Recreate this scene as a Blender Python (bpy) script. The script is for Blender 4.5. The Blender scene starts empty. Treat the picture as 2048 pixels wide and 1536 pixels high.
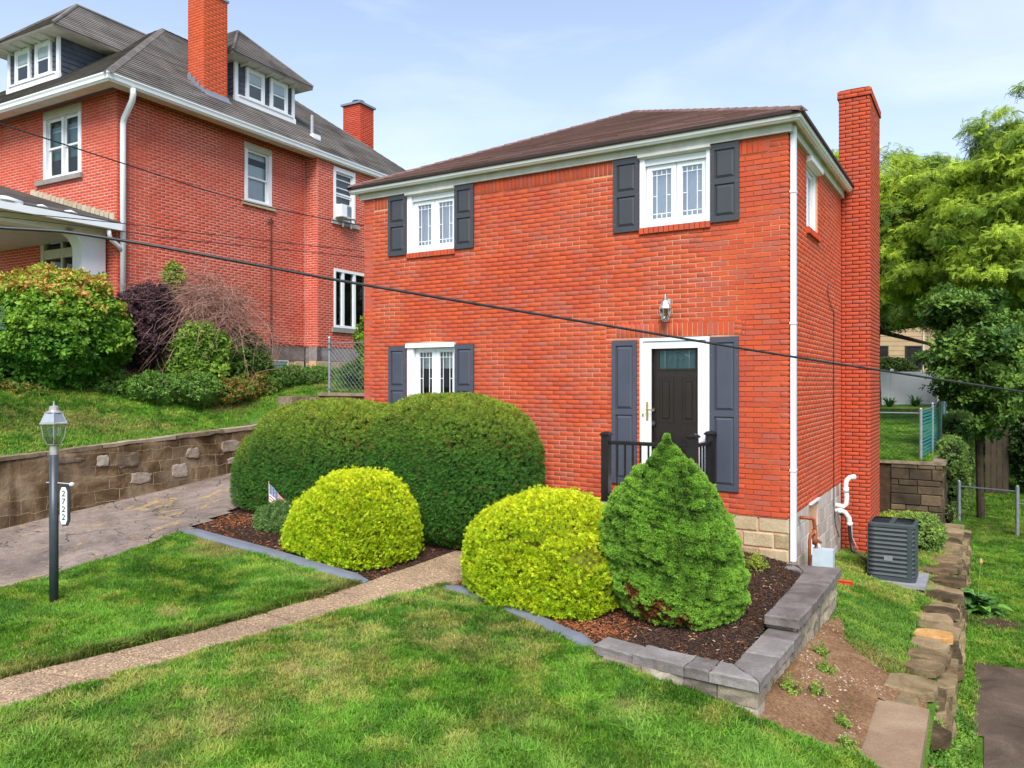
import bpy, math, random
import numpy as np
from mathutils import Vector, Matrix, Euler

R = math.radians
rnd = random.Random(7)
rng = np.random.default_rng(11)
SC = bpy.context.scene
COL = SC.collection

# ---------------------------------------------------------------- camera, light, exposure
HEAD = R(31.35)
CAM = Vector((2.168, -10.389, 1.742))
cam_d = bpy.data.cameras.new('camera')
cam_d.sensor_width = 36.0
cam_d.lens = 1556.0 / 2048.0 * 36.0
cam_d.shift_y = -2.0 / 2048.0
cam_d.clip_start = 0.05
cam_d.clip_end = 3000.0
cam = bpy.data.objects.new('camera', cam_d)
cam.location = CAM
cam.rotation_euler = (R(90), 0, HEAD)
COL.objects.link(cam)
SC.camera = cam

SUN_DIR = Vector((0.40, -0.70, 0.88)).normalized()      # towards the sun
sun_el = math.asin(SUN_DIR.z)
sun_az = math.atan2(SUN_DIR.x, SUN_DIR.y)
sun_d = bpy.data.lights.new('sun', 'SUN')
sun_d.energy = 3.3
sun_d.angle = R(32)
sun_d.color = (1.0, 0.965, 0.91)
sun = bpy.data.objects.new('sun', sun_d)
sun.rotation_euler = SUN_DIR.to_track_quat('Z', 'Y').to_euler()
sun.location = (-20, -30, 40)
COL.objects.link(sun)

world = bpy.data.worlds.new('World')
SC.world = world
world.use_nodes = True
wn, wl = world.node_tree.nodes, world.node_tree.links
wn.clear()
w_out = wn.new('ShaderNodeOutputWorld')
w_bg = wn.new('ShaderNodeBackground')
w_bg.inputs['Strength'].default_value = 0.14
w_sky = wn.new('ShaderNodeTexSky')
w_sky.sky_type = 'NISHITA'
w_sky.sun_disc = False
w_sky.sun_elevation = sun_el
w_sky.sun_rotation = sun_az
w_sky.air_density = 1.0
w_sky.dust_density = 0.6
w_sky.ozone_density = 3.0
w_tc = wn.new('ShaderNodeTexCoord')
w_map = wn.new('ShaderNodeMapping')
w_map.inputs['Scale'].default_value = (1.0, 1.0, 3.2)
w_map.inputs['Location'].default_value = (3.1, 1.7, 0.2)
w_noise = wn.new('ShaderNodeTexNoise')
w_noise.inputs['Scale'].default_value = 2.1
w_noise.inputs['Detail'].default_value = 7
w_noise.inputs['Roughness'].default_value = 0.55
w_noise.inputs['Distortion'].default_value = 0.6
w_ramp = wn.new('ShaderNodeValToRGB')
w_ramp.color_ramp.elements[0].position = 0.50
w_ramp.color_ramp.elements[1].position = 0.86
w_sep = wn.new('ShaderNodeSeparateXYZ')
w_hz = wn.new('ShaderNodeMapRange')           # thin haze grows towards the horizon
w_hz.inputs['From Min'].default_value = 0.0
w_hz.inputs['From Max'].default_value = 0.55
w_hz.inputs['To Min'].default_value = 0.78
w_hz.inputs['To Max'].default_value = 0.14
w_add = wn.new('ShaderNodeMath'); w_add.operation = 'MULTIPLY_ADD'
w_add.inputs[1].default_value = 0.5
w_add.use_clamp = True
w_mix = wn.new('ShaderNodeMix'); w_mix.data_type = 'RGBA'
w_mix.inputs[7].default_value = (4.6, 5.05, 5.95, 1)
wl.new(w_tc.outputs['Generated'], w_map.inputs[0])
wl.new(w_map.outputs[0], w_noise.inputs['Vector'])
wl.new(w_noise.outputs[0], w_ramp.inputs[0])
wl.new(w_tc.outputs['Generated'], w_sep.inputs[0])
wl.new(w_sep.outputs[2], w_hz.inputs[0])
wl.new(w_ramp.outputs[0], w_add.inputs[0])
wl.new(w_hz.outputs[0], w_add.inputs[2])
wl.new(w_add.outputs[0], w_mix.inputs[0])
wl.new(w_sky.outputs[0], w_mix.inputs[6])
wl.new(w_mix.outputs[2], w_bg.inputs[0])
wl.new(w_bg.outputs[0], w_out.inputs[0])

SC.view_settings.view_transform = 'Standard'
SC.view_settings.look = 'None'
SC.view_settings.gamma = 1.0
SC.view_settings.exposure = 0.72
SC.view_settings.use_curve_mapping = False
SC.cycles.max_bounces = 6
SC.cycles.transparent_max_bounces = 12
SC.cycles.use_denoising = True
SC.render.engine = 'CYCLES'

# ---------------------------------------------------------------- materials
def N(nt, t, **kw):
    n = nt.nodes.new(t)
    for k, v in kw.items():
        setattr(n, k, v)
    return n

def mixrgb(nt, fac, a, b, blend='MIX'):
    m = N(nt, 'ShaderNodeMix', data_type='RGBA', blend_type=blend)
    for sock, v in ((m.inputs[0], fac), (m.inputs[6], a), (m.inputs[7], b)):
        if isinstance(v, bpy.types.NodeSocket):
            nt.links.new(v, sock)
        elif isinstance(v, (int, float)):
            sock.default_value = v
        else:
            sock.default_value = (*v, 1) if len(v) == 3 else v
    return m.outputs[2]

def noise(nt, scale, detail=4, rough=0.55, vec=None, dist=0.0, coord='Object', stretch=None):
    n = N(nt, 'ShaderNodeTexNoise')
    n.inputs['Scale'].default_value = scale
    n.inputs['Detail'].default_value = detail
    n.inputs['Roughness'].default_value = rough
    n.inputs['Distortion'].default_value = dist
    if vec is None:
        tc = N(nt, 'ShaderNodeTexCoord')
        vec = tc.outputs[coord]
    if stretch:
        mp = N(nt, 'ShaderNodeMapping')
        mp.inputs['Scale'].default_value = stretch
        nt.links.new(vec, mp.inputs[0]); vec = mp.outputs[0]
    nt.links.new(vec, n.inputs['Vector'])
    return n.outputs[0]

def ramp(nt, val, stops):
    r = N(nt, 'ShaderNodeValToRGB')
    e = r.color_ramp.elements
    while len(e) < len(stops):
        e.new(0.5)
    for el, (p, c) in zip(e, stops):
        el.position = p
        el.color = (*c, 1) if len(c) == 3 else c
    nt.links.new(val, r.inputs[0])
    return r.outputs[0]

def geomask(nt):
    g = N(nt, 'ShaderNodeNewGeometry')
    return g.outputs['Position']

def newmat(name, rough=0.8, spec=0.3, metal=0.0):
    m = bpy.data.materials.new(name)
    m.use_nodes = True
    nt = m.node_tree
    b = nt.nodes['Principled BSDF']
    b.inputs['Roughness'].default_value = rough
    b.inputs['Metallic'].default_value = metal
    b.inputs['Specular IOR Level'].default_value = spec
    return m, nt, b

def bump(nt, b, val, strength=0.3, dist=0.01):
    bp = N(nt, 'ShaderNodeBump')
    bp.inputs['Strength'].default_value = strength
    bp.inputs['Distance'].default_value = dist
    nt.links.new(val, bp.inputs['Height'])
    nt.links.new(bp.outputs[0], b.inputs['Normal'])

def simple(name, c1, c2=None, scale=6, rough=0.7, spec=0.3, metal=0.0, bs=0.15, bscale=None, bd=0.005, coord='Object', stretch=None, detail=5):
    m, nt, b = newmat(name, rough, spec, metal)
    if c2 is None:
        c2 = tuple(x * 0.8 for x in c1)
    n = noise(nt, scale, detail, coord=coord, stretch=stretch)
    col = ramp(nt, n, [(0.3, c1), (0.7, c2)])
    nt.links.new(col, b.inputs['Base Color'])
    if bs:
        n2 = noise(nt, bscale or scale * 6, 4, coord=coord)
        bump(nt, b, n2, bs, bd)
    return m

def brick_mat(name, stops, dirt=(0.10, 0.03, 0.02), dirt_amt=0.35):
    m, nt, b = newmat(name, 0.82, 0.25)
    oi = N(nt, 'ShaderNodeObjectInfo')
    g = N(nt, 'ShaderNodeNewGeometry')
    ad = N(nt, 'ShaderNodeMath', operation='ADD')
    nt.links.new(oi.outputs['Random'], ad.inputs[0])
    nt.links.new(g.outputs['Random Per Island'], ad.inputs[1])
    fr = N(nt, 'ShaderNodeMath', operation='FRACT')
    nt.links.new(ad.outputs[0], fr.inputs[0])
    col = ramp(nt, fr.outputs[0], stops)
    pos = g.outputs['Position']
    big = noise(nt, 0.55, 5, vec=pos)
    bigc = ramp(nt, big, [(0.42, (0, 0, 0)), (0.72, (1, 1, 1))])
    col = mixrgb(nt, 0.22, col, mixrgb(nt, bigc, (0.62, 0.10, 0.035), (0.44, 0.13, 0.085)))
    st = noise(nt, 2.3, 6, 0.7, vec=pos, dist=0.5)
    sr = N(nt, 'ShaderNodeMapRange')
    sr.inputs['From Min'].default_value = 0.53; sr.inputs['From Max'].default_value = 0.8
    sr.inputs['To Max'].default_value = dirt_amt
    nt.links.new(st, sr.inputs[0])
    col = mixrgb(nt, sr.outputs[0], col, dirt)
    fine = noise(nt, 60, 4, 0.6, vec=pos)
    fr2 = ramp(nt, fine, [(0.25, (0.72, 0.72, 0.72)), (0.75, (1.12, 1.12, 1.12))])
    col = mixrgb(nt, 1.0, col, fr2, 'MULTIPLY')
    nt.links.new(col, b.inputs['Base Color'])
    bump(nt, b, noise(nt, 90, 4, 0.65, vec=pos), 0.25, 0.003)
    return m

M = {}
M['brick'] = brick_mat('painted_red_brick', [(0.0, (0.60, 0.098, 0.032)), (0.3, (0.57, 0.084, 0.028)), (0.55, (0.50, 0.070, 0.028)), (0.8, (0.47, 0.085, 0.048)), (1.0, (0.43, 0.115, 0.078))])
M['brick_side'] = brick_mat('side_red_brick', [(0.0, (0.64, 0.070, 0.020)), (0.4, (0.61, 0.064, 0.020)), (0.8, (0.54, 0.060, 0.024)), (1.0, (0.52, 0.08, 0.042))])
M['brick_chimney'] = brick_mat('chimney_red_brick', [(0.0, (0.54, 0.082, 0.030)), (0.4, (0.50, 0.074, 0.030)), (0.8, (0.44, 0.075, 0.038)), (1.0, (0.43, 0.10, 0.065))])
M['brick_nb'] = brick_mat('neighbour_red_brick', [(0.0, (0.64, 0.095, 0.052)), (0.4, (0.60, 0.082, 0.044)), (0.8, (0.53, 0.070, 0.042)), (1.0, (0.60, 0.12, 0.075))], dirt=(0.14, 0.03, 0.025), dirt_amt=0.3)
M['brick_paint'] = brick_mat('orange_painted_brick', [(0.0, (0.62, 0.11, 0.04)), (0.5, (0.60, 0.10, 0.035)), (1.0, (0.55, 0.09, 0.035))])

def mortar_mat(name, light, dark, lo=0.42, hi=0.58):
    m, nt, b = newmat(name, 0.95, 0.1)
    g = N(nt, 'ShaderNodeNewGeometry')
    n = noise(nt, 0.6, 6, 0.6, vec=g.outputs['Position'], dist=0.8)
    col = ramp(nt, n, [(lo, dark), (hi, light)])
    nt.links.new(col, b.inputs['Base Color'])
    bump(nt, b, noise(nt, 120, 3, vec=g.outputs['Position']), 0.4, 0.003)
    return m
M['mortar'] = mortar_mat('mortar_mixed', (0.58, 0.32, 0.19), (0.30, 0.075, 0.04), 0.45, 0.60)
M['mortar_light'] = mortar_mat('mortar_pale', (0.66, 0.38, 0.23), (0.55, 0.25, 0.14), 0.3, 0.6)
M['mortar_dark'] = mortar_mat('mortar_dark', (0.19, 0.045, 0.028), (0.12, 0.028, 0.018), 0.3, 0.7)
M['mortar_nb'] = mortar_mat('mortar_pink', (0.78, 0.46, 0.36), (0.60, 0.25, 0.18), 0.36, 0.58)

M['white'] = simple('white_paint', (0.82, 0.83, 0.84), (0.76, 0.77, 0.78), 3, 0.45, 0.4, bs=0.05)
M['vinyl'] = simple('white_vinyl', (0.84, 0.85, 0.88), (0.80, 0.81, 0.84), 2, 0.35, 0.4, bs=0.0)
M['cream'] = simple('cream_trim', (0.62, 0.57, 0.48), (0.50, 0.45, 0.36), 4, 0.6, bs=0.1)
M['offwhite'] = simple('weathered_white_paint', (0.66, 0.65, 0.60), (0.50, 0.48, 0.43), 4, 0.6, bs=0.1)
M['shutter'] = simple('charcoal_shutter', (0.052, 0.054, 0.062), (0.046, 0.048, 0.056), 5, 0.5, 0.4, bs=0.08, bscale=80)
M['shutter_blue'] = simple('slate_blue_shutter', (0.068, 0.074, 0.098), (0.058, 0.064, 0.086), 4, 0.5, 0.4, bs=0.08, bscale=80)
M['black'] = simple('black_railing', (0.010, 0.008, 0.009), (0.018, 0.014, 0.014), 8, 0.32, 0.5, bs=0.03)
M['door'] = simple('brown_door_paint', (0.120, 0.080, 0.064), (0.100, 0.066, 0.052), 6, 0.4, 0.4, bs=0.05)
M['brass'] = simple('brass', (0.75, 0.55, 0.22), (0.6, 0.42, 0.16), 10, 0.3, 0.5, 0.9, bs=0)
M['steel'] = simple('galvanised_steel', (0.42, 0.44, 0.47), (0.30, 0.32, 0.35), 14, 0.42, 0.5, 0.6, bs=0.05)
M['zinc'] = simple('zinc_flashing', (0.30, 0.33, 0.38), (0.24, 0.27, 0.31), 8, 0.5, 0.5, 0.5, bs=0.1)
M['pewter'] = simple('brushed_pewter', (0.55, 0.53, 0.50), (0.42, 0.40, 0.38), 16, 0.35, 0.5, 0.5, bs=0.05)
M['darkmetal'] = simple('dark_metal', (0.05, 0.055, 0.06), (0.03, 0.033, 0.036), 10, 0.4, 0.5, 0.3, bs=0.05)
M['acgrey'] = simple('grey_green_enamel', (0.060, 0.078, 0.082), (0.048, 0.062, 0.066), 8, 0.4, 0.5, 0.1, bs=0.05)
M['pvc'] = simple('white_pvc', (0.78, 0.78, 0.74), (0.66, 0.66, 0.62), 5, 0.4, 0.4, bs=0)
M['rubber'] = simple('black_cable', (0.012, 0.012, 0.014), (0.03, 0.03, 0.033), 14, 0.45, 0.5, bs=0)
M['copper'] = simple('rust_brown_pipe', (0.36, 0.10, 0.03), (0.20, 0.05, 0.02), 12, 0.5, 0.4, bs=0.1)
M['meter'] = simple('meter_grey_paint', (0.52, 0.60, 0.66), (0.44, 0.52, 0.58), 10, 0.4, 0.4, bs=0.03)
M['post'] = simple('slate_post_paint', (0.030, 0.038, 0.047), (0.050, 0.062, 0.076), 7, 0.38, 0.5, bs=0.05)
M['slate_trim'] = simple('grey_slate_siding', (0.085, 0.095, 0.12), (0.055, 0.062, 0.08), 3, 0.75, 0.3, bs=0.2, bscale=40)
M['curtain'] = simple('white_curtain', (0.82, 0.82, 0.82), (0.70, 0.71, 0.73), 3, 0.9, 0.1, bs=0, stretch=(14, 14, 0.4))
M['curtain_grey'] = simple('grey_curtain', (0.36, 0.35, 0.36), (0.27, 0.26, 0.28), 3, 0.9, 0.1, bs=0, stretch=(14, 14, 0.4))
M['teal_blind'] = simple('teal_curtain', (0.20, 0.33, 0.34), (0.13, 0.24, 0.25), 2, 0.9, 0.1, bs=0, stretch=(10, 10, 0.6))
M['dark'] = simple('dark_interior', (0.018, 0.018, 0.016), (0.030, 0.028, 0.024), 2, 0.95, 0.1, bs=0)
M['concrete'] = simple('grey_concrete', (0.30, 0.30, 0.31), (0.22, 0.225, 0.235), 5, 0.9, 0.2, bs=0.35, bscale=60)
M['curb'] = simple('blue_grey_curb_paint', (0.17, 0.185, 0.215), (0.13, 0.14, 0.165), 5, 0.8, 0.25, bs=0.3, bscale=50)
M['soil'] = simple('dark_soil', (0.045, 0.030, 0.020), (0.09, 0.05, 0.03), 9, 0.95, 0.1, bs=0.5, bscale=40, bd=0.02)
M['wood'] = simple('weathered_wood', (0.22, 0.16, 0.10), (0.12, 0.085, 0.055), 3, 0.85, 0.2, bs=0.4, bscale=30, stretch=(8, 8, 0.7))
M['bark'] = simple('bark', (0.09, 0.065, 0.045), (0.045, 0.032, 0.024), 6, 0.95, 0.1, bs=0.6, bscale=22, bd=0.02)
M['twig'] = simple('pinkish_twig', (0.46, 0.28, 0.22), (0.26, 0.13, 0.10), 8, 0.85, 0.2, bs=0)
M['tanhouse'] = simple('tan_siding', (0.46, 0.34, 0.19), (0.40, 0.29, 0.16), 1.5, 0.8, 0.2, bs=0.1)

def stone_mat(name, stops, scale=4, bs=0.5, rough=0.92, per=0.5):
    m, nt, b = newmat(name, rough, 0.2)
    g = N(nt, 'ShaderNodeNewGeometry')
    oi = N(nt, 'ShaderNodeObjectInfo')
    n = noise(nt, scale, 7, 0.62, vec=g.outputs['Position'], dist=0.4)
    ad = N(nt, 'ShaderNodeMath', operation='MULTIPLY_ADD')
    ad.inputs[1].default_value = per
    nt.links.new(oi.outputs['Random'], ad.inputs[0]); nt.links.new(n, ad.inputs[2])
    sb = N(nt, 'ShaderNodeMath', operation='SUBTRACT'); sb.inputs[1].default_value = per * 0.5
    nt.links.new(ad.outputs[0], sb.inputs[0])
    col = ramp(nt, sb.outputs[0], stops)
    f = noise(nt, 45, 4, 0.7, vec=g.outputs['Position'])
    col = mixrgb(nt, 1.0, col, ramp(nt, f, [(0.2, (0.75, 0.75, 0.75)), (0.8, (1.15, 1.15, 1.15))]), 'MULTIPLY')
    nt.links.new(col, b.inputs['Base Color'])
    bump(nt, b, noise(nt, 22, 6, 0.7, vec=g.outputs['Position']), bs, 0.02)
    return m
M['capstone'] = stone_mat('cast_capstone', [(0.22, (0.115, 0.095, 0.084)), (0.42, (0.185, 0.160, 0.145)), (0.62, (0.235, 0.205, 0.190)), (0.8, (0.30, 0.27, 0.25))], 3.2, 0.55, per=.35)
M['wallblock'] = stone_mat('tan_wall_block', [(0.2, (0.13, 0.11, 0.085)), (0.45, (0.26, 0.215, 0.16)), (0.62, (0.36, 0.29, 0.20)), (0.85, (0.44, 0.38, 0.30))], 5, 0.7)
M['foundstone'] = stone_mat('tan_foundation_block', [(0.2, (0.30, 0.22, 0.12)), (0.5, (0.46, 0.34, 0.20)), (0.8, (0.55, 0.44, 0.29))], 4, 0.5)
M['foundside'] = stone_mat('pale_foundation_block', [(0.2, (0.40, 0.31, 0.24)), (0.5, (0.52, 0.43, 0.37)), (0.8, (0.60, 0.53, 0.48))], 2.5, 0.25)
M['flag'] = stone_mat('brown_flagstone', [(0.2, (0.06, 0.042, 0.022)), (0.42, (0.16, 0.11, 0.055)), (0.6, (0.25, 0.18, 0.095)), (0.85, (0.36, 0.26, 0.15))], 4, 0.8, per=.6)
M['darkstone'] = stone_mat('dark_retaining_stone', [(0.25, (0.035, 0.026, 0.018)), (0.5, (0.085, 0.062, 0.038)), (0.75, (0.20, 0.145, 0.085))], 1.6, 0.7, per=0.35)
M['nbstone'] = stone_mat('honey_foundation_stone', [(0.2, (0.24, 0.17, 0.10)), (0.5, (0.42, 0.32, 0.20)), (0.8, (0.52, 0.42, 0.29))], 4, 0.6)
M['nbconcrete'] = stone_mat('mauve_grey_foundation', [(0.2, (0.16, 0.13, 0.12)), (0.5, (0.30, 0.26, 0.25)), (0.8, (0.38, 0.34, 0.33))], 3, 0.3)
M['sandstone'] = stone_mat('sandstone_sill', [(0.2, (0.42, 0.34, 0.22)), (0.8, (0.55, 0.47, 0.34))], 6, 0.2)
M['greysill'] = stone_mat('grey_stone_sill', [(0.2, (0.26, 0.24, 0.22)), (0.8, (0.38, 0.36, 0.34))], 6, 0.2)

def shingle_mat(name, a, bcol, c, streak=0.5):
    m, nt, b = newmat(name, 0.95, 0.15)
    g = N(nt, 'ShaderNodeNewGeometry')
    oi = N(nt, 'ShaderNodeObjectInfo')
    rad = N(nt, 'ShaderNodeMath', operation='ADD')
    nt.links.new(g.outputs['Random Per Island'], rad.inputs[0]); nt.links.new(oi.outputs['Random'], rad.inputs[1])
    fr = N(nt, 'ShaderNodeMath', operation='FRACT'); nt.links.new(rad.outputs[0], fr.inputs[0])
    col = ramp(nt, fr.outputs[0], [(0, a), (0.5, bcol), (1, c)])
    n = noise(nt, 0.7, 6, 0.65, vec=g.outputs['Position'], dist=0.7)
    dk = ramp(nt, n, [(0.40, (1, 1, 1)), (0.72, (1 - streak,) * 3)])
    col = mixrgb(nt, 1.0, col, dk, 'MULTIPLY')
    f = noise(nt, 160, 2, 0.8, vec=g.outputs['Position'])
    col = mixrgb(nt, 1.0, col, ramp(nt, f, [(0.3, (0.7,) * 3), (0.7, (1.25,) * 3)]), 'MULTIPLY')
    nt.links.new(col, b.inputs['Base Color'])
    bump(nt, b, f, 0.4, 0.004)
    return m
M['shingle'] = shingle_mat('brown_asphalt_shingle', (0.21, 0.125, 0.105), (0.175, 0.103, 0.088), (0.235, 0.145, 0.125), 0.2)
M['shingle_nb'] = shingle_mat('grey_asphalt_shingle', (0.20, 0.175, 0.155), (0.17, 0.15, 0.135), (0.225, 0.20, 0.18), 0.62)
M['drip'] = simple('dark_drip_edge', (0.030, 0.018, 0.014), (0.04, 0.025, 0.02), 8, 0.6, bs=0)

def glass_mat(name, tint=(0.9, 0.95, 1.0), gloss=0.35, rough=0.02):
    m = bpy.data.materials.new(name)
    m.use_nodes = True
    nt = m.node_tree
    nt.nodes.clear()
    out = N(nt, 'ShaderNodeOutputMaterial')
    tr = N(nt, 'ShaderNodeBsdfTransparent'); tr.inputs[0].default_value = (*tint, 1)
    gl = N(nt, 'ShaderNodeBsdfGlossy'); gl.inputs['Roughness'].default_value = rough
    gl.inputs[0].default_value = (0.92, 0.94, 0.97, 1)
    bp = N(nt, 'ShaderNodeBump'); bp.inputs['Strength'].default_value = 0.03
    nt.links.new(noise(nt, 1.6, 2, coord='Object'), bp.inputs['Height'])
    nt.links.new(bp.outputs[0], gl.inputs['Normal'])
    fz = N(nt, 'ShaderNodeFresnel'); fz.inputs[0].default_value = 1.45
    ad = N(nt, 'ShaderNodeMath', operation='ADD', use_clamp=True); ad.inputs[1].default_value = gloss
    nt.links.new(fz.outputs[0], ad.inputs[0])
    mx = N(nt, 'ShaderNodeMixShader')
    nt.links.new(ad.outputs[0], mx.inputs[0]); nt.links.new(tr.outputs[0], mx.inputs[1]); nt.links.new(gl.outputs[0], mx.inputs[2])
    nt.links.new(mx.outputs[0], out.inputs[0])
    return m
M['glass'] = glass_mat('window_glass', (0.9, 0.95, 1.0), 0.22)
M['glass_low'] = glass_mat('clear_glass', (0.85, 0.9, 0.88), 0.0)
M['glass_door'] = glass_mat('storm_door_glass', (0.92, 0.93, 0.92), -0.03, 0.05)
M['glass_lamp'] = glass_mat('lamp_glass', (0.80, 0.86, 0.84), 0.10, 0.12)

def leaf_mat(name, rough=0.6, trans=0.25, attr='tint'):
    m = bpy.data.materials.new(name)
    m.use_nodes = True
    nt = m.node_tree
    b = nt.nodes['Principled BSDF']
    b.inputs['Roughness'].default_value = rough
    b.inputs['Specular IOR Level'].default_value = 0.25
    at = N(nt, 'ShaderNodeAttribute', attribute_type='INSTANCER', attribute_name=attr)
    g = N(nt, 'ShaderNodeNewGeometry')
    v = ramp(nt, g.outputs['Random Per Island'], [(0, (0.75, 0.75, 0.75)), (1, (1.25, 1.25, 1.25))])
    col = mixrgb(nt, 1.0, at.outputs['Color'], v, 'MULTIPLY')
    nt.links.new(col, b.inputs['Base Color'])
    if trans > 0:
        tl = N(nt, 'ShaderNodeBsdfTranslucent')
        nt.links.new(col, tl.inputs[0])
        mx = N(nt, 'ShaderNodeMixShader'); mx.inputs[0].default_value = trans
        nt.links.new(b.outputs[0], mx.inputs[1]); nt.links.new(tl.outputs[0], mx.inputs[2])
        out = [n for n in nt.nodes if n.type == 'OUTPUT_MATERIAL'][0]
        nt.links.new(mx.outputs[0], out.inputs[0])
    return m
M['leaf'] = leaf_mat('leaf', 0.55, 0.3)
M['needle'] = leaf_mat('needle', 0.65, 0.15)
M['goldneedle'] = leaf_mat('golden_needle', 0.6, 0.35)
M['blade'] = leaf_mat('grass_blade', 0.6, 0.3)
M['chip'] = leaf_mat('bark_chip', 0.9, 0.0)

# ---------------------------------------------------------------- mesh helpers
class Frame:
    """wall frame: u runs along the wall, d outwards, z up"""
    def __init__(s, O=(0, 0, 0), U=(1, 0, 0), Nn=(0, -1, 0)):
        s.O, s.U, s.N = Vector(O), Vector(U), Vector(Nn)
    def p(s, u, d, z):
        return s.O + s.U * u + s.N * d + Vector((0, 0, z))
WORLD = Frame((0, 0, 0), (1, 0, 0), (0, 1, 0))

class MB:
    def __init__(s, fr=None):
        s.v, s.f, s.fr = [], [], fr or WORLD
    def add(s, vs, fs):
        o = len(s.v)
        s.v += [tuple(x) for x in vs]
        s.f += [tuple(i + o for i in f) for f in fs]
        return s
    def box(s, u0, u1, d0, d1, z0, z1):
        P = s.fr.p
        vs = [P(u, d, z) for z in (z0, z1) for d in (d0, d1) for u in (u0, u1)]
        return s.add(vs, [(0, 2, 3, 1), (4, 5, 7, 6), (0, 1, 5, 4), (2, 6, 7, 3), (0, 4, 6, 2), (1, 3, 7, 5)])
    def bbox(s, u0, u1, d0, d1, z0, z1, b=0.006):
        """box whose outward (d1) face is bevelled"""
        P = s.fr.p
        vs = [P(u0, d0, z0), P(u1, d0, z0), P(u1, d0, z1), P(u0, d0, z1),
              P(u0, d1 - b, z0), P(u1, d1 - b, z0), P(u1, d1 - b, z1), P(u0, d1 - b, z1),
              P(u0 + b, d1, z0 + b), P(u1 - b, d1, z0 + b), P(u1 - b, d1, z1 - b), P(u0 + b, d1, z1 - b)]
        fs = [(0, 1, 5, 4), (1, 2, 6, 5), (2, 3, 7, 6), (3, 0, 4, 7), (4, 5, 9, 8), (5, 6, 10, 9), (6, 7, 11, 10), (7, 4, 8, 11), (8, 9, 10, 11), (3, 2, 1, 0)]
        return s.add(vs, fs)
    def frame(s, u0, u1, z0, z1, w, d0, d1, wt=None, wb=None):
        wt = w if wt is None else wt; wb = w if wb is None else wb
        s.box(u0, u0 + w, d0, d1, z0, z1); s.box(u1 - w, u1, d0, d1, z0, z1)
        s.box(u0 + w, u1 - w, d0, d1, z1 - wt, z1); s.box(u0 + w, u1 - w, d0, d1, z0, z0 + wb)
        return s
    def poly(s, pts):
        return s.add(pts, [tuple(range(len(pts)))])
    def prism(s, pts, off):
        off = Vector(off); n = len(pts)
        vs = [Vector(p) for p in pts] + [Vector(p) + off for p in pts]
        fs = [tuple(range(n))[::-1], tuple(range(n, 2 * n))] + [(i, (i + 1) % n, n + (i + 1) % n, n + i) for i in range(n)]
        return s.add(vs, fs)
    def tube(s, pts, r, n=8, cap=True):
        pts = [Vector(p) for p in pts]
        rs = r if isinstance(r, (list, tuple)) else [r] * len(pts)
        ref = None; rings = []
        for i, p in enumerate(pts):
            a = pts[max(i - 1, 0)]; b = pts[min(i + 1, len(pts) - 1)]
            t = (b - a).normalized()
            if ref is None:
                ref = t.orthogonal().normalized()
            else:
                ref = (ref - t * ref.dot(t)).normalized()
            bi = t.cross(ref)
            rings.append([p + (ref * math.cos(2 * math.pi * k / n) + bi * math.sin(2 * math.pi * k / n)) * rs[i] for k in range(n)])
        vs = [q for rg in rings for q in rg]
        fs = [(i * n + k, i * n + (k + 1) % n, (i + 1) * n + (k + 1) % n, (i + 1) * n + k) for i in range(len(pts) - 1) for k in range(n)]
        if cap:
            fs += [tuple(range(n))[::-1], tuple((len(pts) - 1) * n + k for k in range(n))]
        return s.add(vs, fs)
    def lathe(s, c, prof, n=12, sq=False, rot=0.0):
        """prof: list of (radius, z); sq=True gives a four or n sided facetted body"""
        c = Vector(c); vs = []
        for r, z in prof:
            for k in range(n):
                a = rot + 2 * math.pi * k / n
                vs.append(c + Vector((r * math.cos(a), r * math.sin(a), z)))
        fs = [(i * n + k, i * n + (k + 1) % n, (i + 1) * n + (k + 1) % n, (i + 1) * n + k) for i in range(len(prof) - 1) for k in range(n)]
        fs += [tuple(range(n))[::-1], tuple((len(prof) - 1) * n + k for k in range(n))]
        return s.add(vs, fs)
    def build(s, name, mat=None, parent=None, smooth=False, kind=None):
        me = bpy.data.meshes.new(name)
        me.from_pydata([tuple(v) for v in s.v], [], s.f)
        if smooth:
            me.polygons.foreach_set('use_smooth', [True] * len(me.polygons))
        me.update()
        return link(name, me, mat, parent, kind)

def link(name, me, mat=None, parent=None, kind=None):
    o = bpy.data.objects.new(name, me)
    if mat:
        me.materials.append(M[mat] if isinstance(mat, str) else mat)
    COL.objects.link(o)
    if parent is not None:
        o.parent = parent
    if kind:
        o['kind'] = kind
    return o

def empty(name, loc=(0, 0, 0), rz=0.0, parent=None):
    o = bpy.data.objects.new(name, None)
    o.empty_display_size = 0.2
    o.location = loc; o.rotation_euler = (0, 0, rz)
    COL.objects.link(o)
    if parent is not None:
        o.parent = parent
    return o

def tag(o, label, cat, group=None):
    o['label'] = label; o['category'] = cat
    if group:
        o['group'] = group
    return o

def npmesh(name, V, F, mat=None, parent=None, kind=None, smooth=False):
    """V (n,3) array, F (m,k) array of one polygon size"""
    me = bpy.data.meshes.new(name)
    V = np.asarray(V, dtype=np.float32); F = np.asarray(F, dtype=np.int32)
    me.vertices.add(len(V)); me.vertices.foreach_set('co', V.ravel())
    k = F.shape[1]
    me.loops.add(F.size); me.loops.foreach_set('vertex_index', F.ravel())
    me.polygons.add(len(F)); me.polygons.foreach_set('loop_start', np.arange(len(F), dtype=np.int32) * k)
    if smooth:
        me.polygons.foreach_set('use_smooth', np.ones(len(F), dtype=bool))
    me.update(calc_edges=True); me.validate()
    return link(name, me, mat, parent, kind)

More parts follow.
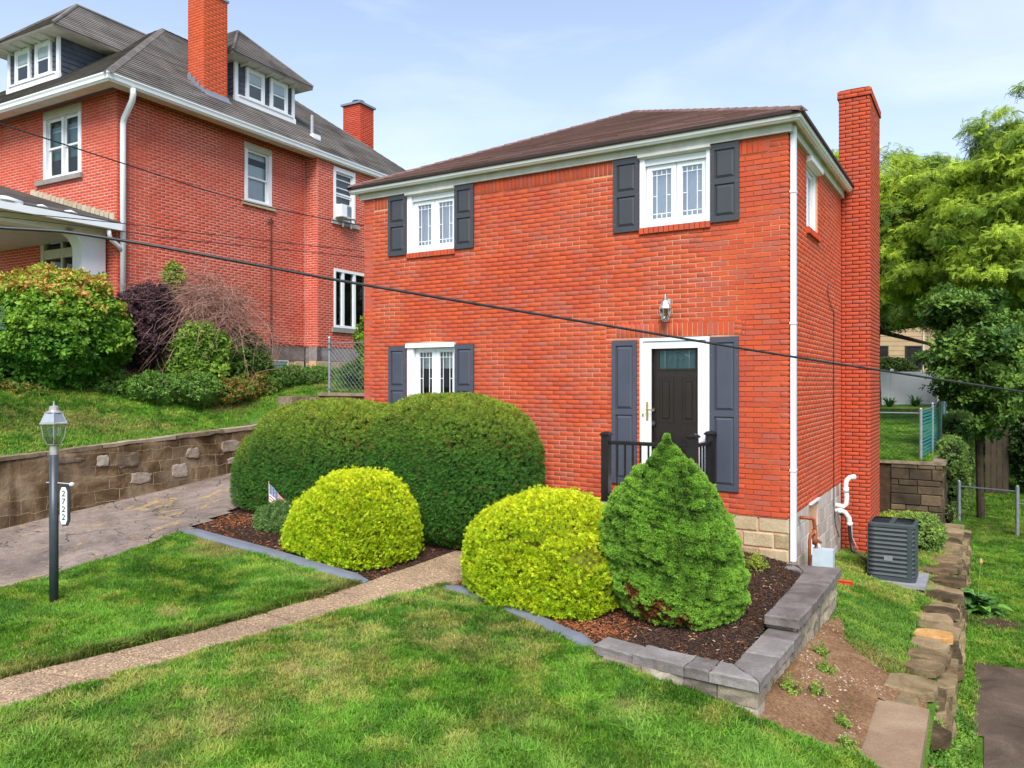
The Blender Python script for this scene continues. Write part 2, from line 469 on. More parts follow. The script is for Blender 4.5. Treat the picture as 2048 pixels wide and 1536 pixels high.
# lattice value noise in numpy
def vnoise(x, y, scale, seed=0, octaves=3):
    x = np.asarray(x, float); y = np.asarray(y, float)
    out = np.zeros(np.broadcast(x, y).shape); amp = 1.0; tot = 0
    for o in range(octaves):
        g = np.random.default_rng(seed * 31 + o).random((64, 64))
        xs = x * scale * 2 ** o + 13.7 * o; ys = y * scale * 2 ** o + 7.3 * o
        xi = np.floor(xs).astype(int); yi = np.floor(ys).astype(int)
        fx = xs - xi; fy = ys - yi
        fx = fx * fx * (3 - 2 * fx); fy = fy * fy * (3 - 2 * fy)
        a = g[xi % 64, yi % 64]; b = g[(xi + 1) % 64, yi % 64]; c = g[xi % 64, (yi + 1) % 64]; d = g[(xi + 1) % 64, (yi + 1) % 64]
        out += amp * ((a * (1 - fx) + b * fx) * (1 - fy) + (c * (1 - fx) + d * fx) * fy)
        tot += amp; amp *= 0.5
    return out / tot

def vnoise3(P, scale, seed=0, octaves=2):
    return (vnoise(P[:, 0] + 3.1 * P[:, 2], P[:, 1], scale, seed, octaves) + vnoise(P[:, 1] - 2.3 * P[:, 0], P[:, 2], scale, seed + 5, octaves) + vnoise(P[:, 2], P[:, 0] + 1.7 * P[:, 1], scale, seed + 9, octaves)) / 3

# thin plate spline heights
class TPS:
    def __init__(s, pts):
        p = np.array(pts, float); s.c = p[:, :2]
        n = len(p)
        K = s.U(np.linalg.norm(s.c[:, None] - s.c[None], axis=2)) + np.eye(n) * 0.02
        P = np.hstack([np.ones((n, 1)), s.c])
        A = np.vstack([np.hstack([K, P]), np.hstack([P.T, np.zeros((3, 3))])])
        s.w = np.linalg.solve(A, np.concatenate([p[:, 2], np.zeros(3)]))
    @staticmethod
    def U(r):
        return np.where(r > 1e-9, r * r * np.log(np.maximum(r, 1e-9)), 0)
    def __call__(s, x, y):
        x = np.asarray(x, float); y = np.asarray(y, float); sh = np.broadcast(x, y).shape
        q = np.stack([np.broadcast_to(x, sh).ravel(), np.broadcast_to(y, sh).ravel()], 1)
        r = np.linalg.norm(q[:, None] - s.c[None], axis=2)
        v = s.U(r) @ s.w[:-3] + s.w[-3] + q @ s.w[-2:]
        return v.reshape(sh)

def inpoly(x, y, poly):
    x = np.asarray(x, float); y = np.asarray(y, float)
    c = np.zeros(x.shape, bool); n = len(poly); j = n - 1
    for i in range(n):
        xi, yi = poly[i]; xj, yj = poly[j]
        if yi != yj:
            m = ((yi > y) != (yj > y)) & (x < (xj - xi) * (y - yi) / (yj - yi) + xi)
            c ^= m
        j = i
    return c

# instancing of a small mesh on a cloud of points (one object = one foliage mass)
_protos = {}
def proto(name, V, F, mat):
    me = bpy.data.meshes.new(name)
    me.from_pydata([tuple(map(float, v)) for v in V], [], [tuple(f) for f in F])
    me.materials.append(M[mat])
    me.update()
    _protos[name] = bpy.data.objects.new(name, me)
    return name

def inst_group(protos):
    ng = bpy.data.node_groups.new('scatter_' + protos[0], 'GeometryNodeTree')
    ng.interface.new_socket('Geometry', in_out='INPUT', socket_type='NodeSocketGeometry')
    ng.interface.new_socket('Geometry', in_out='OUTPUT', socket_type='NodeSocketGeometry')
    gi = ng.nodes.new('NodeGroupInput'); go = ng.nodes.new('NodeGroupOutput')
    mp = ng.nodes.new('GeometryNodeMeshToPoints')
    ng.links.new(gi.outputs[0], mp.inputs[0])
    jn = ng.nodes.new('GeometryNodeJoinGeometry')
    def attr(nm, ty):
        a = ng.nodes.new('GeometryNodeInputNamedAttribute'); a.data_type = ty
        a.inputs[0].default_value = nm
        return a.outputs[0]
    rot = attr('rot', 'FLOAT_VECTOR'); scl = attr('scl', 'FLOAT'); pk = attr('pick', 'INT')
    er = ng.nodes.new('FunctionNodeEulerToRotation')
    ng.links.new(rot, er.inputs[0])
    for i, pn in enumerate(protos):
        oi = ng.nodes.new('GeometryNodeObjectInfo')
        oi.inputs['Object'].default_value = _protos[pn]
        cmp_ = ng.nodes.new('FunctionNodeCompare'); cmp_.data_type = 'INT'; cmp_.operation = 'EQUAL'
        ng.links.new(pk, cmp_.inputs[2]); cmp_.inputs[3].default_value = i
        ip = ng.nodes.new('GeometryNodeInstanceOnPoints')
        ng.links.new(mp.outputs[0], ip.inputs['Points'])
        ng.links.new(cmp_.outputs[0], ip.inputs['Selection'])
        ng.links.new(oi.outputs['Geometry'], ip.inputs['Instance'])
        ng.links.new(er.outputs[0], ip.inputs['Rotation'])
        ng.links.new(scl, ip.inputs['Scale'])
        ng.links.new(ip.outputs[0], jn.inputs[0])
    ng.links.new(jn.outputs[0], go.inputs[0])
    return ng
_groups = {}
def scatter(name, P, rot, scl, tint, protos, parent=None, kind='stuff', pick=None):
    me = bpy.data.meshes.new(name)
    n = len(P)
    me.vertices.add(n); me.vertices.foreach_set('co', np.asarray(P, np.float32).ravel())
    a = me.attributes.new('rot', 'FLOAT_VECTOR', 'POINT'); a.data.foreach_set('vector', np.asarray(rot, np.float32).ravel())
    a = me.attributes.new('scl', 'FLOAT', 'POINT'); a.data.foreach_set('value', np.broadcast_to(np.asarray(scl, np.float32), (n,)).copy())
    if pick is None:
        pick = rng.integers(0, len(protos), n)
    a = me.attributes.new('pick', 'INT', 'POINT'); a.data.foreach_set('value', np.asarray(pick, np.int32))
    t4 = np.ones((n, 4), np.float32); t4[:, :3] = tint
    a = me.attributes.new('tint', 'FLOAT_COLOR', 'POINT'); a.data.foreach_set('color', t4.ravel())
    o = link(name, me, None, parent, kind)
    md = o.modifiers.new('scatter', 'NODES')
    key = tuple(protos)
    if key not in _groups:
        _groups[key] = inst_group(protos)
    md.node_group = _groups[key]
    return o

def rot_from_normals(Nn, jitter=0.4, spin=True):
    """euler angles turning +Z to each normal, with random jitter and spin"""
    Nn = Nn + rng.normal(0, jitter, Nn.shape)
    Nn = Nn / np.linalg.norm(Nn, axis=1, keepdims=True)
    # R = Rz(c) Ry(b) Rz(a): Blender XYZ euler cannot take two z turns, so build matrices
    b = np.arccos(np.clip(Nn[:, 2], -1, 1)); c = np.arctan2(Nn[:, 1], Nn[:, 0])
    a = rng.uniform(0, 2 * np.pi, len(Nn)) if spin else -c
    ca, sa, cb, sb, cc, sc = np.cos(a), np.sin(a), np.cos(b), np.sin(b), np.cos(c), np.sin(c)
    m00 = cc * cb * ca - sc * sa; m10 = sc * cb * ca + cc * sa; m20 = -sb * ca
    m21 = sb * sa; m22 = cb
    ry = np.arcsin(np.clip(-m20, -1, 1)); rx = np.arctan2(m21, m22); rz = np.arctan2(m10, m00)
    return np.stack([rx, ry, rz], 1)

# ---- leaf prototypes
def quad_leaf(V, F, base, tip, width, nrm=(0, 0, 1), fold=0.0):
    base = np.array(base, float); tip = np.array(tip, float); d = tip - base
    s = np.cross(d, np.array(nrm, float)); s = s / (np.linalg.norm(s) + 1e-9) * width / 2
    mid = base + d * 0.45; up = np.array(nrm) * fold
    o = len(V)
    V += [base, mid + s + up, tip, mid - s + up]
    F += [(o, o + 1, o + 2, o + 3)]

def make_protos():
    r = random.Random(3)
    # grass tufts: curved blades
    for k in range(4):
        V, F = [], []
        for i in range(9):
            a = r.uniform(0, 2 * math.pi); br = r.uniform(0, 0.028)
            b = Vector((br * math.cos(a), br * math.sin(a), -0.004))
            la = r.uniform(0, 2 * math.pi); lean = r.uniform(0.15, 0.85) * (1 if k < 2 else 1.25); h = r.uniform(0.038, 0.07)
            w = r.uniform(0.0048, 0.0078)
            d = Vector((math.cos(la), math.sin(la), 0)); sd = Vector((-math.sin(la), math.cos(la), 0)) * w / 2
            m1 = b + Vector((0, 0, h * 0.55)) + d * h * lean * 0.3
            t = b + Vector((0, 0, h * (1 - 0.35 * lean))) + d * h * lean
            o = len(V)
            V += [b - sd, b + sd, m1 + sd * 0.9, m1 - sd * 0.9, t]
            F += [(o, o + 1, o + 2, o + 3), (o + 3, o + 2, o + 4)]
        proto('grass_tuft_%d' % k, V, F, 'blade')
    # yew sprig: short needles round a twig that rises from +Z
    for k in range(3):
        V, F = [], []
        for i in range(11):
            t = i / 10; a = i * 2.4 + k
            c = np.array([0.006 * math.cos(a), 0.006 * math.sin(a), 0.01 + 0.05 * t])
            o_ = np.array([math.cos(a), math.sin(a), 0.9 - 0.3 * r.random()]) * r.uniform(0.018, 0.030)
            quad_leaf(V, F, c, c + o_, 0.0085, (-math.sin(a) * 0.3, math.cos(a) * 0.3, 1))
        proto('yew_sprig_%d' % k, V, F, 'needle')
    # golden cypress spray: flat forked fan
    for k in range(3):
        V, F = [], []
        for i in range(9):
            a = (i / 8 - 0.5) * 2.2 + r.uniform(-.1, .1)
            l = r.uniform(0.030, 0.046)
            z0 = r.uniform(0.0, 0.016); yy = r.uniform(-0.012, 0.012)
            quad_leaf(V, F, (0.004 * i - 0.016, yy, z0), (math.sin(a) * l, yy + r.uniform(-.014, .014), z0 + math.cos(a) * l + 0.008), 0.0105, (0.2 * math.cos(i), 1, 0.3))
        proto('cypress_spray_%d' % k, V, F, 'goldneedle')
    # spruce tuft: fine needles in all directions of upper hemisphere
    for k in range(3):
        V, F = [], []
        for i in range(14):
            a = r.uniform(0, 2 * math.pi); e = r.uniform(0.1, 1.5)
            d = np.array([math.cos(a) * math.cos(e), math.sin(a) * math.cos(e), math.sin(e)])
            l = r.uniform(0.016, 0.028)
            quad_leaf(V, F, d * 0.003, d * l + np.array([0, 0, 0.004]), 0.0048, (math.sin(a * 3), math.cos(a * 2), 0.6))
        proto('spruce_tuft_%d' % k, V, F, 'needle')
    # broad leaf clusters
    for k in range(3):
        V, F = [], []
        for i in range(7):
            a = r.uniform(0, 2 * math.pi); e = r.uniform(-0.3, 0.9); l = r.uniform(0.07, 0.11)
            b = np.array([r.uniform(-.05, .05), r.uniform(-.05, .05), r.uniform(-.04, .04)])
            d = np.array([math.cos(a) * math.cos(e), math.sin(a) * math.cos(e), math.sin(e) - 0.25])
            quad_leaf(V, F, b, b + d * l, l * r.uniform(0.42, 0.6), (r.uniform(-.4, .4), r.uniform(-.4, .4), 1), 0.004)
        proto('leaf_cluster_%d' % k, V, F, 'leaf')
    # drooping compound leaf clusters (tree behind)
    for k in range(3):
        V, F = [], []
        for j in range(3):
            a = r.uniform(0, 2 * math.pi); L = r.uniform(0.22, 0.34)
            base = np.array([r.uniform(-.06, .06), r.uniform(-.06, .06), r.uniform(-.05, .05)])
            ax = np.array([math.cos(a), math.sin(a), r.uniform(-0.5, 0.1)])
            sd = np.array([-math.sin(a), math.cos(a), 0])
            for i in range(5):
                t = (i + 1) / 5
                c = base + ax * L * t - np.array([0, 0, 0.10 * t * t])
                for sg in (-1, 1):
                    quad_leaf(V, F, c, c + (sd * sg * 0.8 + ax * 0.5 - np.array([0, 0, 0.35])) * 0.085, 0.040, (0, 0, 1), 0.004)
        proto('compound_leaf_%d' % k, V, F, 'leaf')
    # bark chip and pebble
    for k in range(3):
        l, w, h = 0.022 + 0.010 * k, 0.008, 0.005
        V = [(-l / 2, -w / 2, 0), (l / 2, -w / 3, 0), (l / 2, w / 3, 0.001), (-l / 2, w / 2, 0), (-l / 2.5, 0, h), (l / 2.5, 0, h)]
        F = [(0, 1, 5, 4), (1, 2, 5), (2, 3, 4, 5), (3, 0, 4)]
        proto('bark_chip_%d' % k, V, F, 'chip')
    V = [(-.5, -.4, 0), (.4, -.5, 0), (.55, .35, 0), (-.35, .5, 0), (-.3, -.2, .45), (.3, -.25, .5), (.3, .2, .42), (-.2, .28, .5)]
    proto('pebble', [tuple(c * 0.02 for c in v) for v in V], [(0, 1, 5, 4), (1, 2, 6, 5), (2, 3, 7, 6), (3, 0, 4, 7), (4, 5, 6, 7)], 'chip')
    # chain link diamond unit is built per fence, no prototype
make_protos()
GRASS = ['grass_tuft_%d' % k for k in range(4)]
YEW = ['yew_sprig_%d' % k for k in range(3)]
CYP = ['cypress_spray_%d' % k for k in range(3)]
SPR = ['spruce_tuft_%d' % k for k in range(3)]
LEAF = ['leaf_cluster_%d' % k for k in range(3)]
COMP = ['compound_leaf_%d' % k for k in range(3)]
CHIP = ['bark_chip_%d' % k for k in range(3)]

# ================================================================ TERRAIN
hA = TPS([(-10.6, -12, -1.2), (-10.6, -7, -.75), (-10.6, -4.35, -.495), (-10.6, -2, -.26), (-10.6, .1, -.04), (-10.6, 2.1, .10),
          (-7.9, -12, -1.25), (-7.9, -7, -.84), (-7.9, -5, -.68), (-7.9, -3, -.5), (-8.2, -1.4, -.36), (-7.5, 1.5, -.05),
          (-6.76, -5.61, -.74), (-4.8, -7, -.84), (-4.7, -5.2, -.82), (-4.4, -3, -.77), (-4.0, -1.8, -.70), (-4, 0, -.60), (-4.8, -12, -1.1),
          (-3.3, -2.6, -.80), (-2.6, -2.85, -.81), (-1.7, -3.25, -.82), (-1, -3.7, -.85), (-.2, -3.85, -.93), (.54, -3.95, -1.06), (.6, -2, -1.09), (.6, 0, -1.13), (.2, 4.2, -1.2), (.3, 9, -1.38), (1.4, 10.4, -1.6),
          (1.4, -3.5, -1.33), (1.45, -1, -1.34), (1.4, 2, -1.40), (1.35, 6, -1.46),
          (-3, -6.5, -.95), (-1, -6.5, -1.08), (.5, -6, -1.22), (1.6, -6, -1.42), (-2.5, -4.6, -.86), (-3, -12, -1.25), (1.6, -12, -1.75), (-6, -9, -.98),
          (-4., 5, -.7), (-7, 6, -.4)])
hBed = TPS([(-8.5, -2.8, -.46), (-7.9, -2.8, -.47), (-6.8, -2.8, -.54), (-5.6, -2.8, -.62), (-4.5, -2.8, -.72), (-4.2, -1, -.60), (-3.3, -2.45, -.74), (-2.6, -2.6, -.76), (-1, -3.3, -.79), (.2, -3.45, -.80),
            (.25, -2.2, -.74), (.25, -1, -.67), (.1, -.05, -.60), (-.5, -.05, -.50), (-3, -.05, -.50), (-5, -.05, -.45), (-7.2, -.05, -.36), (-8.2, -1, -.36), (-9, .5, -.25)])
hB = TPS([(-10.75, -12, .20), (-10.75, -7, .40), (-10.75, -4.35, .585), (-10.75, -2, .72), (-10.75, .1, .83), (-10.75, 1.0, 1.12), (-10.9, 1.9, 1.40), (-10.6, 2.6, 1.48), (-12.4, -4, 1.32), (-12.4, 0, 1.46),
          (-13.3, -2, 1.68), (-13.3, 1, 1.70), (-14.3, -.5, 1.82), (-14.3, 4, 1.92), (-12.4, 3, 1.66), (-14.3, 9, 2.0), (-9, 4, 1.55), (-7.3, 3.5, 1.50), (-7.3, 9, 1.7), (-16, -3, 1.85), (-20, -6, 1.9), (-14, -7, 1.45), (-14, -12, 1.2), (-22, 3, 2.0), (-22, -14, 1.6)])
def hD(x, y):
    return -1.92 + 0.03 * vnoise(x, y, 0.8, 4) + 0.0 * np.asarray(x) - 0.02 * np.clip(-np.asarray(y, float), 0, 8) + 0.012 * np.clip(np.asarray(y, float) - 10, 0, 60)
def hE(x, y):
    y = np.asarray(y, float)
    return -.14 + np.clip((y - 10.3) / 26, 0, 1) * 0.72 + 0.02 * vnoise(x, y, 0.6, 8)

PATH = [(-5.62, -10.5), (-5.10, -6.95), (-4.71, -5.24), (-4.47, -3.15), (-4.40, -2.7), (-4.22, -1.1), (-3.95, -.62), (-2.25, -.62), (-2.25, -1.35), (-3.15, -1.55), (-3.35, -2.2), (-3.62, -2.62), (-4.05, -4.35), (-4.47, -7.2), (-4.95, -10.5)]
BEDL = [(-8.05, -3.02), (-6.82, -3.01), (-5.64, -3.0), (-4.42, -2.97), (-4.22, -1.1), (-3.95, -.0), (-7.3, .0), (-7.6, 1.2), (-8.6, 1.2), (-8.75, -1.1)]
BEDR = [(-3.42, -2.62), (-2.64, -2.80), (-1.74, -3.2), (-1.01, -3.50), (.25, -3.50), (.25, 0), (-3.95, 0), (-3.95, -.62), (-3.35, -2.2)]
DRIVE = [(-10.6, -13), (-10.6, 2.1), (-7.3, 2.1), (-7.6, 1.2), (-8.75, -1.1), (-8.05, -3.0), (-7.82, -4.2), (-7.80, -5.2), (-7.95, -7.0), (-8.0, -13)]
DIRT = [(.45, -3.86), (.50, -2.3), (.55, -.6), (.62, -.1), (.72, -.45), (.84, -.95), (1.0, -1.22), (1.3, -1.45), (1.5, -1.55), (1.68, -1.6), (1.68, -2.1), (1.30, -2.25), (1.28, -3.6), (1.05, -3.70), (.8, -3.80)]

def grid(name, x0, x1, y0, y1, step, hf, mat, keep=None, kind='structure', drop=None, parent=None):
    xs = np.arange(x0, x1 + step / 2, step); ys = np.arange(y0, y1 + step / 2, step)
    X, Y = np.meshgrid(xs, ys, indexing='ij')
    Z = hf(X, Y)
    if drop is not None:
        Z = Z + drop(X, Y)
    nx_, ny_ = X.shape
    V = np.stack([X.ravel(), Y.ravel(), Z.ravel()], 1)
    i, j = np.meshgrid(np.arange(nx_ - 1), np.arange(ny_ - 1), indexing='ij')
    a = (i * ny_ + j).ravel()
    F = np.stack([a, a + ny_, a + ny_ + 1, a + 1], 1)
    if keep is not None:
        c = V[F].mean(1)
        F = F[keep(c[:, 0], c[:, 1])]
    used = np.unique(F); mp = -np.ones(len(V), int); mp[used] = np.arange(len(used))
    return npmesh(name, V[used], mp[F], mat, parent, kind, True)

def lawn_mat(name):
    m, nt, b = newmat(name, 0.95, 0.1)
    g = N(nt, 'ShaderNodeNewGeometry')
    n1 = noise(nt, 1.3, 6, 0.6, vec=g.outputs['Position'], dist=0.5)
    c1 = ramp(nt, n1, [(0.30, (0.050, 0.125, 0.016)), (0.5, (0.085, 0.175, 0.020)), (0.66, (0.15, 0.17, 0.035)), (0.8, (0.24, 0.19, 0.07))])
    f = noise(nt, 30, 4, 0.7, vec=g.outputs['Position'])
    c1 = mixrgb(nt, 1.0, c1, ramp(nt, f, [(0.3, (0.55,) * 3), (0.7, (1.3,) * 3)]), 'MULTIPLY')
    nt.links.new(c1, b.inputs['Base Color'])
    bump(nt, b, f, 0.6, 0.03)
    return m
M['lawn'] = lawn_mat('lawn_thatch')

def dirt_mat():
    m, nt, b = newmat('clay_dirt', 0.97, 0.1)
    g = N(nt, 'ShaderNodeNewGeometry'); P = g.outputs['Position']
    n1 = noise(nt, 1.6, 7, 0.65, vec=P, dist=0.6)
    c = ramp(nt, n1, [(0.25, (0.13, 0.065, 0.035)), (0.5, (0.26, 0.145, 0.075)), (0.75, (0.38, 0.25, 0.14))])
    f = noise(nt, 34, 6, 0.8, vec=P)
    c = mixrgb(nt, 1.0, c, ramp(nt, f, [(0.34, (0.42,) * 3), (0.66, (1.5,) * 3)]), 'MULTIPLY')
    nt.links.new(c, b.inputs['Base Color']); bump(nt, b, f, 0.8, 0.03)
    return m
M['dirt'] = dirt_mat()

def lowpath_mat():
    m, nt, b = newmat('dark_packed_path', 0.95, 0.15)
    g = N(nt, 'ShaderNodeNewGeometry'); P = g.outputs['Position']
    n1 = noise(nt, 1.4, 7, 0.65, vec=P, dist=0.8)
    c = ramp(nt, n1, [(0.3, (0.06, 0.042, 0.030)), (0.55, (0.13, 0.092, 0.065)), (0.8, (0.20, 0.155, 0.12))])
    f = noise(nt, 70, 5, 0.8, vec=P)
    c = mixrgb(nt, 1.0, c, ramp(nt, f, [(0.3, (0.6,) * 3), (0.62, (1.2,) * 3), (0.8, (2.2, 2.1, 2.0))]), 'MULTIPLY')
    nt.links.new(c, b.inputs['Base Color']); bump(nt, b, f, 0.6, 0.02)
    return m
M['lowpath'] = lowpath_mat()

def asphalt_mat():
    m, nt, b = newmat('old_asphalt', 0.95, 0.15)
    g = N(nt, 'ShaderNodeNewGeometry'); P = g.outputs['Position']
    n1 = noise(nt, 0.9, 7, 0.62, vec=P, dist=0.7)
    c = ramp(nt, n1, [(0.30, (0.16, 0.125, 0.105)), (0.5, (0.28, 0.22, 0.185)), (0.72, (0.40, 0.32, 0.265))])
    f = noise(nt, 75, 4, 0.85, vec=P)
    c = mixrgb(nt, 1.0, c, ramp(nt, f, [(0.3, (0.40,) * 3), (0.6, (1.1,) * 3), (0.78, (2.1,) * 3)]), 'MULTIPLY')
    mid_ = noise(nt, 9, 6, 0.75, vec=P)
    c = mixrgb(nt, 1.0, c, ramp(nt, mid_, [(0.3, (0.72, 0.70, 0.70)), (0.7, (1.22, 1.22, 1.2))]), 'MULTIPLY')
    # moss and straw in the seams: ochre patches
    mo = noise(nt, 1.5, 6, 0.7, vec=P, dist=1.6, stretch=(1.2, 0.5, 1))
    mm = ramp(nt, mo, [(0.565, (0, 0, 0)), (0.62, (1, 1, 1))])
    mf = noise(nt, 25, 4, 0.8, vec=P)
    mr = N(nt, 'ShaderNodeMath', operation='MULTIPLY'); nt.links.new(mm, mr.inputs[0]); nt.links.new(ramp(nt, mf, [(0.4, (0, 0, 0)), (0.6, (0.9, 0.9, 0.9))]), mr.inputs[1])
    c = mixrgb(nt, mr.outputs[0], c, (0.55, 0.36, 0.11))
    # cracks
    wv = N(nt, 'ShaderNodeVectorMath', operation='ADD')
    nz = N(nt, 'ShaderNodeTexNoise'); nz.inputs['Scale'].default_value = 2.5; nt.links.new(P, nz.inputs['Vector'])
    sc_ = N(nt, 'ShaderNodeVectorMath', operation='SCALE'); sc_.inputs['Scale'].default_value = 0.7
    nt.links.new(nz.outputs['Color'], sc_.inputs[0]); nt.links.new(P, wv.inputs[0]); nt.links.new(sc_.outputs[0], wv.inputs[1])
    vo = N(nt, 'ShaderNodeTexVoronoi', feature='DISTANCE_TO_EDGE'); vo.inputs['Scale'].default_value = 1.5
    nt.links.new(wv.outputs[0], vo.inputs['Vector'])
    cr = ramp(nt, vo.outputs['Distance'], [(0.0, (1, 1, 1)), (0.006, (1, 1, 1)), (0.016, (0, 0, 0))])
    ck = noise(nt, 1.1, 5, 0.7, vec=P); ckm = ramp(nt, ck, [(0.44, (0, 0, 0)), (0.54, (0.9, 0.9, 0.9))])
    cm = N(nt, 'ShaderNodeMath', operation='MULTIPLY'); nt.links.new(cr, cm.inputs[0]); nt.links.new(ckm, cm.inputs[1])
    c = mixrgb(nt, cm.outputs[0], c, (0.035, 0.03, 0.028))
    nt.links.new(c, b.inputs['Base Color'])
    hgt = N(nt, 'ShaderNodeMath', operation='SUBTRACT'); nt.links.new(f, hgt.inputs[0]); nt.links.new(cm.outputs[0], hgt.inputs[1])
    bump(nt, b, hgt.outputs[0], 0.7, 0.015)
    return m
M['asphalt'] = asphalt_mat()

def aggregate_mat():
    m, nt, b = newmat('exposed_aggregate', 0.92, 0.2)
    g = N(nt, 'ShaderNodeNewGeometry'); P = g.outputs['Position']
    n1 = noise(nt, 1.1, 6, 0.6, vec=P, dist=0.5)
    c = ramp(nt, n1, [(0.3, (0.24, 0.17, 0.115)), (0.5, (0.33, 0.235, 0.155)), (0.72, (0.42, 0.30, 0.195))])
    vo = N(nt, 'ShaderNodeTexVoronoi'); vo.inputs['Scale'].default_value = 75
    nt.links.new(P, vo.inputs['Vector'])
    sp = N(nt, 'ShaderNodeSeparateColor'); nt.links.new(vo.outputs['Color'], sp.inputs[0])
    c = mixrgb(nt, 1.0, c, ramp(nt, sp.outputs[0], [(0.0, (0.5, 0.48, 0.46)), (0.5, (0.95, 0.92, 0.9)), (0.9, (1.25, 1.2, 1.1)), (1.0, (1.9, 1.85, 1.7))]), 'MULTIPLY')
    nt.links.new(c, b.inputs['Base Color']); bump(nt, b, vo.outputs['Distance'], 0.6, 0.006)
    return m
M['aggregate'] = aggregate_mat()

# far ground sheet to the horizon
npmesh('ground', [(-600, -600, -2.4), (600, -600, -2.4), (600, 900, -2.4), (-600, 900, -2.4)], [(0, 1, 2, 3)], 'lawn', kind='structure')
def keepA(x, y):
    k = (x < 1.68) & ~((y > 10.4) & (x < 1.2))
    k &= ~((y > .05) & (x > -7.15) & (x < -.05) & (y < 7.9))
    return k
def dropA(X, Y):
    d = np.zeros_like(X)
    m = inpoly(X, Y, [(-8.6, -2.9), (-4.5, -2.85), (-4.4, -.1), (-8.6, -.1)]) | inpoly(X, Y, [(-4.4, -2.4), (-3.4, -2.5), (-1, -3.35), (.3, -3.4), (.3, .05), (-4.4, .05)])
    d[m] -= 0.35
    return d
front_lawn = grid('front_lawn', -10.55, 1.70, -13.0, 12.0, 0.15, hA, 'lawn', keepA, drop=dropA)
side_lawn = grid('lower_lawn', 1.62, 26.0, -13.0, 46.0, 0.5, lambda x, y: hD(x, y), 'lawn')
back_lawn = grid('back_lawn', -14, 1.05, 10.45, 46.0, 0.5, hE, 'lawn')
upper_lawn = grid('upper_lawn', -34.0, -7.25, -13.0, 10.3, 0.25, hB, 'lawn', lambda x, y: (x < -10.78) | (y > 2.35))

# driveway, mulch beds and path are sheets laid above the lawn sheet
grid('driveway', -10.62, -7.25, -13, 2.2, 0.15, lambda x, y: hA(x, y) + 0.018, 'asphalt', lambda x, y: inpoly(x, y, DRIVE))
def wavy_sheet(name, poly, hf, mat, lift, step=0.06, kind='structure'):
    P = np.array(poly)
    return grid(name, P[:, 0].min(), P[:, 0].max(), P[:, 1].min(), P[:, 1].max(), step, lambda x, y: hf(x, y) + lift, mat, lambda x, y: inpoly(x, y, poly), kind)
M['mulch'] = simple('mulch_base', (0.028, 0.017, 0.012), (0.075, 0.036, 0.020), 16, 0.97, 0.1, bs=0.9, bscale=55, bd=0.03)
wavy_sheet('mulch_bed', BEDL, hBed, 'mulch', 0.0)
wavy_sheet('mulch_bed', BEDR, hBed, 'mulch', 0.0)
wavy_sheet('dirt_slope', DIRT, lambda x, y: hA(x, y) + 0.03 * vnoise(x, y, 2.5, 3), 'dirt', 0.004, .03)
LOWPATH = [(2.05, 1.35), (3.9, 1.5), (3.2, -1.5), (3.6, -12), (2.15, -12), (2.12, -2.0)]
wavy_sheet('lower_path', LOWPATH, hD, 'lowpath', 0.016, 0.1)

# front path: four slabs with open joints
path = empty('front_path'); path['kind'] = 'structure'
def clip_band(poly, ya, yb, slope=0.0):
    """sample the path polygon between two cross lines"""
    out = []
    n = 14
    def xs_at(y):
        xs = []
        m = len(poly)
        for i in range(m):
            (xa, y_a), (xb, y_b) = poly[i], poly[(i + 1) % m]
            if (y_a > y) != (y_b > y):
                xs.append(xa + (xb - xa) * (y - y_a) / (y_b - y_a))
        return min(xs), max(xs)
    for k in range(n + 1):
        y = ya + (yb - ya) * k / n
        l, r_ = xs_at(y)
        out.append((l, r_, y))
    return out
MAINP = [p for p in PATH]
STRAIGHT = [(-5.62, -10.5), (-5.10, -6.95), (-4.71, -5.24), (-4.47, -3.15), (-4.40, -2.7), (-4.24, -1.36), (-2.25, -1.36), (-3.15, -1.56), (-3.35, -2.2), (-3.62, -2.62), (-4.05, -4.35), (-4.47, -7.2), (-4.95, -10.5)]
def hPath(x, y):
    return np.maximum(hA(x, y) + 0.030, np.where(np.asarray(y) > -2.9, hBed(x, y) + 0.012, -9))
def slab(rows, skew0=0.0, skew1=0.0, th=0.09):
    V, F = [], []
    n = len(rows); mcol = 6
    for i, (l, r_, y) in enumerate(rows):
        t = i / (n - 1)
        for j in range(mcol + 1):
            u = j / mcol
            x = l + (r_ - l) * u
            yy = y + (skew0 * (1 - t) + skew1 * t) * (u - 0.5)
            z = float(hPath(np.array(x), np.array(yy)))
            edge = 0.008 if j in (0, mcol) or i in (0, n - 1) else 0
            if j in (0, mcol):
                x += 0.018 * (vnoise(np.array(yy * 3.0), np.array(float(j)), 1.0, 12, 2) - 0.5) * 2
            V.append((x, yy, z - edge))
    w = mcol + 1
    for i in range(n - 1):
        for j in range(mcol):
            a = i * w + j
            F.append((a, a + 1, a + w + 1, a + w))
    # skirt
    ring = [j for j in range(w)] + [i * w + mcol for i in range(1, n)] + [(n - 1) * w + j for j in range(mcol - 1, -1, -1)] + [i * w for i in range(n - 2, 0, -1)]
    base = len(V)
    for q in ring:
        x, y, z = V[q]; V.append((x, y, z - th))
    m = len(ring)
    for k in range(m):
        F.append((ring[k], base + k, base + (k + 1) % m, ring[(k + 1) % m]))
    mb = MB(); mb.add(V, F)
    return mb.build('slab', 'aggregate', path, smooth=False)
slab(clip_band(STRAIGHT, -10.4, -6.645), 0, 0.22)
slab(clip_band(STRAIGHT, -6.615, -6.0), 0.22, 0.20)
slab(clip_band(STRAIGHT, -5.965, -4.515), 0.20, -0.02)
slab(clip_band(STRAIGHT, -4.485, -2.80), -0.02, 0.0)
slab(clip_band(STRAIGHT, -2.785, -1.38), 0.0, 0.0)
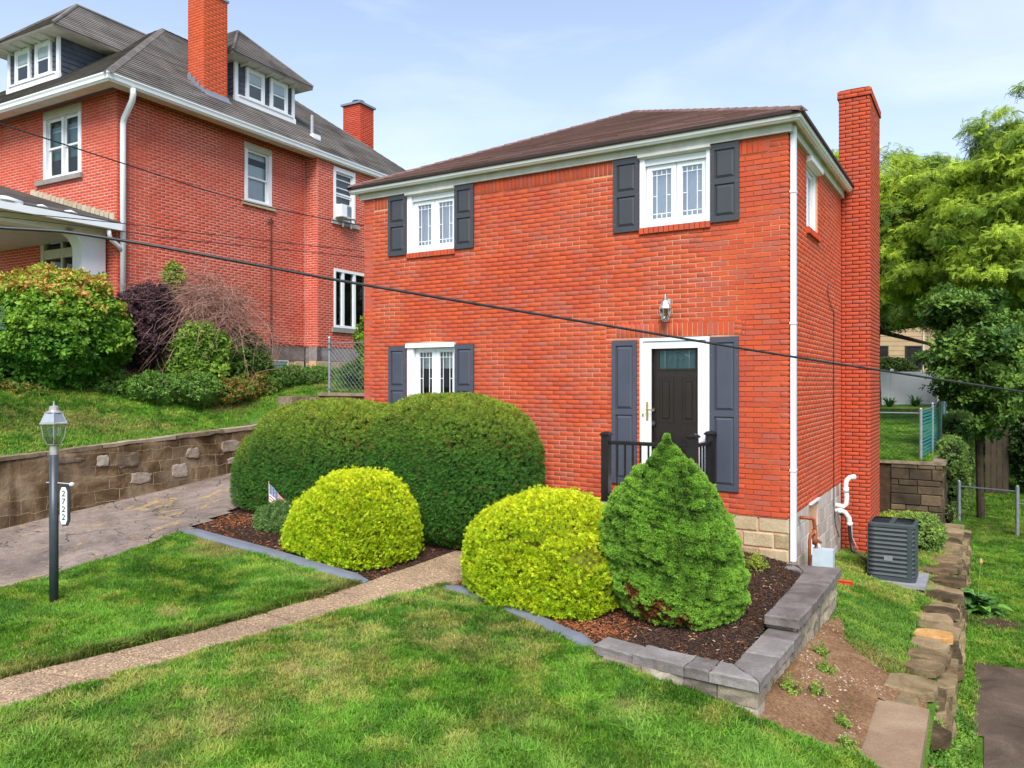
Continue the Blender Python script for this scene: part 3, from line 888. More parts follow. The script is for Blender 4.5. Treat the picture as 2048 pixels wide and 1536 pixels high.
slab([(-4.05, -2.26, -1.36), (-4.0, -2.26, -1.0), (-3.95, -2.26, -.66)])

# ---------------------------------------------------------------- grass
def grass_tint(x, y, seed, dry=0.5, bright=1.0):
    a = vnoise(x, y, 0.9, seed, 3); b = vnoise(x, y, 4.2, seed + 1, 3); c = vnoise(x, y, 0.45, seed + 2, 2)
    n = len(x)
    g0 = np.array([0.150, 0.325, 0.026]); g1 = np.array([0.066, 0.180, 0.014]); g2 = np.array([0.30, 0.43, 0.045]); dr = np.array([0.42, 0.33, 0.115])
    a = .5 * a + .5 * vnoise(x, y, 7, seed + 9, 2); t = np.clip((a - 0.38) / 0.22, 0, 1)[:, None]
    col = g1 * (1 - t) + g0 * t
    t2 = np.clip((b - 0.52) / 0.2, 0, 1)[:, None]
    col = col * (1 - t2 * 0.7) + g2 * t2 * 0.7
    d = np.clip((c * 0.6 + b * 0.4 - 0.53) / 0.16, 0, 1) * dry
    d = np.where(rng.random(n) < 0.25 + d, d * 1.1, d * 0.35)
    d = np.clip(d + (rng.random(n) < 0.06) * 0.5, 0, 0.9)[:, None]
    col = col * (1 - d) + dr * d
    col = col * rng.uniform(0.72, 1.28, n)[:, None]
    return col * bright

def grass(name, n, x0, x1, y0, y1, hf, mask, seed, s0=0.8, s1=1.25, dry=0.5, bright=1.0, parent=None, lift=0.0, extra=None):
    x = rng.uniform(x0, x1, n); y = rng.uniform(y0, y1, n)
    m = mask(x, y); x, y = x[m], y[m]
    z = hf(x, y) + lift
    P = np.stack([x, y, z], 1)
    Nn = np.tile(np.array([[0, 0, 1.0]]), (len(x), 1))
    # combing direction gives the mown look, locally consistent
    ang = vnoise(x, y, 1.2, seed + 7, 2) * 12
    Nn[:, 0] += 0.25 * np.cos(ang); Nn[:, 1] += 0.25 * np.sin(ang)
    h = vnoise(x, y, 1.7, seed + 3, 3)
    h = np.clip(.5 * h + .5 * vnoise(x, y, 6, seed + 13, 2) * 1.6 - .25, 0, 1); sc = (s0 + (s1 - s0) * h) * rng.uniform(0.8, 1.25, len(x))
    tint = grass_tint(x, y, seed, dry, bright)
    if extra is not None:
        sc, tint = extra(x, y, sc, tint)
    o = scatter(name, P, rot_from_normals(Nn, 0.18), sc, tint, GRASS, parent)
    return o

def edge_near(x, y, poly, w):
    """distance to polygon outline smaller than w"""
    P = np.array(poly); Q = np.roll(P, -1, axis=0)
    d = np.full(np.shape(x), 9.0)
    for (ax, ay), (bx, by) in zip(P, Q):
        L = (bx - ax) ** 2 + (by - ay) ** 2
        t = np.clip(((x - ax) * (bx - ax) + (y - ay) * (by - ay)) / L, 0, 1)
        d = np.minimum(d, np.hypot(x - ax - t * (bx - ax), y - ay - t * (by - ay)))
    return d

wob = lambda x, y: (vnoise(x, y, 3.5, 41, 2) - .5) * 0.10
def mask_front(x, y):
    xw = x + wob(x, y); yw = y + wob(y, x)
    m = (x > -10.5) & (x < 1.72) & (y < -2.55)
    m &= ~inpoly(xw, yw, STRAIGHT) & ~inpoly(xw, y, BEDL) & ~inpoly(x, y, BEDR) & ~inpoly(xw, yw, DRIVE)
    m &= ~(inpoly(x, y, [(-8.2, -3.1), (-4.3, -3.1), (-4.3, -2.6), (-8.2, -2.6)]))
    m &= ~inpoly(x, y, [(-3.5, -2.72), (-2.64, -2.9), (-1.74, -3.33), (-1.0, -3.62), (-1, -2.4), (-3.5, -2.2)])
    m &= ~inpoly(x, y, [(-1.03, -3.80), (.56, -3.80), (.62, -2), (-1.03, -2)])
    m &= ~inpoly(xw, yw, DIRT) & ~((x > 1.14) & (y > -3.62 + wob(x, y)))
    return m
def fx_front(x, y, sc, tint):
    # darker matted fringe left of the path, straw patches, lush clumps at the lower right
    d = edge_near(x, y, [(-5.62, -10.5), (-5.10, -6.95), (-4.71, -5.24), (-4.47, -3.15)], 1)
    d = np.where(x < -4.2, d, 9)
    k = np.clip(1 - d / 0.16, 0, 1)[:, None]
    tint = tint * (1 - k * 0.62) + np.array([0.10, 0.085, 0.02]) * k * 0.5
    sc = sc * (1 + 0.35 * k[:, 0])
    for (cx, cy, r_, s) in ((-6.9, -3.35, .55, .85), (-7.3, -3.2, .3, .8), (-5.4, -5.1, .25, .6), (-5.6, -7.2, .4, .4), (-3.1, -5.3, .45, .5), (-2.2, -4.2, .35, .45), (-2.9, -6.3, .5, .4), (-1.0, -5.0, .45, .4), (-.2, -4.5, .4, .45), (-4.4, -7.9, .4, .4)):
        q = np.clip(1 - np.hypot((x - cx), (y - cy) * 1.3) / r_, 0, 1)
        q = np.clip(q * 1.8, 0, 1) * s * .8 * (0.3 + 0.5 * rng.random(len(x)) + 1.2 * np.clip(vnoise(x, y, 5, 66, 3) * 2 - .7, 0, 1))
        q = np.clip(q, 0, 0.95)[:, None]
        tint = tint * (1 - q) + np.array([0.44, 0.33, 0.13]) * q
        sc = sc * (1 - 0.3 * q[:, 0])
    lush = np.zeros(len(x))
    for (cx, cy, r_) in ((.9, -4.6, .75), (1.2, -5.2, .8), (.1, -4.7, .6), (-3.5, -7.4, .6), (-5.0, -3.9, .55), (-.6, -5.8, .8), (.6, -5.6, .8)):
        lush = np.maximum(lush, np.clip(1.5 * (1 - np.hypot(x - cx, y - cy) / r_), 0, 1))
    L = (lush * (0.5 + 0.7 * vnoise(x, y, 4, 77, 2)))[:, None]
    L = np.clip(L, 0, 1)
    tint = tint * (1 - L) + np.array([0.175, 0.36, 0.040]) * L * rng.uniform(.75, 1.2, len(x))[:, None]
    sc = sc * (1 + 0.55 * L[:, 0])
    return sc, tint
grass('front_lawn_grass', 215000, -8.3, 1.75, -9.6, -2.5, hA, mask_front, 21, 0.75, 1.75, 0.5, 1.0, extra=fx_front)

def mask_upper(x, y):
    return ((x < -10.72 + 0.05 * wob(x, y)) | ((y > 2.25) & (x < -7.3)))
def fx_upper(x, y, sc, tint):
    q = (np.clip(1 - np.abs(x + 11.5) / 0.9, 0, 1) * vnoise(x, y, 1.2, 90, 3))
    q = np.clip((q - .35) * 2.2, 0, .75)[:, None]
    tint = tint * (1 - q) + np.array([0.36, 0.29, 0.10]) * q
    e = np.clip(1 - np.abs(x + 10.85) / 0.22, 0, 1)[:, None]
    tint = tint * (1 - e * .8) + np.array([0.17, 0.35, 0.04]) * e * .8
    return sc, tint
grass('upper_lawn_grass', 62000, -14.6, -7.3, -8.5, 7.5, hB, mask_upper, 51, 1.05, 1.7, 0.5, 1.05, extra=fx_upper)

def mask_side(x, y):
    xw = x + wob(x, y); yw = y + wob(y, x)
    m = (x > .05) & (x < 1.62) & (y > -3.4) & (y < 10.3) & ~inpoly(xw, yw, DIRT)
    m &= ~((x < .60) & (y < .3)) & ~inpoly(x, y, [(.5, 2.6), (1.42, 2.6), (1.42, 3.75), (.5, 3.75)])
    m &= ~((x < .5) & (y > 4.2) & (y < 5.75)) & ~((x > 1.14) & (y < -1.9)) & ~((x > 1.42) & (y < -1.2))
    return m
def fx_side(x, y, sc, tint):
    br = np.clip(1.4 - np.hypot(x - .95, (y + .4) / 1.6) / .8, 0, 1)[:, None] * .5
    tint = tint * (1 - br) + np.array([0.17, 0.30, 0.045]) * br
    dr = (np.clip(1 - np.hypot(x - 1.1, y + 1.2) / .5, 0, 1))[:, None] * .8
    tint = tint * (1 - dr) + np.array([0.40, 0.31, 0.11]) * dr
    return sc, tint
grass('side_slope_grass', 30000, .05, 1.65, -3.4, 10.3, hA, mask_side, 61, 0.9, 1.5, 0.45, 1.0, extra=fx_side)

def mask_low(x, y):
    xw = x + 1.3 * wob(x, y); yw = y + 1.3 * wob(y, x)
    return ~inpoly(xw, yw, LOWPATH)
grass('lower_lawn_grass', 42000, 1.75, 5.2, -5, 14, hD, mask_low, 71, 0.9, 1.4, 0.25, 0.95)
grass('lower_lawn_grass', 24000, 1.4, 9, 14, 34, hD, lambda x, y: x > 1.4, 72, 1.4, 2.2, 0.15, 0.85)
grass('back_lawn_grass', 30000, -4.5, 1.1, 10.5, 20, hE, lambda x, y: x < 1.05, 81, 1.2, 1.8, 0.25, 1.1)
grass('back_lawn_grass', 16000, -4.5, 1.1, 20, 31.5, hE, lambda x, y: x < 1.05, 82, 1.8, 2.6, 0.2, 1.15)

# mulch chips
def chips(name, n, poly, hf, seed, orange=0.3, hot=None):
    P = np.array(poly)
    x = rng.uniform(P[:, 0].min(), P[:, 0].max(), n); y = rng.uniform(P[:, 1].min(), P[:, 1].max(), n)
    m = inpoly(x, y, poly); x, y = x[m], y[m]
    z = hf(x, y) + rng.uniform(0, 0.012, len(x))
    k = vnoise(x, y, 1.6, seed, 3)
    o = np.clip((k - .48) * 4, 0, 1) * orange
    if hot:
        for (cx, cy, r_, s) in hot:
            o = np.maximum(o, s * np.clip(1.6 * (1 - np.hypot(x - cx, y - cy) / r_), 0, 1))
    pick_o = rng.random(len(x)) < o * .8 + 0.015
    base = np.array([0.030, 0.020, 0.016]); br = np.array([0.11, 0.055, 0.03]); org = np.array([0.33, 0.105, 0.035])
    t = rng.random(len(x))[:, None] ** 2
    col = base * (1 - t) + br * t
    col[pick_o] = org * rng.uniform(.5, 1.4, pick_o.sum())[:, None]
    pale = rng.random(len(x)) < 0.012
    col[pale] = (0.42, 0.30, 0.18)
    Nn = np.tile(np.array([[0, 0, 1.0]]), (len(x), 1))
    scatter(name, np.stack([x, y, z], 1), rot_from_normals(Nn, 0.45), rng.uniform(.7, 1.5, len(x)), col, CHIP)
chips('mulch_chips', 42000, BEDL, hBed, 31, 0.35, [(-8.0, -2.2, .55, .6), (-4.6, -2.4, .4, .25), (-5.2, -1.6, .7, .2)])
chips('mulch_chips', 52000, BEDR, hBed, 32, 0.05, [(-1.25, -3.2, .50, .85), (-1.75, -2.95, .45, .85), (-2.3, -2.6, .4, .5), (-1.2, -2.7, .5, .5)])
# pebbles on dirt
def pebbles(name, n, poly, hf, cols, s0, s1):
    P = np.array(poly)
    x = rng.uniform(P[:, 0].min(), P[:, 0].max(), n); y = rng.uniform(P[:, 1].min(), P[:, 1].max(), n)
    m = inpoly(x, y, poly); x, y = x[m], y[m]
    z = hf(x, y) + 0.010
    col = np.array(cols)[rng.integers(0, len(cols), len(x))] * rng.uniform(.7, 1.25, len(x))[:, None]
    Nn = np.tile(np.array([[0, 0, 1.0]]), (len(x), 1))
    scatter(name, np.stack([x, y, z], 1), rot_from_normals(Nn, 0.25), s0 + (s1 - s0) * rng.random(len(x)) ** 5, col, ['pebble'])
pebbles('dirt_gravel', 16000, DIRT, hA, [(.30, .17, .10), (.22, .12, .07), (.36, .25, .16), (.44, .37, .30), (.16, .09, .055), (.24,.14,.08)], .2, 1.3)
pebbles('driveway_gravel', 5000, DRIVE, lambda x, y: hA(x, y) + .012, [(.30, .26, .25), (.18, .15, .14), (.42, .38, .35)], .12, .45)

# ================================================================ BRICKWORK
COURSE, BL, JT = 0.0677, 0.2215, 0.0105
_unit = {}
def unit_brick(mat):
    if mat not in _unit:
        b = 0.05
        # unit brick: u 0..1, d 0..1 (outwards), z 0..1, front edges eased
        V = [(0, 0, 0), (1, 0, 0), (1, 0, 1), (0, 0, 1), (0, .86, 0), (1, .86, 0), (1, .86, 1), (0, .86, 1), (.012, 1, .04), (.988, 1, .04), (.988, 1, .96), (.012, 1, .96)]
        F = [(0, 1, 5, 4), (1, 2, 6, 5), (2, 3, 7, 6), (3, 0, 4, 7), (4, 5, 9, 8), (5, 6, 10, 9), (6, 7, 11, 10), (7, 4, 8, 11), (8, 9, 10, 11)]
        me = bpy.data.meshes.new('brick'); me.from_pydata(V, [], F); me.materials.append(M[mat]); me.update()
        _unit[mat] = me
    return _unit[mat]

def cells(u0, u1, z0, z1, opens):
    """rectangles of a wall left over once the openings are cut"""
    zs = sorted({z0, z1, *[min(max(o[2], z0), z1) for o in opens], *[min(max(o[3], z0), z1) for o in opens]})
    out = []
    for a, b in zip(zs, zs[1:]):
        if b - a < 1e-4:
            continue
        iv = [(u0, u1)]
        for o in opens:
            if o[2] < b - 1e-4 and o[3] > a + 1e-4:
                nv = []
                for p, q in iv:
                    if o[0] > p: nv.append((p, min(o[0], q)))
                    if o[1] < q: nv.append((max(o[1], p), q))
                iv = [v for v in nv if v[1] - v[0] > 1e-4]
        out += [(p, q, a, b) for p, q in iv]
    return out

def lay(fr, u0, u1, z0, z1, opens, mat, depth=0.022, course=COURSE, bl=BL, phase=0.0, seed=1, par=0, soldier=False, jt=JT, top=None):
    """returns bricks as (frame, u, z, length, height, proud, mat)"""
    r = random.Random(seed); out = []
    if soldier:
        n = max(1, round((u1 - u0) / 0.0722)); w = (u1 - u0) / n
        for i in range(n):
            out.append((fr, u0 + i * w + jt / 2, z0 + jt / 2, w - jt, z1 - z0 - jt, r.uniform(-.0012, .0018), mat, depth))
        return out
    nrow = int(round((z1 - z0) / course))
    for k in range(nrow):
        za, zb = z0 + k * course, z0 + (k + 1) * course
        zc = (za + zb) / 2
        iv = [(u0, u1)]
        for o in opens:
            if o[2] < zc < o[3]:
                nv = []
                for p, q in iv:
                    if o[0] > p: nv.append((p, min(o[0], q)))
                    if o[1] < q: nv.append((max(o[1], p), q))
                iv = [v for v in nv if v[1] - v[0] > 0.02]
        off = phase + (bl / 2 if (k + par) % 2 else 0)
        for p, q in iv:
            g = math.floor((p - off) / bl)
            cuts = [p]
            while True:
                g += 1
                c = g * bl + off
                if c >= q - 0.035: break
                if c > p + 0.035: cuts.append(c + r.uniform(-.003, .003))
            cuts.append(q)
            for a, b in zip(cuts, cuts[1:]):
                l = b - a - jt
                if l > 0.015:
                    out.append((fr, a + jt / 2, za + jt / 2 + r.uniform(-.0012, .0012), l, course - jt, r.uniform(-.0015, .0022), mat, depth))
    return out

def px_size(root_m, b):
    fr, u, z, l, h, pr, mt, dp = b
    c = root_m @ fr.p(u + l / 2, 0, z + h / 2)
    d = c - CAM
    fwd = Vector((-math.sin(HEAD), math.cos(HEAD), 0)); rt = Vector((math.cos(HEAD), math.sin(HEAD), 0))
    Z = d.dot(fwd)
    if Z < 1: return -1
    x = 1024 + 1556 * d.dot(rt) / Z; y = 766 - 1556 * d.z / Z
    if not (0 < x < 2048 and 0 < y < 1536): return -1
    nrm = (root_m.to_3x3() @ fr.N); fac = abs(nrm.dot(d.normalized()))
    if nrm.dot(d) > 0: return -1
    return l * h * fac / (Z * Z)

def finish_bricks(root, bricks, count=300, skip=None):
    """the 300 bricks that show largest are parts of their own, the rest is one joined part per colour"""
    rm = Matrix.Translation(root.location) @ root.rotation_euler.to_matrix().to_4x4()
    sc_ = sorted(range(len(bricks)), key=lambda i: -(px_size(rm, bricks[i]) if not (skip and skip(bricks[i])) else -1))
    own = set(sc_[:count])
    for i in sc_[:count]:
        fr, u, z, l, h, pr, mt, dp = bricks[i]
        o = bpy.data.objects.new('brick', unit_brick(mt)); COL.objects.link(o); o.parent = root
        p = fr.p(u, -0.012, z)
        sy = dp - 0.010 + pr
        m3 = Matrix((fr.U * l, fr.N * sy, Vector((0, 0, h)))).transposed()
        o.matrix_local = Matrix.Translation(p) @ m3.to_4x4()
    rest = [b for i, b in enumerate(bricks) if i not in own]
    mats = []
    for b in rest:
        if b[6] not in mats: mats.append(b[6])
    V = np.zeros((len(rest) * 12, 3), np.float32); F = []; MI = []
    ub = [(0, 0), (1, 0), (1, 1), (0, 1)]
    fs = [(0, 1, 5, 4), (1, 2, 6, 5), (2, 3, 7, 6), (3, 0, 4, 7), (4, 5, 9, 8), (5, 6, 10, 9), (6, 7, 11, 10), (7, 4, 8, 11), (8, 9, 10, 11)]
    for i, (fr, u, z, l, h, pr, mt, dp) in enumerate(rest):
        d1 = dp - 0.022 + pr; d0 = -0.012; e = 0.0025
        pts = [fr.p(u + a * l, d0, z + c * h) for a, c in ub] + [fr.p(u + a * l, d1 - e, z + c * h) for a, c in ub] + \
              [fr.p(u + e, d1, z + e), fr.p(u + l - e, d1, z + e), fr.p(u + l - e, d1, z + h - e), fr.p(u + e, d1, z + h - e)]
        V[i * 12:(i + 1) * 12] = [tuple(p) for p in pts]
        F += [tuple(q + i * 12 for q in f) for f in fs]; MI += [mats.index(mt)] * 9
    if rest:
        o = npmesh('bricks', V, np.array(F), None, root, 'stuff')
        for mt in mats: o.data.materials.append(M[mt])
        o.data.polygons.foreach_set('material_index', MI)

def backing(name, root, fr, u0, u1, z0, z1, opens, mat, thick=0.2, rec=0.0055):
    mb = MB(fr)
    for a, b, c, d in cells(u0, u1, z0, z1, opens):
        mb.box(a, b, -rec - thick, -rec, c, d)
    return mb.build(name, mat, root)

# ================================================================ windows and shutters
def casement(root, fr, u0, u1, z0, z1, kind='light', sill=True, headtrim=0.10, jl=0.07, jr=0.03, curtain='curtain', glass='glass', ratio=None, grid=True):
    """double casement with prairie glazing bars; the part 'window' carries sashes, panes, bars, sill bricks"""
    D = -0.075
    w = MB(fr)
    w.box(u0, u0 + jl, -0.14, 0.012, z0, z1); w.box(u1 - jr, u1, -0.14, 0.010, z0, z1)
    w.box(u0 + jl, u1 - jr, -0.14, -0.02, z1 - headtrim, z1); w.box(u0 + jl, u1 - jr, -0.14, 0.018, z0, z0 + 0.045)
    win = w.build('window', 'vinyl', root)
    a, b, c, d = u0 + jl + .008, u1 - jr - .006, z0 + .048, z1 - headtrim - .004
    mid = (a + b) / 2
    for s, (p, q) in enumerate(((a, mid - .004), (mid + .004, b))):
        f = MB(fr); f.frame(p, q, c, d, 0.072, D - .03, D + .018, 0.062, 0.07)
        f.frame(p + .066, q - .066, c + .064, d - .056, 0.012, D - .028, D + .006)
        f.build('sash', 'vinyl', win)
        ga, gb, gc, gd = p + .072, q - .072, c + .070, d - .062
        MB(fr).poly([fr.p(ga, D - .012, gc), fr.p(gb, D - .012, gc), fr.p(gb, D - .012, gd), fr.p(ga, D - .012, gd)]).build('pane', glass, win)
        if grid:
            W, H = gb - ga, gd - gc
            g = MB(fr); t = .0048; dd0, dd1 = D - .009, D - .001
            for fx in (.24, .74): g.box(ga + W * fx - t, ga + W * fx + t, dd0, dd1, gc, gd)
            zt, zb = gd - H * .105, gc + H * .105
            for zz in (zt, zb): g.box(ga, gb, dd0 - .001, dd1 + .001, zz - t, zz + t)
            g.box(ga + W * .49 - t, ga + W * .49 + t, dd0, dd1, zt, gd); g.box(ga + W * .49 - t, ga + W * .49 + t, dd0, dd1, gc, zb)
            zm = gc + H * .47
            g.box(ga, ga + W * .24, dd0 - .001, dd1 + .001, zm - t, zm + t); g.box(ga + W * .74, gb, dd0 - .001, dd1 + .001, zm - t, zm + t)
            g.build('glazing_bars', 'vinyl', win)
    # curtain with folds behind the panes
    cb = MB(fr); n = 44
    if kind == 'light':
        segs = [(z0 + .03, z1 - headtrim, curtain)]
    else:
        segs = [(z0 + (z1 - z0) * .62, z1 - headtrim, curtain)]
        MB(fr).box(u0 + .02, u1 - .02, -.62, -.60, z0 + .02, z1 - .03).build('dark_backing', 'dark', win)  # near-black sheet standing in for the darkness of the unlit room
    for (za, zb, mt) in segs:
        cm = MB(fr)
        pts = [(u0 + .03 + (u1 - u0 - .06) * i / n, -.19 + .014 * math.sin(i * 1.9) + .006 * math.sin(i * .7)) for i in range(n + 1)]
        vs = [fr.p(u, dd, za) for u, dd in pts] + [fr.p(u, dd, zb) for u, dd in pts]
        cm.add(vs, [(i, i + 1, n + 2 + i, n + 1 + i) for i in range(n)])
        cm.build('curtain', mt, win, smooth=True)
    if sill:
        k = int(round((u1 - u0 + .02) / .074)); ww = (u1 - u0 + .02) / k
        for i in range(k):
            MB(fr).bbox(u0 - .01 + i * ww + .005, u0 - .01 + (i + 1) * ww - .004, -.02, .034 + rnd.uniform(-.002, .002), z0 - .092 + rnd.uniform(-.002, .002), z0 - .004, .004).build('sill_brick', 'brick', win)
        MB(fr).box(u0 - .005, u1 + .005, -.02, .022, z0 - .088, z0 - .01).build('sill_mortar', 'mortar_dark', win)
    return win

def shutter(root, fr, u0, u1, z0, z1, mat, splits=(0.52,), d0=.002, frame=.058, mid=.075):
    m = MB(fr); t = .030
    # frame members flush, raised fields between them
    zs = [z0]; H = z1 - z0
    cuts = [z0 + H * s for s in splits]
    m.box(u0, u0 + frame, d0, d0 + t, z0, z1); m.box(u1 - frame, u1, d0, d0 + t, z0, z1)
    edges = []
    lo = z0 + mid
    m.box(u0 + frame, u1 - frame, d0, d0 + t - .001, z0, lo)
    for c in cuts:
        m.box(u0 + frame, u1 - frame, d0, d0 + t - .001, c - mid / 2, c + mid / 2)
        edges.append((lo, c - mid / 2)); lo = c + mid / 2
    m.box(u0 + frame, u1 - frame, d0, d0 + t - .001, z1 - mid, z1)
    edges.append((lo, z1 - mid))
    for a, b in edges:
        ua, ub = u0 + frame, u1 - frame
        P = fr.p; g = .010; r_ = .040
        o = [P(ua, d0 + .009, a), P(ub, d0 + .009, a), P(ub, d0 + .009, b), P(ua, d0 + .009, b)]
        i1 = [P(ua + g, d0 + .009, a + g), P(ub - g, d0 + .009, a + g), P(ub - g, d0 + .009, b - g), P(ua + g, d0 + .009, b - g)]
        i2 = [P(ua + r_, d0 + .026, a + r_ * 1.1), P(ub - r_, d0 + .026, a + r_ * 1.1), P(ub - r_, d0 + .026, b - r_ * 1.1), P(ua + r_, d0 + .026, b - r_ * 1.1)]
        f = []
        for k in range(4):
            f += [(k, (k + 1) % 4, 4 + (k + 1) % 4, 4 + k), (4 + k, 4 + (k + 1) % 4, 8 + (k + 1) % 4, 8 + k)]
        f.append((8, 9, 10, 11))
        m.add(o + i1 + i2, f)
    s = m.build('shutter', mat, root)
    sc_ = MB(fr)
    for uu in (u0 + .022, u1 - .022):
        for zz in (z0 + H * .12, z0 + H * .5, z0 + H * .88):
            sc_.lathe(fr.p(uu, d0 + t, zz), [(0.0045, -.004), (0.0045, .004)], 6)
    sc_.build('screws', 'steel', s)
    return s

# ================================================================ MAIN HOUSE
house = empty('brick_house')
tag(house, 'two storey red brick house with brown hipped roof, charcoal shutters and white storm door', 'house')
FF = Frame((0, 0, 0), (1, 0, 0), (0, -1, 0))      # front wall, u = x
FS = Frame((0, 0, 0), (0, 1, 0), (1, 0, 0))       # right side wall, u = y
W, DEP, ZT = 7.226, 7.9, 4.975
op_front = [(-6.245, -5.253, 3.935, ZT), (-2.031, -1.020, 3.93, ZT), (-6.245, -5.253, 1.30, 2.405), (-2.040, -1.022, .10, 2.385)]
wall = backing('wall', house, FF, -W, -.012, -.02, ZT + .1, op_front, 'mortar')
op_side = [(1.18, 2.03, 3.96, 4.90)]
backing('wall', house, FS, .20, DEP, -.0, ZT + .1, op_side, 'mortar_light', .2, .0035)
MB().box(-W + .01, -W + .2, .0, DEP, -1.3, ZT + .1).build('wall', 'brick', house)
MB().box(-W + .2, -.2, DEP - .2, DEP, -1.3, ZT + .1).build('wall', 'brick', house)
MB().box(-W + .2, -.2, .25, DEP - .2, 2.42, 2.44).build('floor', 'dark', house)
bricks = []
sold = 0.212
sh_u = [(-6.653, -6.256), (-5.265, -4.878), (-2.43, -2.04), (-1.012, -.628)]
sold_top = [(-W + .235, -6.245), (-5.253, -2.031), (-1.020, -.245)]
head = [(-2.56, -.60, 2.385, 2.385 + .215)]
zt_s = ZT - .215
op_b = op_front + [(a, b, zt_s + .001, ZT + .1) for a, b in sold_top] + head
bricks += lay(FF, -W, 0, 0.0, ZT, op_b, 'brick', seed=3, jt=.0115)
for a, b in sold_top:
    bricks += lay(FF, a, b, zt_s, ZT - .003, [], 'brick', soldier=True, seed=4)
bricks += lay(FF, -2.40, -.70, 2.385 + .002, 2.385 + .213, [], 'brick', soldier=True, seed=5)
bricks += [(FF, -2.56 + .005, 2.385 + .0677 * k + .005, .15, .057, 0, 'brick', .022) for k in range(3)] + [(FF, -.695, 2.385 + .0677 * k + .005, .09, .057, 0, 'brick', .022) for k in range(3)]
bricks += lay(FS, .014, DEP, 0.0, ZT, op_side, 'brick_side', seed=6, par=1, jt=.0115)
# chimney
CH = empty('chimney_base', parent=house)
bpy.data.objects.remove(CH)
cx0, cx1, cy0, cy1, ctop = -.04, .463, 4.25, 5.69, 6.86
FCf = Frame((0, cy0, 0), (1, 0, 0), (0, -1, 0)); FCs = Frame((cx1, 0, 0), (0, 1, 0), (1, 0, 0))
FCl = Frame((cx0, 0, 0), (0, -1, 0), (-1, 0, 0)); FCb = Frame((0, cy1, 0), (-1, 0, 0), (0, 1, 0))
zc0 = -1.35
chim = MB().box(cx0 + .011, cx1 - .011, cy0 + .011, cy1 - .011, zc0, ctop).build('chimney', 'mortar_dark', house)
nch = int(round((ctop - .13 - zc0) / COURSE)); zc1 = zc0 + nch * COURSE
bricks += lay(FCf, cx0, cx1, zc0, zc1, [(-1, .002, -3, ZT)], 'brick_chimney', seed=8, phase=-.04, jt=.012)
bricks += lay(FCs, cy0 + .014, cy1, zc0, zc1, [], 'brick_chimney', seed=9, par=1, jt=.011)
bricks += lay(FCl, -cy1, -cy0 - .014, 5.2, zc1, [], 'brick_chimney', seed=10, par=1, jt=.011)
# corbelled cap: two proud courses and a mortar wash
e = .022
FK = [Frame((0, cy0 - e, 0), (1, 0, 0), (0, -1, 0)), Frame((cx1 + e, 0, 0), (0, 1, 0), (1, 0, 0)), Frame((cx0 - e, 0, 0), (0, -1, 0), (-1, 0, 0))]
MB().box(cx0 - e + .011, cx1 + e - .011, cy0 - e + .011, cy1 + e - .011, zc1 + .004, zc1 + 2 * COURSE + .001).build('chimney_cap', 'mortar_dark', chim)
bricks += lay(FK[0], cx0 - e, cx1 + e, zc1, zc1 + 2 * COURSE, [], 'brick_chimney', seed=11, phase=.05)
bricks += lay(FK[1], cy0 - e + .014, cy1 + e, zc1, zc1 + 2 * COURSE, [], 'brick_chimney', seed=12)
bricks += lay(FK[2], -cy1 - e, -cy0 + e - .014, zc1, zc1 + 2 * COURSE, [], 'brick_chimney', seed=13)
MB().box(cx0 + .10, cx1 - .10, cy0 + .10, cy1 - .35, zc1 + 2 * COURSE, zc1 + 2 * COURSE + .055).build('chimney_wash', 'brick_chimney', chim)
finish_bricks(house, bricks, 300, skip=lambda b: b[0] is FF and ((-2.9 < b[1] < -.75 and b[2] < .75) or b[1] < -3.2 and b[2] < 1.3))

# foundation: hollow blocks laid in courses
FFb = Frame((0, .0, 0), (1, 0, 0), (0, -1, 0))
MB(FFb).box(-W, -.03, -.2, -.022, -1.5, -.021).build('foundation', 'mortar_light', house)
MB(FS).box(.21, DEP, -.2, -.022, -1.6, -.003).build('foundation', 'mortar_light', house)
def blocks(fr, u0, u1, z1, rows, h, ln, mat, parent, opens=(), d=-.008, phase=0, jt=.008, name='block', b=.012):
    for k in range(rows):
        za, zb = z1 - (k + 1) * h, z1 - k * h
        g = u0 - (ln / 2 if k % 2 else 0) + phase
        while g < u1:
            a, bb = max(g, u0), min(g + ln, u1); g += ln
            if bb - a < .04: continue
            segs = [(a, bb)]
            for o in opens:
                if o[2] < (za + zb) / 2 < o[3]:
                    nv = []
                    for p, q in segs:
                        if o[0] > p: nv.append((p, min(q, o[0])))
                        if o[1] < q: nv.append((max(p, o[1]), q))
                    segs = nv
            for p, q in segs:
                if q - p > .04:
                    MB(fr).bbox(p + jt / 2, q - jt / 2, -.05, d + rnd.uniform(-.004, .003), za + jt / 2, zb - jt / 2, b).build(name, mat, parent)
blocks(FFb, -1.5, -.0, -.005, 3, .205, .40, 'foundstone', house, phase=-.09, d=-.004, b=.018)
blocks(FS, .05, 4.25, -.005, 6, .205, .405, 'foundside', house, opens=[(1.40, 2.05, -.72, .1)], d=-.004, jt=.006, b=.006)

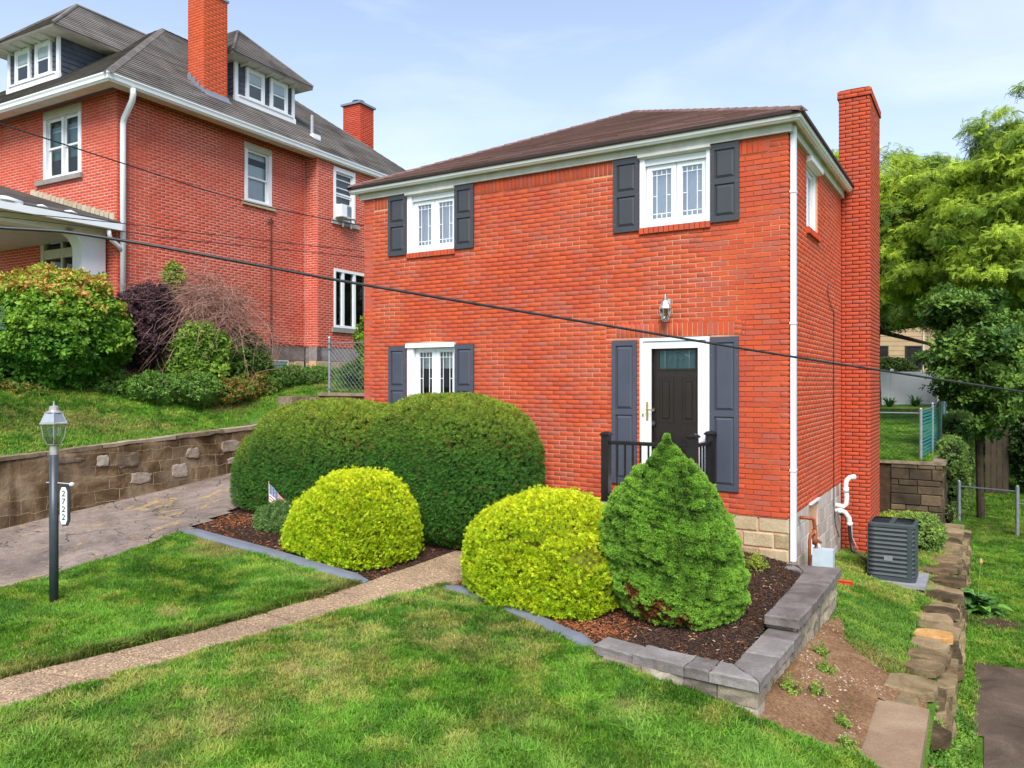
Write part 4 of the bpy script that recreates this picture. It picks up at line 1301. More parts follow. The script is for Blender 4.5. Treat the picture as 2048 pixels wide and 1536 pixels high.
# frieze, soffit, gutter: white trim round the eaves
ez = ZT
def eave_ring(parent):
    tr = MB()
    ov = .20
    # frieze boards
    tr.box(-W - .045, .045, -.050, -.006, ez - .012, ez + .115)
    tr.box(.006, .050, -.004, DEP + .03, ez - .012, ez + .115)
    tr.box(-W - .050, -W - .006, -.004, DEP, ez - .012, ez + .115)
    tr.build('frieze', 'offwhite', parent)
    sf = MB()
    sf.box(-W - ov + .05, ov - .05, -ov + .05, -.004, ez + .117, ez + .135)
    sf.box(.0, ov - .05, -.002, DEP, ez + .117, ez + .135)
    sf.box(-W - ov + .05, -W, -.002, DEP, ez + .117, ez + .135)
    sf.build('soffit', 'offwhite', parent)
    # K style gutter profile swept along the front and right side (mitred)
    prof = [(0.00, .0), (.045, .0), (.058, .018), (.072, .026), (.080, .050), (.088, .078), (.086, .098), (.078, .098), (.074, .085), (0, .085)]
    z0 = ez + .087
    o0 = .105
    path_ = [(-W - .105 - .09, None), ]
    g = MB(); rings = []
    cor = [(-W - .19, -o0, (0, -1)), (o0, -o0, (1, -1)), (o0, DEP, (1, 0))]
    for (x, y, (ax, ay)) in cor:
        rings.append([(x + ax * p, y + ay * p, z0 + q) for p, q in prof])
    vs = [v for r_ in rings for v in r_]; n = len(prof)
    fs = [(i * n + k, i * n + (k + 1) % n, (i + 1) * n + (k + 1) % n, (i + 1) * n + k) for i in range(2) for k in range(n)]
    fs += [tuple(range(n)), tuple(range(2 * n, 3 * n))]
    g.add(vs, fs)
    g.build('gutter', 'white', parent)
    gl = MB(); gl.box(-W - .19, -W - .11, -.02, DEP, z0, z0 + .095); gl.build('gutter', 'white', parent)
eave_ring(house)

# hipped roof, with shingle courses
def hip_roof(parent, x0, x1, y0, y1, z, rise, mat, expo=.13, apexdx=None, thick=.018, name='roof', jag=.0, tablen=.9, strip_obj=True, seed=5, nown=0):
    half = (x1 - x0) / 2; xm = (x0 + x1) / 2
    ya, yb = y0 + half, y1 - half
    A, B_ = Vector((xm, ya, z + rise)), Vector((xm, yb, z + rise))
    c = [Vector((x0, y0, z)), Vector((x1, y0, z)), Vector((x1, y1, z)), Vector((x0, y1, z))]
    deck = MB(); deck.add([*c, A, B_] + [v - Vector((0, 0, .05)) for v in c], [(0, 1, 4), (1, 2, 5, 4), (2, 3, 5), (3, 0, 4, 5), (0, 1, 7, 6), (1, 2, 8, 7), (2, 3, 9, 8), (3, 0, 6, 9), (6, 7, 8, 9)])
    roof = deck.build(name, mat, parent)
    # shingle strips on the planes that can be seen
    r = random.Random(seed)
    V, F = [], []
    faces = [(c[0], c[1], A, A), (c[1], c[2], B_, A), (c[3], c[0], A, B_)]
    for (p, q, tq, tp) in faces:
        nrm = (q - p).cross(tp - p).normalized()
        if nrm.z < 0: nrm = -nrm
        sl = ((tp + tq) / 2 - (p + q) / 2).length
        n = int(sl / expo)
        for k in range(n):
            t0, t1 = k / n, (k + 1.12) / n
            t1 = min(t1, 1)
            l0, r0 = p.lerp(tp, t0), q.lerp(tq, t0); l1, r1 = p.lerp(tp, t1), q.lerp(tq, t1)
            L = (r0 - l0).length
            if L < .1: continue
            m = max(1, int(L / tablen)); cuts = [0] + sorted([(i + (.5 if k % 2 else 0) + r.uniform(-.12, .12)) / m for i in range(1, m)]) + [1]
            for a, b in zip(cuts, cuts[1:]):
                if b - a < .002: continue
                g = .0015 / L
                a0, b0 = l0.lerp(r0, a + g), l0.lerp(r0, b - g)
                a1, b1 = l1.lerp(r1, a + g), l1.lerp(r1, b - g)
                up = nrm * (thick + r.uniform(-.003, .004)); lo = nrm * .003
                o = len(V)
                V += [a0 + up, b0 + up, b1 + lo, a1 + lo, a0 + lo * .5, b0 + lo * .5]
                F += [(o, o + 1, o + 2, o + 3), (o, o + 4, o + 5, o + 1)]
    mb = MB(); mb.add(V, F); s = mb.build('shingles', mat, roof, kind='stuff')
    # hip and ridge caps
    cp = MB()
    for (p, q) in ((c[0], A), (c[1], A), (c[2], B_), (A, B_)):
        d = (q - p); L = d.length; d.normalize()
        if L < .05: continue
        sd = d.cross(Vector((0, 0, 1))).normalized() * .10
        k = max(1, int(L / .26))
        for i in range(k):
            a, b = p + d * L * i / k, p + d * L * min(1, (i + 1.15) / k)
            o = len(cp.v); u = Vector((0, 0, .040)); dn = Vector((0, 0, -.022))
            cp.add([a + u, a + sd + dn, b + sd + dn - u * .2, b + u * .7, a - sd + dn, b - sd + dn - u * .2], [(0, 1, 2, 3), (0, 3, 5, 4), (0, 4, 1)])
    cp.build('ridge_shingles', mat, roof, kind='stuff')
    return roof, A, B_
roof, RA, RB = hip_roof(house, -W - .20, .20, -.20, DEP + .2, ez + .20, 1.78, 'shingle', expo=.14, tablen=1.0)
dr = MB(); dr.box(-W - .21, .21, -.215, -.198, ez + .165, ez + .205); dr.box(.198, .215, -.198, DEP, ez + .165, ez + .205); dr.build('drip_edge', 'drip', roof)
# low box vents near the left hip
def turtle(x, y, z, s=1.0):
    t = MB()
    t.add([(x - .2 * s, y - .18 * s, z), (x + .2 * s, y - .18 * s, z), (x + .2 * s, y + .2 * s, z), (x - .2 * s, y + .2 * s, z),
           (x - .17 * s, y - .17 * s, z + .09 * s), (x + .17 * s, y - .17 * s, z + .09 * s), (x + .16 * s, y + .16 * s, z + .15 * s), (x - .16 * s, y + .16 * s, z + .15 * s),
           (x - .10 * s, y - .05 * s, z + .155 * s), (x + .10 * s, y - .05 * s, z + .155 * s), (x + .10 * s, y + .1 * s, z + .17 * s), (x - .1 * s, y + .1 * s, z + .17 * s)],
          [(0, 1, 5, 4), (1, 2, 6, 5), (2, 3, 7, 6), (3, 0, 4, 7), (4, 5, 9, 8), (5, 6, 10, 9), (6, 7, 11, 10), (7, 4, 8, 11), (8, 9, 10, 11)])
    v = t.build('roof_vent', 'shingle', roof)
    MB().box(x - .13 * s, x + .13 * s, y - .185 * s, y - .178 * s, z + .02, z + .065 * s).build('vent_opening', 'dark', v)
turtle(-4.15, 3.62, 6.74, 1.15)
turtle(-5.25, 2.35, 6.15, .6)

# windows of the front
casement(house, FF, -6.245, -5.253, 3.945, 4.93, 'light', headtrim=.115, jl=.095, jr=.012)
casement(house, FF, -2.031, -1.020, 3.940, 4.93, 'light', headtrim=.115, jl=.075, jr=.05)
casement(house, FF, -6.245, -5.253, 1.31, 2.40, 'dark', headtrim=.075, jl=.13, jr=.012, curtain='curtain', glass='glass_low')
MB(FF).box(-6.26, -5.245, .0, .045, 2.335, 2.412).build('window_head', 'white', house)
for a, b in ((-6.26, -5.24), (-2.045, -1.005)):
    hd = MB(FF); hd.prism([FF.p(a, .0, 4.90), FF.p(a, .068, 4.925), FF.p(a, .068, 4.962), FF.p(a, .0, 4.962)], FF.U * (b - a)); hd.build('window_head', 'offwhite', house)
shutter(house, FF, -6.653, -6.258, 3.925, 4.955, 'shutter')
shutter(house, FF, -5.250, -4.872, 3.925, 4.955, 'shutter')
shutter(house, FF, -2.432, -2.040, 3.905, 4.950, 'shutter')
shutter(house, FF, -1.010, -.625, 3.905, 4.950, 'shutter')
shutter(house, FF, -6.645, -6.262, 1.30, 2.368, 'shutter_blue', splits=(.33,))
shutter(house, FF, -5.243, -4.872, 1.30, 2.368, 'shutter_blue', splits=(.33,))
shutter(house, FF, -2.452, -2.075, .300, 2.352, 'shutter_blue', splits=(.50,))
shutter(house, FF, -1.016, -.632, .295, 2.362, 'shutter_blue', splits=(.50,))

# storm door in its white casing, brown panelled door behind
dm = MB(FF)
dm.frame(-2.030, -1.026, .10, 2.375, .05, -.13, .014, .045, .02)
casing = dm.build('door_frame', 'vinyl', house)
sd = MB(FF)
sd.frame(-1.975, -1.080, .17, 2.322, .10, -.040, -.006, .085, .20)
sd.frame(-1.877, -1.178, .372, 2.238, .012, -.036, -.001)
storm = sd.build('storm_door', 'vinyl', house)
MB(FF).poly([FF.p(-1.866, -.02, .38), FF.p(-1.19, -.02, .38), FF.p(-1.19, -.02, 2.228), FF.p(-1.866, -.02, 2.228)]).build('glass', 'glass_door', storm)
hd = MB(FF)
hd.box(-1.935, -1.905, -.004, .008, 1.22, 1.48); hd.tube([FF.p(-1.92, .01, 1.37), FF.p(-1.92, .05, 1.37), FF.p(-1.86, .055, 1.365), FF.p(-1.80, .055, 1.355)], .010, 8); hd.lathe(FF.p(-1.985, .012, 1.29), [(.012, -.02), (.012, .02)], 8)
hd.build('handle', 'brass', storm)
bd = MB(FF)
bd.box(-1.96, -1.09, -.15, -.11, .12, 2.32)
for (a, b, c, d) in ((-1.80, -1.57, 1.18, 1.83), (-1.47, -1.24, 1.18, 1.83), (-1.80, -1.57, .42, 1.0), (-1.47, -1.24, .42, 1.0)):
    bd.frame(a, b, c, d, .022, -.111, -.100); bd.bbox(a + .05, b - .05, -.112, -.098, c + .05, d - .05, .02)
bd.frame(-1.80, -1.24, 1.92, 2.22, .022, -.111, -.094)
door = bd.build('front_door', 'door', house)
fl = MB(FF); fl.poly([FF.p(-1.775, -.108, 1.945), FF.p(-1.265, -.108, 1.945), FF.p(-1.265, -.108, 2.195), FF.p(-1.775, -.108, 2.195)]); fl.build('fanlight', 'teal_blind', door)
ld = MB(FF)
ld.box(-1.70, -1.690, -.107, -.100, 1.945, 2.195); ld.box(-1.35, -1.34, -.107, -.100, 1.945, 2.195)
arc = [FF.p(-1.69 + .34 * t, -.103, 2.11 + .07 * math.sin(math.pi * t)) for t in [i / 12 for i in range(13)]]
ld.tube(arc, .005, 5)
for cx_ in (-1.60, -1.52, -1.44):
    q = [FF.p(cx_ - .022, -.103, 2.07), FF.p(cx_, -.103, 2.10), FF.p(cx_ + .022, -.103, 2.07), FF.p(cx_, -.103, 2.04), FF.p(cx_ - .022, -.103, 2.07)]
    ld.tube(q, .0045, 4)
ld.build('leading', 'pewter', door)
kn = MB()
for zz, rr in ((1.36, .030), (1.17, .035), (.86, .018)):
    kn.lathe(FF.p(-1.86, -.075, zz), [(rr * .5, -rr), (rr, -rr * .3), (rr, rr * .3), (rr * .5, rr)], 10)
kn.build('knob', 'pewter', door)
# side window, upper floor
ws = MB(FS); ws.frame(1.18, 2.03, 3.96, 4.90, .06, -.13, -.03, .05, .04)
wsi = ws.build('window', 'vinyl', house)
f = MB(FS); f.frame(1.25, 1.96, 4.01, 4.84, .06, -.11, -.07); f.frame(1.25, 1.62, 4.01, 4.84, .05, -.108, -.06); f.build('sash', 'vinyl', wsi)
MB(FS).poly([FS.p(1.30, -.09, 4.06), FS.p(1.92, -.09, 4.06), FS.p(1.92, -.09, 4.80), FS.p(1.30, -.09, 4.80)]).build('pane', 'glass', wsi)
MB(FS).box(1.2, 2.0, -.18, -.17, 3.98, 4.88).build('curtain', 'curtain', wsi)
hs = MB(FS); hs.prism([FS.p(1.16, -.02, 4.86), FS.p(1.16, .075, 4.885), FS.p(1.16, .075, 4.955), FS.p(1.16, -.02, 4.955)], FS.U * .93); hs.build('window_head', 'white', wsi)
k = 12
for i in range(k):
    a = 1.16 + i * .0765
    MB(FS).bbox(a + .004, a + .0725, -.02, .045 + rnd.uniform(-.002, .002), 3.865, 3.955, .004).build('sill_brick', 'brick_side', wsi)
# basement window and its sill rubble
bw = MB(FS); bw.frame(1.42, 2.03, -.62, -.005, .07, -.12, -.03, .05, .05); bwi = bw.build('basement_window', 'vinyl', house)
MB(FS).poly([FS.p(1.48, -.08, -.58), FS.p(1.97, -.08, -.58), FS.p(1.97, -.08, -.05), FS.p(1.48, -.08, -.05)]).build('pane', 'glass_low', bwi)
MB(FS).box(1.44, 2.0, -.078, -.07, -.6, -.02).build('curtain', 'vinyl', bwi)
MB(FS).box(1.38, 2.06, -.02, .035, -.012, .014).build('window_head', 'vinyl', bwi)
MB(FS).prism([FS.p(1.42, -.02, -.72), FS.p(1.42, .09, -.74), FS.p(1.42, .05, -.56), FS.p(1.42, -.02, -.5)], FS.U * .42).build('sill', 'white', bwi)
# downspout at the corner
ds = MB()
ds.box(.012, .075, .055, .145, -.56, ez + .085)
for zz in (4.2, 2.5, .6):
    ds.box(.004, .079, .045, .155, zz, zz + .03)
ds.build('downspout', 'white', house)
# wall cable, PVC pipes
cbl = MB()
cbl.tube([FS.p(3.43, .012, 2.95), FS.p(3.40, .012, 1.5), FS.p(3.42, .012, .5), FS.p(3.42, .014, -.30), FS.p(3.45, .03, -.62), FS.p(3.62, .05, -.80), FS.p(3.75, .05, -.86), FS.p(3.62, .04, -.84)], .008, 6)
cbl.tube([FS.p(3.43, .012, 2.95), FS.p(3.25, .012, 2.96), FS.p(3.02, .02, 3.03), FS.p(2.80, .012, 3.20), FS.p(2.92, .012, 3.34)], .006, 6)
cbl.build('wall_cable', 'rubber', house)
def elbow(pts, r, name='vent_pipe'):
    m = MB(); m.tube(pts, r, 14)
    return m
pv = MB()
pv.tube([FS.p(3.62, -.01, -.41), FS.p(3.62, .10, -.40), FS.p(3.63, .15, -.42), FS.p(3.66, .20, -.50), FS.p(3.68, .22, -.60), FS.p(3.68, .22, -.64)], .040, 14)
pv.tube([FS.p(3.70, -.01, -.32), FS.p(3.72, .12, -.34), FS.p(3.74, .16, -.30), FS.p(3.74, .165, -.18), FS.p(3.74, .15, -.03), FS.p(3.74, .15, .04), FS.p(3.76, .16, .10), FS.p(3.80, .20, .145), FS.p(3.86, .27, .15)], .040, 14)
for (p, q) in ((FS.p(3.62, .04, -.405), FS.p(3.62, .095, -.402)), (FS.p(3.68, .22, -.59), FS.p(3.68, .22, -.645)), (FS.p(3.74, .156, -.10), FS.p(3.74, .15, -.02)), (FS.p(3.825, .225, .148), FS.p(3.865, .275, .152))):
    pv.tube([p, q], .047, 14)
pv.build('vent_pipe', 'pvc', house, smooth=True)
# gas riser and meter
gm = empty('gas_meter', (0.16, .62, -.58), parent=None)
tag(gm, 'pale grey gas meter with rust brown pipes beside the house downspout', 'gas meter')
g1 = MB(); FG = Frame((0, 0, 0), (0, 1, 0), (1, 0, 0))
g1.tube([(-.15, .02, .50), (-.06, .05, .50), (.0, .08, .49), (.02, .10, .47), (.03, .11, .38), (.03, .11, .30)], .024, 10)
g1.tube([(.03, .11, .34), (.03, .11, .20), (.03, .12, .14)], .036, 10)
g1.tube([(-.02, .02, -.25), (-.02, .02, .20), (-.01, .03, .27), (.02, .06, .30), (.03, .10, .27)], .022, 10)
g1.tube([(.05, .12, .22), (.08, .18, .16), (.08, .24, .15)], .02, 10)
g1.tube([(.04, .16, .12), (.04, .16, .02)], .022, 10)
g1.build('pipe', 'copper', gm, smooth=True)
g2 = MB(); g2.bbox(.0, .26, .10, .27, -.28, .08, .02); mb_ = g2.build('meter_body', 'meter', gm)
g3 = MB(); g3.tube([(.03, .33, -.04), (.03, .40, -.05), (.04, .46, -.06)], [.075, .075, .05], 14); g3.tube([(.03, .30, -.04), (.03, .34, -.04)], .055, 14); g3.build('regulator', 'pewter', gm)

# lantern over the door
lt = empty('wall_lantern', (-1.61, -.10, 2.60), parent=None)
tag(lt, 'tarnished brass wall lantern above the front door', 'lantern')
ln = MB()
ln.lathe((0, -.03, 0), [(.062, .155), (.082, .165), (.082, .178), (.035, .275), (.028, .285), (.040, .290), (.012, .300), (.010, .33)], 6, rot=.5)
ln.tube([(0, -.03, .32), (0, -.02, .365), (0, .02, .36), (0, .05, .30), (0, .09, .27)], .008, 8)
ln.lathe((0, .085, .24), [(.045, -.07), (.05, 0), (.045, .07)], 10)
ln.lathe((0, -.03, 0), [(.030, -.012), (.036, 0)], 6, rot=.5)
for k in range(6):
    a = .5 + k * math.pi / 3
    ln.tube([(.036 * math.cos(a), -.03 + .036 * math.sin(a), 0), (.066 * math.cos(a), -.03 + .066 * math.sin(a), .09), (.076 * math.cos(a), -.03 + .076 * math.sin(a), .165)], .004, 5)
ln.build('lantern_frame', 'pewter', lt)
lg = MB(); lg.lathe((0, -.03, 0), [(.033, .0), (.062, .09), (.072, .162)], 6, rot=.5); lg.build('lantern_glass', 'glass_lamp', lt)

# porch stoop and railing
st = empty('front_stoop', (-1.59, -.42, -.6))
tag(st, 'small raised concrete stoop with steps under the front door', 'stoop')
s = MB(); s.box(-.70, .64, -.44, .40, -.25, .755); s.build('landing', 'concrete', st)
for i, (x, z) in enumerate(((-.98, .56), (-1.26, .37), (-1.54, .18))):
    MB().box(x, x + .28, -.44, .38, -.25, z).build('step', 'concrete', st)
rl = empty('porch_railing', (-1.59, -.80, .155))
tag(rl, 'black porch railing with capped square posts on the stoop', 'railing')
def rpost(x, y, h=.92, w=.105):
    p = MB(); p.box(x - w / 2, x + w / 2, y - w / 2, y + w / 2, -.35, h - .03)
    p.lathe((x, y, 0), [(.098, h - .035), (.102, h - .018), (.060, h + .008), (.02, h + .018)], 4, rot=math.pi / 4)
    p.build('post', 'black', rl)
rpost(-.60, 0); rpost(.60, 0, .93); rpost(.60, .71, .93)
q = MB(); q.box(-.55, .55, -.03, .03, .79, .815); q.box(-.55, .55, -.02, .02, .765, .79); q.build('rail', 'black', rl)
q = MB(); q.box(-.55, .55, -.022, .022, .07, .105); q.build('rail', 'black', rl)
q = MB(); q.box(.57, .63, .05, .66, .79, .815); q.box(.58, .62, .05, .66, .765, .79); q.build('rail', 'black', rl)
q = MB(); q.box(.58, .62, .05, .66, .07, .105); q.build('rail', 'black', rl)
for i in range(9):
    x = -.55 + 1.10 * (i + 1) / 10
    MB().box(x - .011, x + .011, -.011, .011, .10, .77).build('baluster', 'black', rl)
for i in range(4):
    y = .05 + .61 * (i + 1) / 5
    MB().box(.589, .611, y - .011, y + .011, .10, .77).build('baluster', 'black', rl)

# ================================================================ RAISED BED WALL, CURBS
bw_ = empty('raised_bed_wall', (.4, -1.8, -1.1))
tag(bw_, 'stepped tan block retaining wall with grey capstones round the mulch bed', 'garden wall')
bw_.location = (0, 0, 0)
def cap(pts, z0, z1, name='capstone'):
    m = MB(); b = .012
    cx = sum(p[0] for p in pts) / len(pts); cy = sum(p[1] for p in pts) / len(pts)
    Q = []
    for p, q in zip(pts, pts[1:] + pts[:1]):          # subdivide the outline so the split faces can be rough
        L = math.hypot(q[0] - p[0], q[1] - p[1]); k = max(1, int(L / .05))
        nx_, ny_ = (q[1] - p[1]) / L, -(q[0] - p[0]) / L
        for i in range(k):
            t = i / k; j = rnd.uniform(-.007, .002) if 0 < i < k else 0
            Q.append((p[0] + (q[0] - p[0]) * t + nx_ * j, p[1] + (q[1] - p[1]) * t + ny_ * j))
    n = len(Q)
    def ins(p, f=1.0):
        d = Vector((cx - p[0], cy - p[1])); L = d.length; r_ = rnd.uniform(.5, 1.7) * f
        return (p[0] + d.x / L * b * r_, p[1] + d.y / L * b * r_)
    vs = [(x, y, z0) for x, y in Q] + [(*ins(p, .25), (z0 + z1) / 2 + rnd.uniform(-.01, .01)) for p in Q] + [(x, y, z1 - b * rnd.uniform(.7, 1.6)) for x, y in Q] + [(*ins(p, 1.5), z1) for p in Q]
    fs = [tuple(range(n))[::-1]] + [(r_ * n + i, r_ * n + (i + 1) % n, (r_ + 1) * n + (i + 1) % n, (r_ + 1) * n + i) for r_ in range(3) for i in range(n)] + [tuple(range(3 * n, 4 * n))]
    m.add(vs, fs); return m.build(name, 'capstone', bw_)
zl0, zl1, zu1 = -.825, -.728, -.578
g = .004
# lower tier: front run and side run, mitred at the corner
cap([(-1.04, -3.63), (-.60, -3.735), (-.58, -3.44), (-1.02, -3.36)], zl0 - .02, zl1 - .02)
cap([(-.60 + g, -3.735), (-.09, -3.80), (-.075, -3.50), (-.58 + g, -3.44)], zl0, zl1)
cap([(-.09 + g, -3.80), (.135, -3.81), (.14, -3.505), (-.075 + g, -3.50)], zl0, zl1)
cap([(.135 + g, -3.81), (.565, -3.825), (.262, -3.51), (.14 + g, -3.505)], zl0, zl1)
cap([(.570, -3.822), (.585, -3.16), (.268, -3.155), (.267, -3.508)], zl0, zl1)
cap([(.585, -3.16 + g), (.60, -2.62), (.275, -2.61), (.268, -3.155 + g)], zl0, zl1)
cap([(.60, -2.62 + g), (.605, -2.30), (.28, -2.29), (.275, -2.61 + g)], zl0, zl1)
# upper tier
cap([(.605, -2.40), (.622, -1.86), (.272, -1.85), (.268, -2.40)], zu1 - .097, zu1)
cap([(.622, -1.86 + g), (.630, -.88), (.262, -.88), (.272, -1.85 + g)], zu1 - .097, zu1)
cap([(.630, -.88 + g), (.620, .10), (.085, .02), (.235, -.30), (.262, -.88 + g)], zu1 - .097, zu1)
cap([(.083, .014), (-.12, .0), (-.30, -.10), (-.02, -.22), (.232, -.303)], zu1 - .097, zu1 - .004)
# blocks below
FWs = Frame((.545, 0, 0), (.022, 1, 0), (1, -.022, 0)); FWf = Frame((0, -3.765, 0), (1, -.03, 0), (-.03, -1, 0))
def wblocks(fr, u0, u1, ztop, rows, h, phase, r_):
    for k in range(rows):
        za, zb = ztop - (k + 1) * h, ztop - k * h
        uu = u0 - (phase if k % 2 else 0)
        while uu < u1 - .02:
            l = r_.choice([.20, .30, .40]); a, b_ = max(uu, u0), min(uu + l, u1); uu += l
            if b_ - a < .05: continue
            m = MB(fr); nu = 5
            # split face: a few irregular facets
            d = [[.02 + r_.uniform(-.012, .014) for _ in range(nu)] for _ in range(3)]
            vs = []
            for zi, zz in enumerate((za + .003, (za + zb) / 2, zb - .003)):
                for i in range(nu):
                    edge = -.012 if i in (0, nu - 1) or zi in (0, 2) else 0
                    vs.append(fr.p(a + .003 + (b_ - a - .006) * i / (nu - 1), d[zi][i] + edge, zz))
            vs += [fr.p(a + .003, -.2, za + .003), fr.p(b_ - .003, -.2, za + .003), fr.p(a + .003, -.2, zb - .003), fr.p(b_ - .003, -.2, zb - .003)]
            fs = [(z * nu + i, z * nu + i + 1, (z + 1) * nu + i + 1, (z + 1) * nu + i) for z in range(2) for i in range(nu - 1)]
            fs += [(0, nu, 2 * nu, 3 * nu + 2, 3 * nu), (nu - 1, 3 * nu + 1, 3 * nu + 3, 3 * nu - 1, 2 * nu - 1), tuple(range(2 * nu, 3 * nu)) + (3 * nu + 3, 3 * nu + 2)]
            m.add(vs, fs); m.build('wall_block', 'wallblock', bw_)
rw = random.Random(21)
wblocks(FWs, -3.76, .10, zl0, 3, .150, .11, rw)
wblocks(FWs, -2.30, .10, zu1 - .097, 1, .148, .1, rw)
wblocks(FWf, -.9, .55, zl0, 2, .150, .15, rw)
MB().box(.27, .52, -2.32, -2.28, zl1, zu1 - .10).build('wall_block', 'wallblock', bw_)
MB().box(.25, .38, -3.60, .05, -1.35, zl0 + .0).build('wall_core', 'soil', bw_)

def curb(label, pts, w=.20, h=.10, grp='poured curbs along the mulch beds'):
    P = [Vector(p) for p in pts]; m = MB(); n = len(P) * 8
    # resample
    S = []
    for a, b in zip(P, P[1:]):
        k = max(2, int((b - a).length / .12))
        S += [a.lerp(b, i / k) for i in range(k)]
    S.append(P[-1])
    rings = []
    for i, p in enumerate(S):
        t = (S[min(i + 1, len(S) - 1)] - S[max(i - 1, 0)]).normalized(); nrm = Vector((-t.y, t.x))
        endk = min(i, len(S) - 1 - i) / 2.0; e_ = min(1, .55 + .45 * endk)
        z = float(hA(p.x, p.y)) + .0
        hh = h * (1 + .25 * (vnoise(p.x * 2, p.y * 2, 1, 5) - .5)); ww = w * e_
        prof = [(-.0, -.15), (.0, hh * .55), (.035, hh * .85), (.08, hh), (ww * .75, hh * 1.05), (ww, hh * .8), (ww, -.15)]
        rings.append([(p.x + nrm.x * a, p.y + nrm.y * a, z + b * (e_ if b > 0 else 1)) for a, b in prof])
    k = len(rings[0])
    m.add([v for r_ in rings for v in r_], [(i * k + j, i * k + j + 1, (i + 1) * k + j + 1, (i + 1) * k + j) for i in range(len(rings) - 1) for j in range(k - 1)] + [tuple(range(k)), tuple((len(rings) - 1) * k + j for j in range(k))[::-1]])
    o = m.build('curb', 'curb', None, smooth=False)
    tag(o, label, 'curb', grp)
    return o
curb('blue grey curb between the lawn and the mulch bed with the small flag', [(-8.10, -3.12), (-7.4, -3.13), (-6.4, -3.12), (-5.4, -3.14), (-4.8, -3.16), (-4.42, -3.10)], .23, .085)
curb('curved blue grey curb in front of the golden bush beside the cone shaped spruce', [(-3.55, -2.70), (-3.3, -2.74), (-2.64, -2.95), (-2.1, -3.20), (-1.6, -3.45), (-1.06, -3.64)], .20, .075)

# ================================================================ LEFT RETAINING WALL
lw = empty('retaining_wall', (-10.6, -4, 0)); lw.location = (0, 0, 0)
tag(lw, 'stained cracked retaining wall of old patched concrete along the driveway', 'retaining wall')
def oldwall_mat():
    m, nt, b = newmat('stained_old_stucco', 0.95, 0.15)
    g_ = N(nt, 'ShaderNodeNewGeometry'); P = g_.outputs['Position']
    n1 = noise(nt, 1.5, 8, 0.66, vec=P, dist=0.9)
    c = ramp(nt, n1, [(0.30, (0.050, 0.030, 0.015)), (0.46, (0.115, 0.070, 0.036)), (0.58, (0.21, 0.14, 0.078)), (0.72, (0.36, 0.275, 0.19))])
    wv = N(nt, 'ShaderNodeVectorMath', operation='ADD')
    nz = N(nt, 'ShaderNodeTexNoise'); nz.inputs['Scale'].default_value = 3.5; nt.links.new(P, nz.inputs['Vector'])
    sc_ = N(nt, 'ShaderNodeVectorMath', operation='SCALE'); sc_.inputs['Scale'].default_value = 0.14
    nt.links.new(nz.outputs['Color'], sc_.inputs[0]); nt.links.new(P, wv.inputs[0]); nt.links.new(sc_.outputs[0], wv.inputs[1])
    sx = N(nt, 'ShaderNodeSeparateXYZ'); nt.links.new(wv.outputs[0], sx.inputs[0])
    cx_ = N(nt, 'ShaderNodeCombineXYZ'); nt.links.new(sx.outputs[1], cx_.inputs[0]); nt.links.new(sx.outputs[2], cx_.inputs[1])
    vo = N(nt, 'ShaderNodeTexBrick'); vo.offset = 0.4
    vo.inputs['Scale'].default_value = 1.0; vo.inputs['Mortar Size'].default_value = 0.004; vo.inputs['Mortar Smooth'].default_value = 0.3
    vo.inputs['Brick Width'].default_value = 0.40; vo.inputs['Row Height'].default_value = 0.21
    vo.inputs['Color1'].default_value = (0, 0, 0, 1); vo.inputs['Color2'].default_value = (1, 1, 1, 1)
    nt.links.new(cx_.outputs[0], vo.inputs['Vector'])
    cr = vo.outputs['Fac']
    blk = N(nt, 'ShaderNodeMath', operation='MULTIPLY'); nt.links.new(vo.outputs['Color'], blk.inputs[0]); nt.links.new(ramp(nt, noise(nt, 1.3, 4, vec=P), [(0.45, (0, 0, 0)), (0.60, (1, 1, 1))]), blk.inputs[1])
    c = mixrgb(nt, blk.outputs[0], c, mixrgb(nt, 0.5, c, (0.36, 0.28, 0.20)))
    ck = noise(nt, 1.1, 2, vec=P); ckm = ramp(nt, ck, [(0.38, (0, 0, 0)), (0.50, (1, 1, 1))])
    cm = N(nt, 'ShaderNodeMath', operation='MULTIPLY'); nt.links.new(cr, cm.inputs[0]); nt.links.new(ckm, cm.inputs[1])
    c = mixrgb(nt, cm.outputs[0], c, (0.42, 0.31, 0.19))
    # dark run-off streaks down from the coping
    st = noise(nt, 2.2, 5, 0.6, vec=P, stretch=(1, 1, 0.12))
    sm = ramp(nt, st, [(0.52, (1, 1, 1)), (0.68, (0.35, 0.30, 0.26))])
    c = mixrgb(nt, 1.0, c, sm, 'MULTIPLY')
    nt.links.new(c, b.inputs['Base Color'])
    bump(nt, b, noise(nt, 14, 7, 0.7, vec=P), 0.8, 0.03)
    return m
M['oldwall'] = oldwall_mat()
M['patch'] = stone_mat('pale_patch_mortar', [(0.3, (0.14, 0.10, 0.07)), (0.5, (0.28, 0.22, 0.17)), (0.75, (0.42, 0.35, 0.29))], 5, 0.7)
M['coping'] = stone_mat('worn_coping', [(0.2, (0.16, 0.115, 0.075)), (0.5, (0.33, 0.25, 0.17)), (0.8, (0.44, 0.355, 0.26))], 5, 0.6)
def ztop(y):
    return float(np.interp(y, [-13, -7, -4.35, .34, .8, 1.2, 1.9, 2.4], [.12, .46, .612, .868, .90, 1.02, 1.44, 1.46]))
ys = np.arange(-13, 2.31, .12); nz_ = 12
V, F = [], []
